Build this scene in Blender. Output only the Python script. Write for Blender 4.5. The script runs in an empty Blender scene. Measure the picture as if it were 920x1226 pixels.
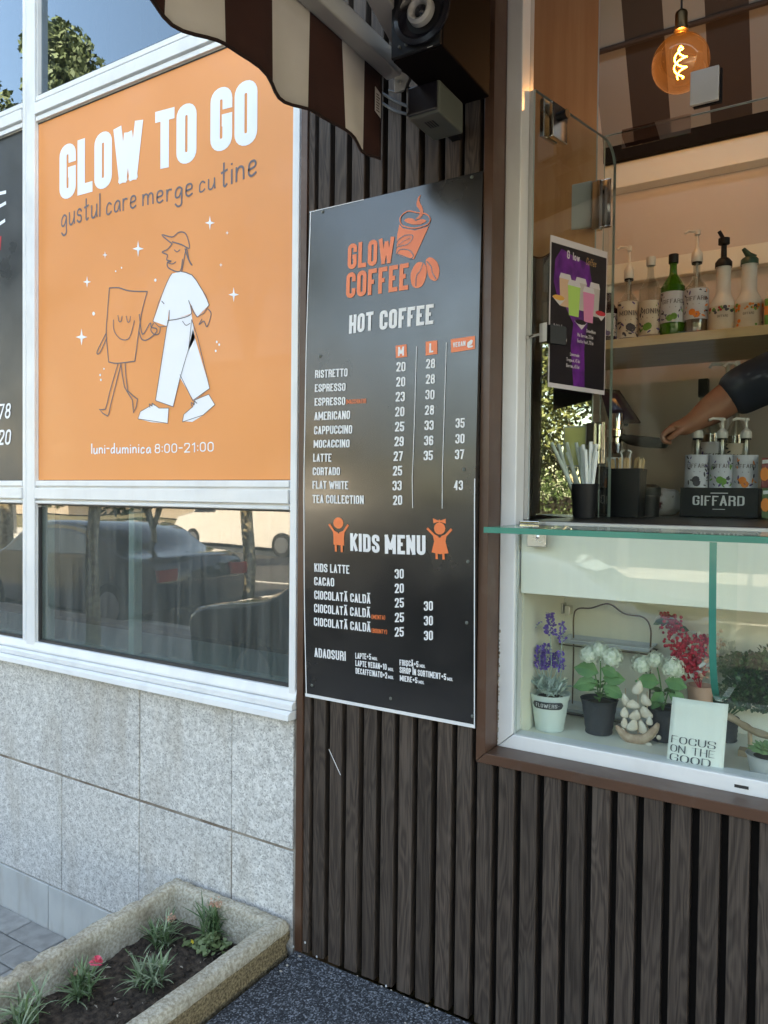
import bpy, bmesh, math, random
import numpy as np
from mathutils import Vector, Matrix, noise
random.seed(7)
S = bpy.context.scene
C = S.collection
R = math.radians

# ------------------------------------------------------------------ camera
CAM = Vector((0.0, -1.6, 1.512)); FPX = 910.0
def cam_axes(yaw, pitch, roll):
    f = Vector((-math.sin(yaw), math.cos(yaw), 0)); r = Vector((math.cos(yaw), math.sin(yaw), 0)); u = Vector((0, 0, 1))
    f2 = f*math.cos(pitch) - u*math.sin(pitch); u2 = u*math.cos(pitch) + f*math.sin(pitch)
    r3 = r*math.cos(roll) + u2*math.sin(roll); u3 = -r*math.sin(roll) + u2*math.cos(roll)
    return r3, u3, f2
AX = cam_axes(R(31.9), R(1.33), R(.614))
cd = bpy.data.cameras.new("Camera"); cam = bpy.data.objects.new("Camera", cd); C.objects.link(cam)
m3 = Matrix((AX[0], AX[1], -AX[2])).transposed()
cam.matrix_world = Matrix.Translation(CAM) @ m3.to_4x4()
cd.sensor_fit = 'VERTICAL'; cd.sensor_height = 36.0; cd.sensor_width = 27.0
cd.lens = FPX/1226*36.0; cd.clip_start = 0.02; cd.clip_end = 2000
S.camera = cam

# ------------------------------------------------------------------ world, sun, exposure
w = bpy.data.worlds.new("World"); S.world = w; w.use_nodes = True
nt = w.node_tree; bg = nt.nodes['Background']
sky = nt.nodes.new('ShaderNodeTexSky'); sky.sky_type = 'NISHITA'; sky.sun_disc = False
SUN_EL, SUN_AZ = 50.0, 12.0          # sun stands behind the building (towards +Y)
sky.sun_elevation = R(SUN_EL); sky.sun_rotation = R(SUN_AZ); sky.air_density = 1.0; sky.dust_density = 1.2
nt.links.new(sky.outputs[0], bg.inputs['Color']); bg.inputs['Strength'].default_value = 0.15
sl = bpy.data.lights.new("sun", 'SUN'); so = bpy.data.objects.new("sun", sl); C.objects.link(so)
sl.energy = 5.0; sl.angle = R(.5); sl.color = (1.0, .94, .85)
sd = Vector((math.sin(R(SUN_AZ))*math.cos(R(SUN_EL)), math.cos(R(SUN_AZ))*math.cos(R(SUN_EL)), math.sin(R(SUN_EL))))
so.rotation_euler = sd.to_track_quat('Z', 'Y').to_euler()
S.view_settings.view_transform = 'Standard'; S.view_settings.look = 'None'
S.view_settings.exposure = 2.95
try:
    S.view_settings.use_white_balance = True; S.view_settings.white_balance_temperature = 9000; S.view_settings.white_balance_tint = 8
except Exception: pass
S.view_settings.exposure = 2.95; S.view_settings.gamma = 1
S.cycles.max_bounces = 10; S.cycles.transparent_max_bounces = 24; S.cycles.caustics_reflective = False; S.cycles.caustics_refractive = False
S.cycles.sample_clamp_indirect = 6

# ------------------------------------------------------------------ pixel of the survey photo -> point on a known plane
def ray(u, v): return AX[0]*((u-460)/FPX) - AX[1]*((v-613)/FPX) + AX[2]
def at(u, v, Y=0.0):
    d = ray(u, v); return CAM + d*((Y-CAM.y)/d.y)
def atz(u, v, Z=0.0):
    d = ray(u, v); return CAM + d*((Z-CAM.z)/d.z)
def atx(u, v, X=0.0):
    d = ray(u, v); return CAM + d*((X-CAM.x)/d.x)
def atp(u, v, p, n):
    d = ray(u, v); return CAM + d*((p-CAM).dot(n)/d.dot(n))
def mirr(u, v, dist, Ym=.03):
    """where a thing stands that the window pane mirrors at this pixel"""
    p = CAM + ray(u, v)*dist; return Vector((p.x, 2*Ym-p.y, p.z))

# ------------------------------------------------------------------ materials
def srgb(r, g, b):
    f = lambda c: (c/255/12.92) if c/255 <= .04045 else ((c/255+.055)/1.055)**2.4
    return (f(r), f(g), f(b))
MATS = {}
def mat(name, col, rough=.6, metal=0.0, col2=None, scale=20, bump=0.0, bscale=None, spec=.5, detail=4, stretch=None, trans=0.0, emit=None, estr=1.0, coat=0.0, rvar=0.0, ramp=(.35, .65), alpha=None, rnd=0.0, sheen=0):
    m = bpy.data.materials.new(name); m.use_nodes = True; MATS[name] = m
    n = m.node_tree; L = n.links; b = n.nodes['Principled BSDF']
    b.inputs['Base Color'].default_value = (*col, 1); b.inputs['Roughness'].default_value = rough
    b.inputs['Metallic'].default_value = metal; b.inputs['Specular IOR Level'].default_value = spec
    b.inputs['Transmission Weight'].default_value = trans; b.inputs['Coat Weight'].default_value = coat
    b.inputs['Sheen Weight'].default_value = sheen
    if emit: b.inputs['Emission Color'].default_value = (*emit, 1); b.inputs['Emission Strength'].default_value = estr
    tc = n.nodes.new('ShaderNodeTexCoord'); vec = tc.outputs['Object']
    oi = n.nodes.new('ShaderNodeObjectInfo')
    add = n.nodes.new('ShaderNodeVectorMath'); add.operation = 'MULTIPLY_ADD'
    L.new(oi.outputs['Random'], add.inputs[0]); add.inputs[1].default_value = (37, 21, 53); L.new(vec, add.inputs[2]); vec = add.outputs[0]
    if stretch:
        mp = n.nodes.new('ShaderNodeMapping'); mp.inputs['Scale'].default_value = stretch; L.new(vec, mp.inputs[0]); vec = mp.outputs[0]
    csock = None
    if col2:
        t = n.nodes.new('ShaderNodeTexNoise'); t.inputs['Scale'].default_value = scale; t.inputs['Detail'].default_value = detail; L.new(vec, t.inputs['Vector'])
        r = n.nodes.new('ShaderNodeValToRGB'); r.color_ramp.elements[0].position = ramp[0]; r.color_ramp.elements[1].position = ramp[1]
        r.color_ramp.elements[0].color = (*col, 1); r.color_ramp.elements[1].color = (*col2, 1)
        L.new(t.outputs['Fac'], r.inputs[0]); csock = r.outputs[0]
    if rnd:
        hs = n.nodes.new('ShaderNodeHueSaturation')
        mr = n.nodes.new('ShaderNodeMapRange'); mr.inputs[3].default_value = 1-rnd; mr.inputs[4].default_value = 1+rnd
        L.new(oi.outputs['Random'], mr.inputs[0]); L.new(mr.outputs[0], hs.inputs['Value'])
        if csock: L.new(csock, hs.inputs['Color'])
        else: hs.inputs['Color'].default_value = (*col, 1)
        csock = hs.outputs[0]
    if csock: L.new(csock, b.inputs['Base Color'])
    if rvar:
        t2 = n.nodes.new('ShaderNodeTexNoise'); t2.inputs['Scale'].default_value = 6; t2.inputs['Detail'].default_value = 6; L.new(vec, t2.inputs['Vector'])
        mr2 = n.nodes.new('ShaderNodeMapRange'); mr2.inputs[1].default_value = .3; mr2.inputs[2].default_value = .7
        mr2.inputs[3].default_value = rough-rvar; mr2.inputs[4].default_value = rough+rvar; L.new(t2.outputs['Fac'], mr2.inputs[0]); L.new(mr2.outputs[0], b.inputs['Roughness'])
    if bump:
        t3 = n.nodes.new('ShaderNodeTexNoise'); t3.inputs['Scale'].default_value = bscale or scale; t3.inputs['Detail'].default_value = 5; L.new(vec, t3.inputs['Vector'])
        bp = n.nodes.new('ShaderNodeBump'); bp.inputs['Strength'].default_value = 1.0; bp.inputs['Distance'].default_value = bump
        L.new(t3.outputs['Fac'], bp.inputs['Height']); L.new(bp.outputs[0], b.inputs['Normal'])
    return m

def add_grime(m, col, amount=.5, axis='Z', scale=2.0, stretch=(14, 14, .7), lo=.5, hi=.75):
    """streaks / blotches of dirt mixed over the base colour"""
    n = m.node_tree; L = n.links; b = n.nodes['Principled BSDF']
    tc = n.nodes.new('ShaderNodeTexCoord'); geo = n.nodes.new('ShaderNodeNewGeometry')
    mp = n.nodes.new('ShaderNodeMapping'); mp.inputs['Scale'].default_value = stretch; L.new(geo.outputs['Position'], mp.inputs[0])
    t = n.nodes.new('ShaderNodeTexNoise'); t.inputs['Scale'].default_value = scale; t.inputs['Detail'].default_value = 6; L.new(mp.outputs[0], t.inputs['Vector'])
    mr = n.nodes.new('ShaderNodeMapRange'); mr.inputs[1].default_value = lo; mr.inputs[2].default_value = hi; mr.inputs[3].default_value = 0; mr.inputs[4].default_value = amount
    L.new(t.outputs['Fac'], mr.inputs[0])
    mx = n.nodes.new('ShaderNodeMixRGB'); L.new(mr.outputs[0], mx.inputs[0]); mx.inputs[2].default_value = (*col, 1)
    old = b.inputs['Base Color'].links[0].from_socket if b.inputs['Base Color'].links else None
    if old: L.new(old, mx.inputs[1])
    else: mx.inputs[1].default_value = b.inputs['Base Color'].default_value
    L.new(mx.outputs[0], b.inputs['Base Color']); return m

def glass(name, tint=(1, 1, 1), k=2.0, rough=0.0, f0=.04, wav=0.0, gtint=(1, 1, 1), dirt=0.0):
    """thin pane: see-through, mirrors more at a grazing view (front faces only)"""
    m = bpy.data.materials.new(name); m.use_nodes = True; MATS[name] = m
    n = m.node_tree; L = n.links; n.nodes.remove(n.nodes['Principled BSDF']); out = n.nodes['Material Output']
    lw = n.nodes.new('ShaderNodeLayerWeight'); lw.inputs['Blend'].default_value = .5
    p = n.nodes.new('ShaderNodeMath'); p.operation = 'POWER'; L.new(lw.outputs['Facing'], p.inputs[0]); p.inputs[1].default_value = 4.0
    a = n.nodes.new('ShaderNodeMath'); a.operation = 'MULTIPLY_ADD'; L.new(p.outputs[0], a.inputs[0]); a.inputs[1].default_value = (1-f0)*.5*k; a.inputs[2].default_value = f0*k; a.use_clamp = True
    g = n.nodes.new('ShaderNodeNewGeometry')
    s = n.nodes.new('ShaderNodeMath'); s.operation = 'SUBTRACT'; s.inputs[0].default_value = 1; L.new(g.outputs['Backfacing'], s.inputs[1])
    q = n.nodes.new('ShaderNodeMath'); q.operation = 'MULTIPLY'; L.new(a.outputs[0], q.inputs[0]); L.new(s.outputs[0], q.inputs[1])
    tr = n.nodes.new('ShaderNodeBsdfTransparent'); tr.inputs[0].default_value = (*tint, 1)
    gl = n.nodes.new('ShaderNodeBsdfGlossy'); gl.inputs['Roughness'].default_value = rough; gl.inputs['Color'].default_value = (*gtint, 1)
    if wav:
        tc = n.nodes.new('ShaderNodeTexCoord'); t = n.nodes.new('ShaderNodeTexNoise'); t.inputs['Scale'].default_value = 2.2; t.inputs['Detail'].default_value = 1
        L.new(tc.outputs['Object'], t.inputs['Vector']); bp = n.nodes.new('ShaderNodeBump'); bp.inputs['Strength'].default_value = 1; bp.inputs['Distance'].default_value = wav
        L.new(t.outputs['Fac'], bp.inputs['Height']); L.new(bp.outputs[0], gl.inputs['Normal'])
    mx = n.nodes.new('ShaderNodeMixShader'); L.new(q.outputs[0], mx.inputs[0]); L.new(tr.outputs[0], mx.inputs[1]); L.new(gl.outputs[0], mx.inputs[2])
    last = mx.outputs[0]
    if dirt:
        df = n.nodes.new('ShaderNodeBsdfDiffuse'); df.inputs[0].default_value = (.55, .55, .52, 1)
        geo = n.nodes.new('ShaderNodeNewGeometry'); mp = n.nodes.new('ShaderNodeMapping'); mp.inputs['Scale'].default_value = (30, 1, 1.2); L.new(geo.outputs['Position'], mp.inputs[0])
        t = n.nodes.new('ShaderNodeTexNoise'); t.inputs['Scale'].default_value = 2; t.inputs['Detail'].default_value = 5; L.new(mp.outputs[0], t.inputs['Vector'])
        mr = n.nodes.new('ShaderNodeMapRange'); mr.inputs[1].default_value = .35; mr.inputs[2].default_value = .75; mr.inputs[3].default_value = dirt*.35; mr.inputs[4].default_value = dirt
        L.new(t.outputs['Fac'], mr.inputs[0]); m2 = n.nodes.new('ShaderNodeMixShader'); L.new(mr.outputs[0], m2.inputs[0]); L.new(last, m2.inputs[1]); L.new(df.outputs[0], m2.inputs[2]); last = m2.outputs[0]
    L.new(last, out.inputs[0]); return m

def glow_glass(m, col, f):
    n = m.node_tree; L = n.links; out = n.nodes['Material Output']; old = out.inputs[0].links[0].from_socket; t = n.nodes.new('ShaderNodeBsdfTranslucent'); t.inputs[0].default_value = (*col, 1); mx = n.nodes.new('ShaderNodeMixShader'); mx.inputs[0].default_value = f; L.new(old, mx.inputs[1]); L.new(t.outputs[0], mx.inputs[2]); L.new(mx.outputs[0], out.inputs[0])
def granite(name, ca, cb, cc, scale=150, bump=.0004, rnd=.05):
    m = mat(name, ca, .55, bump=bump, bscale=scale, rnd=0); n = m.node_tree; L = n.links; b = n.nodes['Principled BSDF']
    tc = n.nodes.new('ShaderNodeTexCoord'); oi = n.nodes.new('ShaderNodeObjectInfo')
    add = n.nodes.new('ShaderNodeVectorMath'); add.operation = 'MULTIPLY_ADD'; L.new(oi.outputs['Random'], add.inputs[0]); add.inputs[1].default_value = (7, 3, 5); L.new(tc.outputs['Object'], add.inputs[2])
    v = n.nodes.new('ShaderNodeTexVoronoi'); v.inputs['Scale'].default_value = scale; L.new(add.outputs[0], v.inputs['Vector'])
    sp = n.nodes.new('ShaderNodeSeparateColor'); L.new(v.outputs['Color'], sp.inputs[0])
    r = n.nodes.new('ShaderNodeValToRGB'); e = r.color_ramp.elements; e[0].position = .0; e[0].color = (*cc, 1); e[1].position = .95; e[1].color = (*cb, 1)
    x = e.new(.3); x.color = (*ca, 1); x = e.new(.12); x.color = (*[c*.75 for c in ca], 1)
    L.new(sp.outputs[0], r.inputs[0])
    t = n.nodes.new('ShaderNodeTexNoise'); t.inputs['Scale'].default_value = 55; t.inputs['Detail'].default_value = 3; L.new(add.outputs[0], t.inputs['Vector'])
    mr = n.nodes.new('ShaderNodeMapRange'); mr.inputs[1].default_value = .3; mr.inputs[2].default_value = .7; mr.inputs[3].default_value = .8; mr.inputs[4].default_value = 1.18; L.new(t.outputs['Fac'], mr.inputs[0])
    rr = n.nodes.new('ShaderNodeMapRange'); rr.inputs[3].default_value = 1-rnd; rr.inputs[4].default_value = 1+rnd; L.new(oi.outputs['Random'], rr.inputs[0])
    mm = n.nodes.new('ShaderNodeMath'); mm.operation = 'MULTIPLY'; L.new(mr.outputs[0], mm.inputs[0]); L.new(rr.outputs[0], mm.inputs[1])
    hs = n.nodes.new('ShaderNodeHueSaturation'); L.new(r.outputs[0], hs.inputs['Color']); L.new(mm.outputs[0], hs.inputs['Value'])
    L.new(hs.outputs[0], b.inputs['Base Color']); return m

M = MATS
granite('granite', (.53, .52, .50), (.68, .67, .65), (.34, .335, .325), scale=240, rnd=.07); add_grime(M['granite'], (.30, .245, .18), .5, scale=1.6, stretch=(5, 5, 1.2), lo=.52, hi=.78)
mat('skirting_stone', (.46, .47, .46), .6, col2=(.53, .54, .52), scale=9, bump=.0004, bscale=200, rnd=.04); add_grime(M['skirting_stone'], (.30, .24, .17), .4, scale=2.5, stretch=(8, 8, 2))
mat('mortar', (.17, .13, .10), .9, col2=(.36, .32, .27), scale=14, bump=.002)
mat('paver', (.23, .225, .215), .85, col2=(.31, .305, .29), scale=25, bump=.0012, bscale=180, rnd=.13)
mat('paver_joint', (.10, .09, .075), .95, col2=(.05, .05, .045), scale=60, bump=.002)
mat('white_frame', (.71, .72, .73), .38, col2=(.77, .78, .785), scale=5, rvar=.08, spec=.5); add_grime(M['white_frame'], (.42, .41, .40), .22, scale=2.2, stretch=(6, 6, 3))
mat('gasket', (.03, .03, .03), .6)
mat('orange_film', (.79, .288, .088), .42, col2=(.82, .306, .098), scale=3, rvar=.08, bump=.0012, bscale=5, coat=.12)
mat('white_film', (.80, .82, .88), .45); mat('ink', (.13, .115, .13), .5); mat('black_film', (.022, .024, .028), .35, col2=(.04, .042, .046), scale=5, rvar=.1)
mat('red_film', (.55, .02, .03), .45)
mat('brown_metal', (.075, .036, .022), .38, col2=(.10, .048, .030), scale=4, rvar=.08, spec=.5); add_grime(M['brown_metal'], (.19, .15, .12), .25, scale=6, stretch=(3, 3, 3), lo=.55)
mat('dark_backing', (.011, .008, .007), .85, spec=.2)
mat('sign_board', (.014, .014, .0145), .23, col2=(.023, .022, .022), scale=7, rvar=.06, spec=.95, bump=.0009, bscale=3.2)
mat('sign_edge', (.72, .72, .73), .5); mat('sign_white', (.75, .75, .77), .45); mat('sign_orange', (.85, .20, .07), .38)
mat('steel', (.55, .55, .55), .28, metal=1, rvar=.08); mat('chrome', (.75, .73, .70), .08, metal=1)
mat('awning_white', (.60, .565, .55), .9, col2=(.68, .645, .63), scale=6); mat('satin', (.42, .42, .41), .3, metal=.3); mat('awning_brown', (.035, .010, .008), .9, col2=(.05, .015, .010), scale=6, bump=.0006, bscale=400)
mat('awning_hem', (.02, .007, .006), .9); mat('arm_white', (.46, .45, .44), .35, rvar=.06)
mat('black_plastic', (.008, .008, .009), .5, spec=.3, bump=.0002, bscale=500); mat('grey_plastic', (.10, .11, .097), .5); mat('lens_black', (.012, .012, .018), .22)
mat('reflection_yellow', (.80, .80, .32), .3); mat('straw_paper', (.78, .84, .82), .5); mat('clamp_sky_tone', (.74, .76, .74), .25, metal=.2); mat('white_plastic', (.62, .60, .57), .4, bump=.0002, bscale=300); mat('cable', (.012, .012, .012), .5)  # clamp tones: mirrored sky and yellow reflection put into the base colour
mat('speaker_side', (.005, .003, .003), .7, spec=.08)
mat('concrete', (.32, .275, .205), .95, col2=(.55, .505, .41), scale=130, bump=.004, bscale=210, detail=9, ramp=(.34, .64)); add_grime(M['concrete'], (.15, .105, .055), .62, scale=9, stretch=(1, 1, 1.6), lo=.46, hi=.74)
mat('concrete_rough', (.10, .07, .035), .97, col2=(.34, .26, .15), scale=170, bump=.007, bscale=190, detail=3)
mat('soil', (.030, .021, .015), 1, col2=(.11, .08, .058), scale=60, bump=.008, bscale=90, detail=8, ramp=(.4, .75))
mat('carpet', (.022, .026, .034), .95, bump=.003, bscale=330)
def wood():
    m = mat('slat_wood', (.05, .04, .034), .66, rvar=.07, spec=.28); n = m.node_tree; L = n.links; b = n.nodes['Principled BSDF']
    tc = n.nodes.new('ShaderNodeTexCoord'); oi = n.nodes.new('ShaderNodeObjectInfo')
    add = n.nodes.new('ShaderNodeVectorMath'); add.operation = 'MULTIPLY_ADD'; L.new(oi.outputs['Random'], add.inputs[0]); add.inputs[1].default_value = (3.1, 5.7, 29); L.new(tc.outputs['Object'], add.inputs[2])
    mp = n.nodes.new('ShaderNodeMapping'); mp.inputs['Scale'].default_value = (1, 1, .11); L.new(add.outputs[0], mp.inputs[0])
    # cathedral figure: rings of a distorted wave seen as long arches
    t = n.nodes.new('ShaderNodeTexNoise'); t.inputs['Scale'].default_value = 26; t.inputs['Detail'].default_value = 2.0; t.inputs['Distortion'].default_value = .6; L.new(mp.outputs[0], t.inputs['Vector'])
    ml = n.nodes.new('ShaderNodeMath'); ml.operation = 'MULTIPLY'; L.new(t.outputs['Fac'], ml.inputs[0]); ml.inputs[1].default_value = 60
    sn = n.nodes.new('ShaderNodeMath'); sn.operation = 'SINE'; L.new(ml.outputs[0], sn.inputs[0])
    mp2 = n.nodes.new('ShaderNodeMapping'); mp2.inputs['Scale'].default_value = (1, 1, .02); L.new(add.outputs[0], mp2.inputs[0])
    f = n.nodes.new('ShaderNodeTexNoise'); f.inputs['Scale'].default_value = 420; f.inputs['Detail'].default_value = 3; L.new(mp2.outputs[0], f.inputs['Vector'])
    a = n.nodes.new('ShaderNodeMath'); a.operation = 'MULTIPLY_ADD'; L.new(sn.outputs[0], a.inputs[0]); a.inputs[1].default_value = .17; L.new(f.outputs['Fac'], a.inputs[2])
    r = n.nodes.new('ShaderNodeValToRGB'); e = r.color_ramp.elements; e[0].position = .22; e[0].color = (.031, .022, .018, 1); e[1].position = .88; e[1].color = (.092, .068, .055, 1); x = e.new(.5); x.color = (.058, .0425, .0345, 1)
    L.new(a.outputs[0], r.inputs[0])
    rr = n.nodes.new('ShaderNodeMapRange'); rr.inputs[3].default_value = .78; rr.inputs[4].default_value = 1.2; L.new(oi.outputs['Random'], rr.inputs[0])
    hs = n.nodes.new('ShaderNodeHueSaturation'); L.new(r.outputs[0], hs.inputs['Color']); L.new(rr.outputs[0], hs.inputs['Value']); L.new(hs.outputs[0], b.inputs['Base Color'])
    bp = n.nodes.new('ShaderNodeBump'); bp.inputs['Distance'].default_value = .0005; bp.inputs['Strength'].default_value = 1; L.new(a.outputs[0], bp.inputs['Height']); L.new(bp.outputs[0], b.inputs['Normal'])
wood()
add_grime(M['slat_wood'], (.16, .14, .12), .22, scale=3.0, stretch=(9, 9, 1.3), lo=.55, hi=.85)
def speckle(m, cols, scale=260):
    n = m.node_tree; L = n.links; b = n.nodes['Principled BSDF']; tc = n.nodes.new('ShaderNodeTexCoord')
    v = n.nodes.new('ShaderNodeTexVoronoi'); v.inputs['Scale'].default_value = scale; L.new(tc.outputs['Object'], v.inputs['Vector'])
    sp = n.nodes.new('ShaderNodeSeparateColor'); L.new(v.outputs['Color'], sp.inputs[0]); r = n.nodes.new('ShaderNodeValToRGB'); r.color_ramp.interpolation = 'LINEAR'
    e = r.color_ramp.elements; e[0].position = .25; e[0].color = (*cols[0], 1); e[1].position = 1; e[1].color = (*cols[2], 1); x = e.new(.7); x.color = (*cols[1], 1)
    L.new(sp.outputs[1], r.inputs[0]); L.new(r.outputs[0], b.inputs['Base Color'])
speckle(M['carpet'], ((.017, .019, .023), (.065, .073, .086), (.25, .27, .30)))
glass('window_glass', (.60, .69, .67), k=2.7, wav=.0012, rough=.012, dirt=.15)
glass('upper_glass', (.30, .36, .40), k=3.6, wav=.0010, dirt=.015, gtint=(.70, .87, 1.0))
glass('clear_glass', (.93, .96, .94), k=1.5)
glass('vitrine_glass', (.965, .99, .978), k=1.2, wav=.0004, dirt=.02)
glass('screen_glass', (.95, .97, .96), k=.10)
glass('bottle_glass', (.80, .82, .80), k=2.5)
glass('bulb_glass', (1.0, .80, .60), k=2.5, gtint=(1, .8, .6)); glow_glass(M['bulb_glass'], (1, .45, .14), .006)
mat('glass_edge', (.02, .17, .13), .15, spec=.8, col2=(.03, .23, .18), scale=4)
mat('glass_edge_pale', (.42, .47, .46), .2, spec=.8)
glass('mirror_pane', (.10, .09, .08), k=7.5, f0=.065, gtint=(1, .95, .88), wav=.0006)
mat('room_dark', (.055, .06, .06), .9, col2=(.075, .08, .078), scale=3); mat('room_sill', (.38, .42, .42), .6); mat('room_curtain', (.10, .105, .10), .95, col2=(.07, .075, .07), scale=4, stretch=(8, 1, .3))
mat('plaster', (.55, .53, .48), .9, col2=(.48, .46, .42), scale=3, bump=.002, bscale=80)
mat('cream_wall', (.62, .54, .49), .7, col2=(.65, .57, .52), scale=3); mat('cream_board', (.82, .80, .72), .45, col2=(.84, .82, .74), scale=4)
mat('cabinet_inside', (.80, .78, .66), .55, col2=(.83, .81, .69), scale=5); mat('shelf_wood', (.50, .36, .20), .5, col2=(.56, .42, .25), scale=8, stretch=(1, 6, 6))
mat('counter_dark', (.015, .015, .016), .3); mat('reflection_grey', (.22, .21, .20), .9); mat('reflection_brown', (.036, .025, .021), .9)  # grey and brown stripe pair: reflected awning put into colour
# ------------------------------------------------------------------ mesh helpers
def tag(o, label=None, cat=None, group=None, kind=None):
    if label: o['label'] = label
    if cat: o['category'] = cat
    if group: o['group'] = group
    if kind: o['kind'] = kind
    return o
def thing(name, label, cat, loc=(0, 0, 0), group=None, rot=(0, 0, 0)):
    o = bpy.data.objects.new(name, None); o.empty_display_size = .05; C.objects.link(o); o.location = loc; o.rotation_euler = rot
    return tag(o, label, cat, group)
def copy_tree(o, parent=None):
    c = o.copy(); C.objects.link(c)
    if parent:
        c.parent = parent
        c.matrix_parent_inverse = o.matrix_parent_inverse
    for ch in list(o.children): copy_tree(ch, c)
    return c
class MB:
    def __init__(s): s.v = []; s.f = []; s.m = []; s.mats = []; s.lift = 0
    def mi(s, m):
        m = M[m] if isinstance(m, str) else m
        if m not in s.mats: s.mats.append(m)
        return s.mats.index(m)
    def add(s, vs, fs, m):
        k = len(s.v); i = s.mi(m); s.v += [tuple(p) for p in vs]
        for f in fs: s.f.append([a+k for a in f]); s.m.append(i)
        return s
    def box(s, x0, x1, y0, y1, z0, z1, m):
        vs = [(x, y, z) for z in (z0, z1) for y in (y0, y1) for x in (x0, x1)]
        return s.add(vs, [(0, 2, 3, 1), (4, 5, 7, 6), (0, 1, 5, 4), (2, 6, 7, 3), (0, 4, 6, 2), (1, 3, 7, 5)], m)
    def prism(s, poly, vec, m, caps=True):
        """poly: 3-D points of one face, swept along vec"""
        n = len(poly); vec = Vector(vec); P = [Vector(p) for p in poly]
        vs = P+[p+vec for p in P]; fs = [(i, (i+1) % n, (i+1) % n+n, i+n) for i in range(n)]
        if caps: fs += [tuple(range(n-1, -1, -1)), tuple(range(n, 2*n))]
        return s.add(vs, fs, m)
    def tube(s, pts, r, m, seg=8, closed=False, caps=True):
        P = [Vector(p) for p in pts]; n = len(P); rs = r if isinstance(r, (list, tuple)) else [r]*n
        up = None; vs = []
        for i in range(n):
            a = P[(i-1) % n] if (closed or i > 0) else P[i]; b = P[(i+1) % n] if (closed or i < n-1) else P[i]
            t = (b-a)
            if t.length < 1e-9: t = Vector((0, 0, 1))
            t.normalize()
            if up is None: up = Vector((0, 0, 1)) if abs(t.z) < .9 else Vector((1, 0, 0))
            u = up - t*up.dot(t)
            if u.length < 1e-6: u = Vector((1, 0, 0)) - t*t.x
            u.normalize(); up = u; v = t.cross(u)
            for k in range(seg):
                an = 2*math.pi*k/seg; vs.append(P[i]+(u*math.cos(an)+v*math.sin(an))*rs[i])
        fs = []
        for i in range(n if closed else n-1):
            j = (i+1) % n
            for k in range(seg): fs.append((i*seg+k, i*seg+(k+1) % seg, j*seg+(k+1) % seg, j*seg+k))
        if caps and not closed: fs += [tuple(range(seg-1, -1, -1)), tuple((n-1)*seg+k for k in range(seg))]
        return s.add(vs, fs, m)
    def lathe(s, prof, m, seg=24, c=(0, 0, 0), a0=0, a1=2*math.pi):
        """prof: (r, z) pairs"""
        full = abs(a1-a0-2*math.pi) < 1e-6; ns = seg if full else seg+1; vs = []
        for (r, z) in prof:
            for k in range(ns):
                an = a0+(a1-a0)*k/seg; vs.append((c[0]+r*math.cos(an), c[1]+r*math.sin(an), c[2]+z))
        fs = []
        for i in range(len(prof)-1):
            for k in range(seg):
                k2 = (k+1) % ns; fs.append((i*ns+k, i*ns+k2, (i+1)*ns+k2, (i+1)*ns+k))
        return s.add(vs, fs, m)
    def ball(s, c, r, m, seg=10, rings=6, sc=(1, 1, 1)):
        vs = []; fs = []
        for i in range(rings+1):
            th = math.pi*i/rings
            for k in range(seg):
                an = 2*math.pi*k/seg; vs.append((c[0]+r*sc[0]*math.sin(th)*math.cos(an), c[1]+r*sc[1]*math.sin(th)*math.sin(an), c[2]-r*sc[2]*math.cos(th)))
        for i in range(rings):
            for k in range(seg): fs.append((i*seg+k, i*seg+(k+1) % seg, (i+1)*seg+(k+1) % seg, (i+1)*seg+k))
        return s.add(vs, fs, m)
    def ribbon(s, pts, wd, m, mapf, closed=False, cap=.5, pen=None):
        """flat stroke: pts in 2-D, mapf(x, y, lift) -> 3-D"""
        P = []
        for p in pts:
            if not P or (abs(p[0]-P[-1][0])+abs(p[1]-P[-1][1])) > 1e-7: P.append(p)
        if closed and len(P) > 2 and abs(P[0][0]-P[-1][0])+abs(P[0][1]-P[-1][1]) < 1e-7: P.pop()
        n = len(P)
        if n < 2: return s
        if not closed and cap:
            def ext(a, b, cap):
                d = math.hypot(a[0]-b[0], a[1]-b[1]); return (a[0]+(a[0]-b[0])/d*wd*cap, a[1]+(a[1]-b[1])/d*wd*cap)
            ca, cb = cap if isinstance(cap, tuple) else (cap, cap)
            a = ext(P[0], P[1], ca); b = ext(P[-1], P[-2], cb); P[0] = a; P[-1] = b
        L_ = []; R_ = []
        for i in range(n):
            a = P[(i-1) % n] if (closed or i > 0) else None; b = P[(i+1) % n] if (closed or i < n-1) else None
            d1 = None if a is None else (P[i][0]-a[0], P[i][1]-a[1]); d2 = None if b is None else (b[0]-P[i][0], b[1]-P[i][1])
            d1 = d1 or d2; d2 = d2 or d1
            l1 = math.hypot(*d1) or 1; l2 = math.hypot(*d2) or 1
            n1 = (-d1[1]/l1, d1[0]/l1); n2 = (-d2[1]/l2, d2[0]/l2); nx, ny = n1[0]+n2[0], n1[1]+n2[1]; l = math.hypot(nx, ny)
            if l < 1e-6: nx, ny, l = n1[0], n1[1], 1
            nx /= l; ny /= l; c = max(.68, nx*n1[0]+ny*n1[1]); hw = wd/2
            if pen:
                dy = abs((d1[1]/l1+d2[1]/l2)/2); hw *= pen+(1-pen)*dy
            hw /= c; L_.append((P[i][0]+nx*hw, P[i][1]+ny*hw)); R_.append((P[i][0]-nx*hw, P[i][1]-ny*hw))
        s.lift = (s.lift+1) % 12; lf = s.lift*6e-5
        vs = [mapf(x, y, lf) for x, y in L_]+[mapf(x, y, lf) for x, y in R_]
        fs = [(i, (i+1) % n, (i+1) % n+n, i+n) for i in range(n if closed else n-1)]
        return s.add(vs, fs, m)
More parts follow.
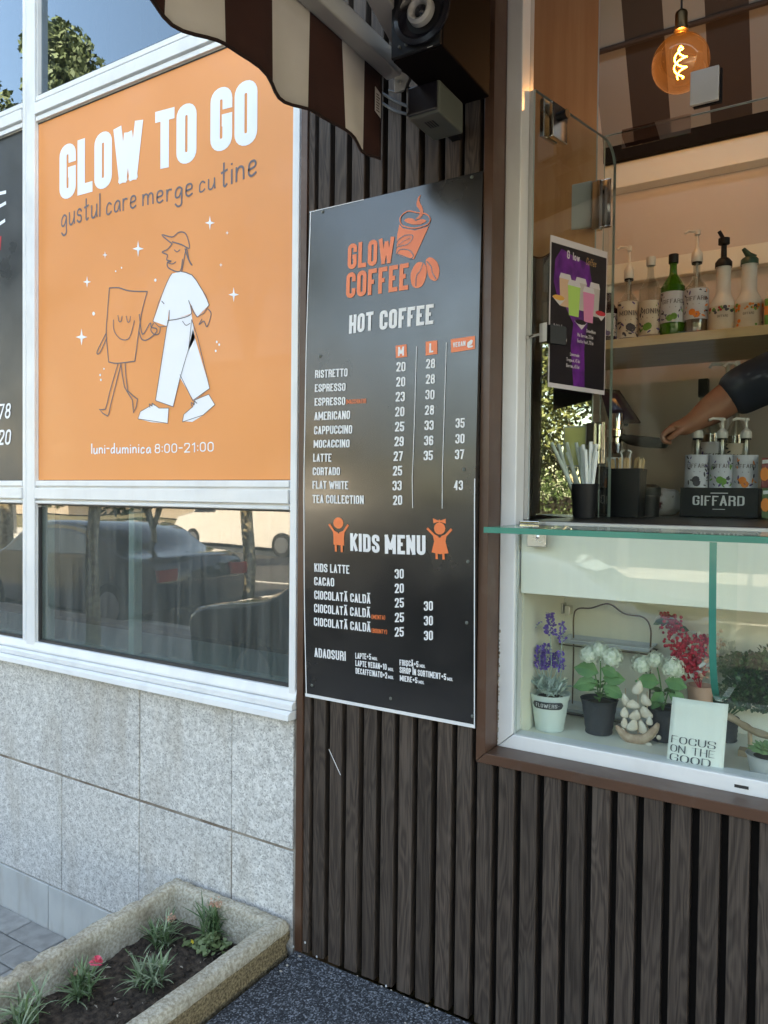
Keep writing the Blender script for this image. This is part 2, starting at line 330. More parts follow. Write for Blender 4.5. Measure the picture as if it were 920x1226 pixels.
    def poly(s, pts, m, mapf, lift=0.0):
        return s.add([mapf(x, y, lift) for x, y in pts], [tuple(range(len(pts)))], m)
    def build(s, name, parent=None, smooth=False, bevel=0, loc=None, bseg=2, kind=None):
        me = bpy.data.meshes.new(name); me.from_pydata(s.v, [], s.f)
        for m in s.mats: me.materials.append(m)
        if len(s.mats) > 1: me.polygons.foreach_set('material_index', s.m)
        me.validate(); me.update()
        bm = bmesh.new(); bm.from_mesh(me)
        if getattr(s, 'weld', False): bmesh.ops.remove_doubles(bm, verts=bm.verts, dist=1e-5)
        bmesh.ops.recalc_face_normals(bm, faces=bm.faces) if not getattr(s, 'keepn', False) else None; bm.to_mesh(me); bm.free()
        o = bpy.data.objects.new(name, me); C.objects.link(o)
        if smooth:
            me.polygons.foreach_set('use_smooth', [True]*len(me.polygons))
            if smooth != 'all':
                try: me.set_sharp_from_angle(angle=R(40))
                except Exception: pass
        if bevel:
            b = o.modifiers.new('bevel', 'BEVEL'); b.width = bevel; b.segments = bseg; b.limit_method = 'ANGLE'; b.angle_limit = R(40)
        if loc is not None: o.location = loc
        if parent is not None:
            o.parent = parent
            if loc is None: o.matrix_parent_inverse = Matrix.Translation(-Vector(parent.location)) if parent.rotation_euler.to_quaternion().angle < 1e-6 else (Matrix.Translation(parent.location) @ parent.rotation_euler.to_matrix().to_4x4()).inverted()
        if kind: o['kind'] = kind
        return o
def bx(name, x0, x1, y0, y1, z0, z1, m, parent=None, bevel=0, kind=None):
    return MB().box(x0, x1, y0, y1, z0, z1, m).build(name, parent, bevel=bevel, kind=kind)
def catmull(pts, n=6, closed=False):
    P = list(pts); N = len(P); out = []
    for i in range(N if closed else N-1):
        p0 = P[(i-1) % N] if (closed or i > 0) else P[i]; p1 = P[i]; p2 = P[(i+1) % N]; p3 = P[(i+2) % N] if (closed or i+2 < N) else p2
        for k in range(n):
            t = k/n; out.append(tuple(.5*((2*b)+(-a+c)*t+(2*a-5*b+4*c-d)*t*t+(-a+3*b-3*c+d)*t**3) for a, b, c, d in zip(p0, p1, p2, p3)))
    if not closed: out.append(tuple(P[-1]))
    return out
def fillet(pts, r, closed=False):
    """pts: (x, y, sharp)"""
    n = len(pts); out = []
    for i, p in enumerate(pts):
        if p[2] or (not closed and i in (0, n-1)): out.append((p[0], p[1])); continue
        a = pts[(i-1) % n]; b = pts[(i+1) % n]
        da = math.hypot(a[0]-p[0], a[1]-p[1]); db = math.hypot(b[0]-p[0], b[1]-p[1]); rr = min(r, da*.5, db*.5)
        if rr < 1e-6: out.append((p[0], p[1])); continue
        A = (p[0]+(a[0]-p[0])/da*rr, p[1]+(a[1]-p[1])/da*rr); B = (p[0]+(b[0]-p[0])/db*rr, p[1]+(b[1]-p[1])/db*rr)
        for k in range(6):
            t = k/5; q = .62
            c1 = (A[0]+(p[0]-A[0])*q, A[1]+(p[1]-A[1])*q); c2 = (B[0]+(p[0]-B[0])*q, B[1]+(p[1]-B[1])*q)
            out.append(tuple((1-t)**3*A[j]+3*(1-t)**2*t*c1[j]+3*(1-t)*t*t*c2[j]+t**3*B[j] for j in (0, 1)))
    return out
GL = {
'A': (1, ['0,0 .5,1s 1,0', '.2,.27 .8,.27']), 'B': (1, ['0,0s 0,1s .96,1 .96,.53 .1,.53', '.1,.53s 1,.53 1,0 0,0s']), 'C': (1, ['1,.66 1,1 0,1 0,0 1,0 1,.34']),
'D': (1, ['0,0s 0,1s 1,1 1,0 0,0s']), 'E': (.85, ['1,1 0,1s 0,0s 1,0', '0,.52 .85,.52']), 'F': (.85, ['1,1 0,1s 0,0', '0,.5 .85,.5']),
'G': (1, ['1,.68 1,1 0,1 0,0 1,0 1,.47s .55,.47']), 'H': (1, ['0,0 0,1', '1,0 1,1', '0,.5 1,.5']), 'I': (0, ['0,0 0,1']), 'J': (.9, ['1,1 1,0 0,0 0,.28']),
'K': (1, ['0,0 0,1', '1,1 .06,.42', '1,0 .38,.6']), 'L': (.8, ['0,1 0,0s 1,0']), 'M': (1.55, ['0,0 0,1s .5,.2s 1,1s 1,0']), 'N': (1.05, ['0,0 0,1s 1,0s 1,1']),
'O': (1, ['0,0 0,1 1,1 1,0z']), 'P': (1, ['0,0 0,1s 1,1 1,.43 0,.43s']), 'Q': (1, ['0,0 0,1 1,1 1,0z', '.6,.25 1.1,-.1']), 'R': (1, ['0,0 0,1s 1,1 1,.5 0,.5s', '.55,.5 1,.42 1,0']),
'S': (1, ['1,.68 1,1 0,1 0,.58 1,.42 1,0 0,0 0,.32']), 'T': (1, ['0,1 1,1', '.5,1 .5,0']), 'U': (1, ['0,1 0,0 1,0 1,1']), 'V': (1.05, ['0,1 .5,0s 1,1']),
'W': (2.0, ['0,1 .25,0s .5,.9s .75,0s 1,1']), 'X': (1, ['0,0 1,1', '0,1 1,0']), 'Y': (1, ['0,1 .5,.42s 1,1', '.5,.42 .5,0']), 'Z': (.95, ['0,1 1,1s 0,0s 1,0']),
'0': (1, ['0,0 0,1 1,1 1,0z']), '1': (.55, ['0,.8 .9,1s .9,0']), '2': (1, ['0,.7 0,1 1,1 1,.62 0,0s 1,0']), '3': (1, ['0,.72 0,1 1,1 1,.53 .4,.53', '.4,.53 1,.53 1,0 0,0 0,.28']),
'4': (1, ['.75,0 .75,1s 0,.28s 1.08,.28']), '5': (1, ['1,1 0,1s 0,.56s 1,.6 1,0 0,0 0,.28']), '6': (1, ['1,.74 1,1 0,1 0,0 1,0 1,.56 .05,.56']), '7': (.95, ['0,1 1,1s .35,0']),
'8': (1, ['.06,.54 .06,1 .94,1 .94,.54z', '0,0 0,.54 1,.54 1,0z']), '9': (1, ['0,.26 0,0 1,0 1,1 0,1 0,.46 .95,.46']), '+': (.9, ['0,.5 1,.5', '.5,.25 .5,.75']), '-': (.6, ['0,.48 1,.48']),
'.': (0, ['0,0 0,.02']), ':': (0, ['0,.15 0,.17', '0,.65 0,.67']), '(': (.3, ['1,1.1 0,.9 0,.1 1,-.1']), ')': (.3, ['0,1.1 1,.9 1,.1 0,-.1']), '&': (1, ['1,0 .1,.75 .5,1 .8,.75 0,.3 .4,0 1,.45']), '*': (.5, ['0,.5 1,.5']),
'\u0102': (1, ['0,0 .5,1s 1,0', '.2,.27 .8,.27', '.12,1.32 .12,1.2 .88,1.2 .88,1.32']), '\u0218': (1, ['1,.68 1,1 0,1 0,.58 1,.42 1,0 0,0 0,.32', '.5,-.16 .42,-.3']), '\u00ce': (0, ['0,0 0,1', '-.35,1.18 0,1.34s .35,1.18']),
# lower case, hand-lettered
'a': (1, ['1,.45 .6,.56 0,.4 0,0 .6,0 1,.4s 1.02,.1 1.12,0']), 'c': (.9, ['1,.45 .55,.58 0,.4 0,0 .55,-.03 1,.1']), 'd': (1, ['1,.45 .5,.56 0,.4 0,0 .6,0 1,.3', '1,1 .98,.5 1.05,0']),
'e': (1, ['0,.27 1,.33 .9,.58 .1,.58 0,.1 .4,-.03 1,.08']), 'f': (.7, ['1,.95 .5,1 .4,.7 .4,0', '0,.5 .9,.53']), 'g': (1, ['1,.45 .6,.58 0,.42 0,.05 .6,.05 1,.4s 1,-.35 .4,-.42 0,-.25']), 'h': (1, ['0,1 0,0', '0,.3 .3,.56 .95,.5 1,0']),
'i': (0, ['0,.55 0,0', '0,.78 0,.8']), 'l': (.0, ['0,1 0,0']), 'm': (1.7, ['0,.55 0,0', '0,.3 .15,.56 .48,.52 .5,0', '.5,.3 .65,.56 .97,.52 1,0']), 'n': (1, ['0,.55 0,0', '0,.3 .3,.57 .95,.5 1,0']), 'o': (1, ['0,0 0,.56 1,.56 1,0z']),
'r': (.75, ['0,.55 .02,0', '.02,.3 .3,.55 1,.52']), 's': (.85, ['1,.46 .6,.6 0,.5 .05,.32 1,.25 .95,0 .4,-.04 0,.08']), 't': (.8, ['.42,.95 .4,.05 .6,-.03 .95,.05', '0,.58 1,.63']), 'u': (1, ['0,.55 0,0 .6,-.03 1,.3', '1,.55 1,.1 1.1,0']),
'b': (1, ['0,1 0,0s 1,0 1,.56 0,.45s']), 'p': (1, ['0,-.4 0,.55', '0,0s 1,0 1,.56 0,.45s']), 'y': (1, ['0,.55 .5,0s', '1,.55 .2,-.4']), 'k': (.9, ['0,1 0,0', '.9,.55 .05,.2 1,0']), 'x': (.9, ['0,0 1,.55', '0,.55 1,0']), 'z': (.9, ['0,.55 1,.55s 0,0s 1,0']), 'v': (.9, ['0,.55 .5,0s 1,.55']), 'w': (1.4, ['0,.55 .25,0s .5,.5s .75,0s 1,.55']),
}
def text_width(s, h, wd, t, gap):
    x = 0
    for ch in s: x += (wd*.9 if ch == ' ' else GL[ch][0]*wd+t+gap)*h
    return x-gap*h
def text(mb, s, x, y, h, m, mapf, wd=.30, t=.15, gap=.09, r=.17, pen=None, align='l', wob=0.0, slope=0.0, shear=0.0):
    """stroke lettering; (x, y) baseline start, h cap height, wd/t/gap relative to h"""
    W = text_width(s, h, wd, t, gap)
    if align == 'c': x -= W/2
    if align == 'r': x -= W
    x0 = x
    for ch in s:
        if ch == ' ': x += wd*.9*h; continue
        gw, st = GL[ch]; gw *= wd
        dy = random.uniform(-wob, wob)*h + (x-x0)*slope
        for k in st:
            closed = k.endswith('z'); pts = []; raw = []
            for tok in k.rstrip('z').split():
                sh = tok.endswith('s'); a, b = tok.rstrip('s').split(','); a = float(a); b = float(b)
                px = (t/2+a*gw) if GL[ch][0] else t/2+a*.3; py = t/2+b*(1-t)
                pts.append((px, py, sh)); raw.append((a, b))
            segs = []; cur = [0]
            for i in range(1, len(pts)):
                cur.append(i)
                if pts[i][2] and i < len(pts)-1 and not closed:
                    v1 = Vector((pts[i-1][0]-pts[i][0], pts[i-1][1]-pts[i][1])); v2 = Vector((pts[i+1][0]-pts[i][0], pts[i+1][1]-pts[i][1]))
                    if v1.length > 0 and v2.length > 0 and v1.angle(v2) < R(70): segs.append(cur); cur = [i]
            segs.append(cur)
            for sg_ in segs:
                q = fillet([pts[i] for i in sg_], r, closed); rw = [raw[i] for i in sg_]
                def ec(p, n_):
                    if abs(p[0]-n_[0]) < .02: return .5 if p[1] in (0, 1) else 0
                    if abs(p[1]-n_[1]) < .02: return .5 if p[0] in (0, 1) else 0
                    return .45 if p[1] in (0, 1) and not ch.islower() else .12
                cp = .3 if ch.islower() else (ec(rw[0], rw[1]), ec(rw[-1], rw[-2]))
                if ch in '.:': cp = .5
                mb.ribbon([(x+(px+py*shear)*h, y+dy+py*h) for px, py in q], t*h, m, mapf, closed, cap=cp, pen=pen)
        x += (gw+t+gap)*h
    return W
def wallmap(Y):
    return lambda x, y, l: (x, Y-l, y)
# ================================================================== GROUND
def lath(pts): return pts
bx('sidewalk', -40, 30, -4.3, 0.30, -.20, -.012, 'paver_joint', kind='structure')
pav = bpy.data.objects['sidewalk']
pm = MB().box(-.0935, .0935, -.0475, .0475, -.05, 0, 'paver').build('paver', pav, bevel=.003, bseg=1)
pm_mesh = pm.data; first = True
for j in range(14):
    yc = -.052-.1*j
    for i in range(9 if j > 5 else 13):
        xc = -1.765-.19*i - (.09 if j % 2 else 0)
        if xc > -1.76: continue
        o = pm if first else bpy.data.objects.new('paver', pm_mesh)
        if not first:
            C.objects.link(o); o.parent = pav
            b = o.modifiers.new('bevel', 'BEVEL'); b.width = .003; b.segments = 1
        first = False; o.location = (xc, yc, random.uniform(-.0015, .001)); o.rotation_euler = (random.uniform(-.006, .006), random.uniform(-.006, .006), random.uniform(-.004, .004))
# the coarser paving beyond the pieces, and the street
mp_ = mat('paving_far', (.30, .30, .29), .9, col2=(.38, .375, .36), scale=3, bump=.002, bscale=30)
def brick_mat(m, w, h):
    n = m.node_tree; L = n.links; b = n.nodes['Principled BSDF']; tc = n.nodes.new('ShaderNodeTexCoord'); br = n.nodes.new('ShaderNodeTexBrick')
    br.inputs['Scale'].default_value = 1; br.inputs['Brick Width'].default_value = w; br.inputs['Row Height'].default_value = h; br.inputs['Mortar Size'].default_value = .004
    br.inputs['Color1'].default_value = (.28, .28, .28, 1); br.inputs['Color2'].default_value = (.36, .355, .345, 1); br.inputs['Mortar'].default_value = (.14, .12, .10, 1)
    L.new(tc.outputs['Object'], br.inputs['Vector']); L.new(br.outputs[0], b.inputs['Base Color'])
brick_mat(mp_, .19, .1)
MB().box(-40, -4.2, -4.28, -.02, -.1, -.001, 'paving_far').box(-4.2, 30, -4.28, -3.2, -.1, -.001, 'paving_far').box(-4.2, -1.0, -3.2, -1.46, -.1, -.001, 'paving_far').build('pavement', kind='structure')
mat('asphalt', (.05, .05, .05), .9, col2=(.075, .073, .07), scale=8, bump=.003, bscale=200)
bx('road', -120, 90, -14.0, -4.45, -.4, -.14, 'asphalt', kind='structure')
bx('kerb', -60, 40, -4.45, -4.3, -.3, .0, 'skirting_stone', kind='structure', bevel=.01)
mat('line_paint', (.7, .7, .66), .7); bx('road_marking', -60, 40, -9.3, -9.18, -.2, -.136, 'line_paint', kind='structure')
mat('verge', (.09, .10, .045), 1, col2=(.16, .13, .08), scale=2, bump=.01, bscale=20)
bx('ground', -300, 300, -300, 300, -1, -.20, 'verge', kind='structure')
bx('far_pavement', -120, 90, -17.5, -14.0, -.4, -.02, 'skirting_stone', kind='structure')
# raised rubber-covered platform in front of the kiosk
bx('platform_floor', -1.262, 3.0, -3.1, 0.0, -.02, .28, 'carpet', kind='structure', bevel=.006)

# ================================================================== GRANITE WALL AND BUILDING
gw = thing('granite_wall', 'low grey granite panel wall under the white shop window', 'wall', (-3, .03, 0))
J = [-1.499-.388*k for k in range(0, 8)]
edges = [-1.273]+J
bx('mortar_bed', -4.6, -1.262, .0045, .2, -.1, .905, 'mortar', gw)
for r_, (z0, z1) in enumerate(((.550, .902), (.153, .541))):
    for k in range(len(edges)-1):
        x1 = edges[k]-.002; x0 = edges[k+1]+.002
        dz = random.uniform(-.001, .001)
        o = MB().box(-(x1-x0)/2, (x1-x0)/2, -.012, .02, -(z1-z0)/2, (z1-z0)/2, 'granite').build('granite_panel', gw, bevel=.0022, bseg=2, loc=None)
        o.matrix_parent_inverse = Matrix(); o.location = ((x0+x1)/2+3, random.uniform(-.0015, .0015)-.03+.012, (z0+z1)/2)
sx = -2.343
xs = [-1.262, sx+.72, sx, sx-.72, sx-1.44, -4.6]
for k in range(len(xs)-1):
    MB().box(xs[k+1]+.0015, xs[k]-.0015, -.004, .02, -.012, .149, 'skirting_stone').build('skirting_panel', gw, bevel=.0015)
# building above and behind
bl = thing('shop_building', 'pale plastered building rising over the shop window and the kiosk', 'building', (-4, 3, 0))
MB().box(-14, 3.5, .05, .4, 3.75, 7.2, 'plaster').box(-14, -4.6, .05, .4, 0, 3.75, 'plaster').build('wall', bl)
MB().box(-14, 3.5, 5.6, 6.0, 0, 7.2, 'plaster').box(-14.2, 3.7, -.25, 6.2, 7.2, 7.35, 'plaster').box(3.1, 3.5, .4, 5.6, 0, 7.2, 'plaster').build('outer_shell', bl)
# room seen through the panes
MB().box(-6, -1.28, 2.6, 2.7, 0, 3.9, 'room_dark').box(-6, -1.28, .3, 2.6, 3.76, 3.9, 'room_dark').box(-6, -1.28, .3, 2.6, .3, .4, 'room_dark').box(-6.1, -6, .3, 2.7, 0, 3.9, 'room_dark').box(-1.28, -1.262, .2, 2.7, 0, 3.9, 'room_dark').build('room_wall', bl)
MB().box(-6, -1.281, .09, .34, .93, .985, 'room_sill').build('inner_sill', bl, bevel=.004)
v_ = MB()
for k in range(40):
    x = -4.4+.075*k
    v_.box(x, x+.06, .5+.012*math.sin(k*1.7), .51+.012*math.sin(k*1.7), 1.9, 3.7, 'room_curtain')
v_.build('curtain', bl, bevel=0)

# ================================================================== SHOP WINDOW
wn = thing('shop_window', 'white aluminium shop window frame over the granite wall, holding clear and film-covered panes', 'window', (-2, .03, .9))
WX0, WX1 = -4.6, -1.262
def post(x0, x1, z0=.95, z1=3.72):
    mb = MB(); w_ = x1-x0
    mb.box(x0, x1, .005, .075, z0, z1, 'white_frame')
    mb.box(x0+w_*.02, x0+w_*.28, -.001, .005, z0, z1, 'white_frame'); mb.box(x0+w_*.36, x1-w_*.02, -.004, .005, z0, z1, 'white_frame')
    return mb.build('frame_post', wn, bevel=.002)
post(-2.497, -2.42); post(-3.70, -3.623)
mb = MB(); mb.box(-1.296, -1.2635, .004, .075, .95, 3.72, 'white_frame'); mb.box(-1.291, -1.2685, -.004, .004, .95, 3.72, 'white_frame'); mb.build('frame_post', wn, bevel=.002)
for (a, b) in ((-2.42, -1.296), (-3.623, -2.497), (-4.6, -3.70)):
    mb = MB(); mb.box(a, b, .008, .074, 2.775, 2.864, 'white_frame'); mb.box(a+.001, b-.001, -.006, .008, 2.80, 2.838, 'white_frame'); mb.box(a+.001, b-.001, -.001, .008, 2.845, 2.862, 'white_frame'); mb.box(a+.001, b-.001, -.001, .008, 2.777, 2.793, 'white_frame'); mb.build('transom', wn, bevel=.0018)
    mb = MB(); mb.box(a, b, .008, .074, 1.466, 1.547, 'white_frame'); mb.box(a+.001, b-.001, -.006, .008, 1.484, 1.521, 'white_frame'); mb.box(a+.001, b-.001, -.002, .008, 1.528, 1.545, 'white_frame'); mb.box(a+.001, b-.001, -.002, .008, 1.468, 1.477, 'white_frame'); mb.build('transom', wn, bevel=.0018)
    MB().box(a, b, .022, .028, .985, 1.466, 'window_glass').build('glass_pane', wn)
    MB().box(a, b, .022, .028, 2.864, 3.72, 'upper_glass').build('glass_pane', wn)
    MB().box(a, b, .030, .036, 1.547, 2.775, 'gasket').build('blind_panel', wn)
    g = MB()
    for z in (.985, 2.864): g.box(a, b, .010, .021, z, z+.008, 'gasket')
    for z in (1.459, 2.768): g.box(a, b, .0085, .0098, z+.0025, z+.0065, 'gasket')
    g.box(a, a+.006, .010, .021, .99, 1.455, 'gasket'); g.box(b-.006, b, .010, .021, .99, 1.455, 'gasket'); g.build('gasket', wn)
    MB().box(a+.42, a+.445, .05, .085, .985, 1.466, 'white_frame').build('inner_frame', wn, bevel=.002)
mb = MB(); mb.prism([(WX0, .074, .985), (WX0, .0, .985), (WX0, -.008, .962), (WX0, -.008, .955), (WX0, .074, .955)], (WX1-WX0-.002, 0, 0), 'white_frame'); mb.build('bottom_rail', wn, bevel=.0015)
mb = MB(); mb.prism([(WX0, .074, .9535), (WX0, -.012, .9535), (WX0, -.020, .948), (WX0, -.020, .932), (WX0, .074, .932)], (WX1-WX0-.004, 0, 0), 'white_frame')
mb.prism([(WX0, .074, .9305), (WX0, -.024, .9305), (WX0, -.034, .924), (WX0, -.036, .908), (WX0, .012, .905), (WX0, .074, .905)], (WX1-WX0-.004, 0, 0), 'white_frame'); mb.build('sill', wn, bevel=.0012)
bx('head_rail', WX0, WX1, .0, .074, 3.72, 3.75, 'white_frame', wn)

# ================================================================== ORANGE POSTER
Yp = .0092
ps = thing('orange_poster', 'orange GLOW TO GO poster with two walking figures and opening hours', 'poster', (-1.86, .02, 1.55))
bx('sheet', -2.4185, -1.2975, .0100, .0135, 1.549, 2.7735, 'orange_film', ps)
pm_ = wallmap(.0093)
def pp(x, y, ox=0, oy=240, sc=2.421):   # enlarged-photo pixel -> poster plane
    p = at(ox+x/sc, oy+y/sc, .0093); return (p.x, p.z)
def pl(pts, ox=0, oy=240, sc=2.421): return [pp(x, y, ox, oy, sc) for x, y in pts]
mb = MB()
def word(s, x0, x1, ytop, ybot, ox, oy, sc, m, mb, wd=.26, t=.22, gap=.05, r=.15, **k):
    a = pp(x0, ybot[0], ox, oy, sc); b = pp(x1, ybot[1], ox, oy, sc); c = pp(x0, ytop[0], ox, oy, sc)
    h = c[1]-a[1]; nn = text_width(s, 1, wd, t, gap); W = (b[0]-a[0])/h
    f = (W/nn)
    text(mb, s, a[0], a[1], h, m, lambda x, y, l: (a[0]+(x-a[0])*f, .0093-l, y+(x-a[0])*f*((b[1]-a[1])/(b[0]-a[0]))), wd=wd, t=t, gap=gap, r=r, **k)
mb = MB(); word('GLOW', 173, 414, (425, 0), (582, 515), 0, 0, 2.421, 'white_film', mb, wd=.24, t=.19, gap=.045, r=.15)
mb.build('title_word', ps); mb = MB(); word('TO', 450, 570, (325, 0), (493, 468), 0, 0, 2.421, 'white_film', mb, wd=.24, t=.19, gap=.045, r=.15)
mb.build('title_word', ps); mb = MB(); word('GO', 610, 746, (262, 0), (444, 415), 0, 0, 2.421, 'white_film', mb, wd=.24, t=.19, gap=.045, r=.15)
mb.build('title_word', ps)
for s_, x0, x1, y0, y1, yt in (('gustul', 178, 292, 662, 627, 605), ('care', 308, 396, 624, 604, 571), ('merge', 413, 560, 600, 568, 548), ('cu', 577, 624, 560, 548, 513), ('tine', 640, 745, 548, 507, 481)):
    mb = MB(); word(s_, x0, x1, (yt-10, 0), (y0, y1), 0, 0, 2.421, 'ink', mb, wd=.38, t=.085, gap=.16, r=.3, wob=.02); mb.build('tagline_word', ps)
mb = MB(); word('luni-duminica', 265, 438, (704, 0), (735, 733), 0, 240, 2.421, 'white_film', mb, wd=.34, t=.12, gap=.13, r=.3, wob=.02)
mb.build('hours_word', ps); mb = MB(); word('8:00-21:00', 449, 620, (706, 0), (733, 728), 0, 240, 2.421, 'white_film', mb, wd=.55, t=.12, gap=.18, r=.28, wob=.02)
mb.build('hours_word', ps)
mb = MB()   # drawn figures: white clothes
def fillp(pts, m='white_film', smooth=0, lift=.0001):
    q = pl(pts); q = catmull(q, smooth, True) if smooth else q; b_m = MB(); b_m.poly(q, m, pm_, lift); b_m.build('printed_star' if len(pts) == 8 and abs(pts[0][0]-pts[4][0]) < 1e-6 else 'printed_garment', ps)
def line(pts, wpx=2.6, m='ink', smooth=4, closed=False, cap=.2):
    q = pl(pts); q = catmull(q, smooth, closed) if smooth else q
    mb.ribbon(q, wpx*.0014, m, lambda x, y, l: (x, .0090-l-.0002, y), closed, cap=cap)
fillp([(452, 580), (488, 348), (556, 330), (566, 400), (545, 440), (523, 515), (503, 598)]); fillp([(548, 425), (560, 372), (566, 400), (609, 545), (562, 580), (523, 515)])
fillp([(492, 348), (490, 318), (486, 365), (445, 350), (485, 235), (500, 212), (525, 206), (555, 214), (580, 248), (607, 302), (572, 338), (548, 290), (556, 328)], smooth=0)
fillp([(401, 633), (408, 612), (446, 590), (462, 602), (490, 602), (487, 646), (440, 643)], smooth=0); fillp([(530, 640), (534, 620), (560, 598), (566, 578), (606, 562), (624, 592), (590, 622), (558, 642)], smooth=0)
for cx, cy, a in ((401, 140, 24), (305, 158, 11), (253, 236, 17), (237, 396, 25), (609, 65, 21), (678, 273, 22), (659, 94, 7), (641, 187, 7), (272, 328, 6), (451, 231, 5), (336, 205, 3), (353, 195, 3), (629, 410, 4), (636, 418, 4), (626, 436, 4), (291, 506, 4), (293, 520, 4), (302, 488, 3)):
    b_ = .17 if a > 6 else .6
    fillp([(cx, cy-a), (cx+a*b_*.75, cy-a*b_*1.1), (cx+a*.68, cy), (cx+a*b_*.75, cy+a*b_*1.1), (cx, cy+a), (cx-a*b_*.75, cy+a*b_*1.1), (cx-a*.68, cy), (cx-a*b_*.75, cy-a*b_*1.1)])

mb = MB()
line([(318, 254), (345, 253), (375, 262), (428, 264)]); line([(318, 254), (312, 330), (309, 390), (316, 468)]); line([(428, 264), (410, 335), (392, 466)]); line([(316, 468), (340, 472), (392, 466)])
line([(343, 333), (346, 350), (352, 350), (355, 335)], 2.2); line([(367, 335), (371, 352), (377, 350), (379, 336)], 2.2); line([(330, 346), (332, 378), (352, 402), (376, 398), (391, 348)], 2.2)
line([(309, 385), (283, 437), (290, 442), (311, 398)]); line([(404, 380), (412, 402), (428, 404), (452, 385), (455, 372), (440, 368), (436, 356), (414, 388), (405, 330)])
line([(343, 474), (318, 560), (307, 605), (289, 605), (313, 625), (322, 592), (352, 474)], smooth=2); line([(352, 474), (362, 540), (385, 578), (388, 615), (400, 576), (372, 552), (364, 472)], smooth=2)
line([(500, 126), (470, 100), (500, 106), (520, 92), (540, 98), (550, 138), (527, 128), (500, 120)]); line([(500, 126), (486, 142), (471, 150), (486, 158), (484, 172), (497, 176), (486, 180), (490, 196), (522, 206), (530, 170)], 2.6)
line([(506, 143), (514, 149), (522, 143)], 2); line([(486, 180), (500, 184), (511, 178)], 2); line([(528, 206), (533, 180), (541, 140), (549, 172), (558, 188)], 2.4); line([(537, 140), (546, 168), (555, 186)])
line([(500, 212), (485, 238), (445, 350), (486, 364), (492, 318)], 1.6, smooth=2); line([(488, 348), (520, 343), (556, 328), (548, 290)], 2); line([(525, 206), (557, 216), (581, 250), (607, 303), (573, 338), (556, 305)], 1.8, smooth=2)
line([(452, 580), (488, 348)], 1.6, smooth=0); line([(452, 580), (503, 598), (523, 515), (548, 430), (557, 345)], 1.6, smooth=0); line([(557, 345), (575, 400), (609, 545), (560, 580), (523, 505)], 1.6, smooth=0); line([(530, 350), (540, 362), (552, 356)], 1.6)
line([(604, 315), (613, 330), (601, 366), (592, 350), (578, 360), (586, 344)], 2.2); line([(446, 356), (438, 374), (448, 388), (462, 386), (466, 366)], 2.2)
line([(401, 633), (408, 612), (446, 590), (462, 602), (490, 602), (487, 646), (401, 633)], 1.4, smooth=0); line([(530, 640), (534, 620), (560, 598), (566, 578), (606, 562), (624, 592), (590, 622), (530, 642)], 1.4, smooth=0)
line([(436, 600), (434, 590), (442, 596), (442, 588), (450, 594)], 2); line([(556, 596), (556, 586), (564, 592), (564, 582), (572, 588)], 2); line([(470, 292), (477, 300)], 2)
mb.build('line_drawing', ps)

# ================================================================== BLACK POSTER at the left edge
pk = thing('black_poster', 'black poster in the next window bay, cut off by the photo edge', 'poster', (-3.0, .02, 1.55))
bx('sheet', -3.621, -2.4985, .0100, .0135, 1.549, 2.7735, 'black_film', pk)
mb = MB(); p2 = lambda x, y, l: (x, .0093-l, y)
def q2(x, y): p = at(x, y, .0093); return (p.x, p.z)
for (pts, w_) in (([(-6, 238), (-2, 232), (7, 230)], .012), ([(-6, 250), (0, 247), (7, 243)], .012), ([(-6, 272), (0, 268), (6, 264)], .012), ([(-12, 236), (-10, 272)], .014), ([(-6, 290), (-10, 296)], .012)):
    mb.ribbon([q2(*p) for p in pts], w_, 'white_film', p2, cap=.2)
for s_, u, v, h in (('78', -2, 502, .055), ('20', -2, 533, .055)):
    a = q2(u, v); text(mb, s_, a[0]-.0, a[1], h, 'white_film', p2, wd=.46, t=.15, gap=.14, r=.28, shear=.18)
mb.build('white_lettering', pk)
mb = MB(); a = q2(-5, 301); text(mb, 'N', a[0], a[1], .05, 'red_film', p2, wd=.42, t=.17, gap=.1, shear=.12); mb.build('red_lettering', pk)
# ================================================================== KIOSK
ki = thing('kiosk', 'coffee kiosk clad in dark wooden slats with a white framed serving window', 'kiosk', (-.3, .3, .28))
KX1 = 1.6
bx('backing_panel', -1.244, -.722, .026, .05, .28, 3.3, 'dark_backing', ki)
bx('backing_panel', -.722, KX1, .026, .05, .28, .89, 'dark_backing', ki)
def slat_mesh(z0, z1, wd=.0375):
    h = z1-z0; d = .026
    prof = [(-wd/2, 0), (-wd/2+.0018, -.0012), (wd/2-.0018, -.0012), (wd/2, 0), (wd/2, d), (-wd/2, d)]
    prof = [(-wd/2, .0015), (-wd/2+.0015, 0), (wd/2-.0015, 0), (wd/2, .0015), (wd/2, d), (-wd/2, d)]
    mb = MB(); mb.prism([(x, y, 0) for x, y in prof], (0, 0, h), 'slat_wood'); return mb.build('slat', None).data
def slat(me, x, z, dy=0):
    o = bpy.data.objects.new('slat', me); C.objects.link(o); o.parent = ki; o.matrix_parent_inverse = Matrix.Translation(-Vector(ki.location)); o.location = (x, dy, z); o.rotation_euler = (0, random.uniform(-.0006, .0006), 0)
tall = slat_mesh(.284, 3.3); bpy.data.objects.remove(bpy.data.objects['slat'])
low = slat_mesh(.284, .8955); bpy.data.objects.remove(bpy.data.objects['slat'])
half = slat_mesh(.284, 3.3, .019); bpy.data.objects.remove(bpy.data.objects['slat'])
slat(half, -1.2305, .284)
for c_ in (-1.189, -1.136, -1.084, -1.0305, -.9775, -.926, -.8735, -.820, -.7675): slat(tall, c_, .284)
x = -.715
while x < KX1-.02: slat(low, x, .284); x += .0535
bx('corner_trim', -1.2615, -1.2405, -.006, .05, .282, 3.3, 'brown_metal', ki, bevel=.0012)
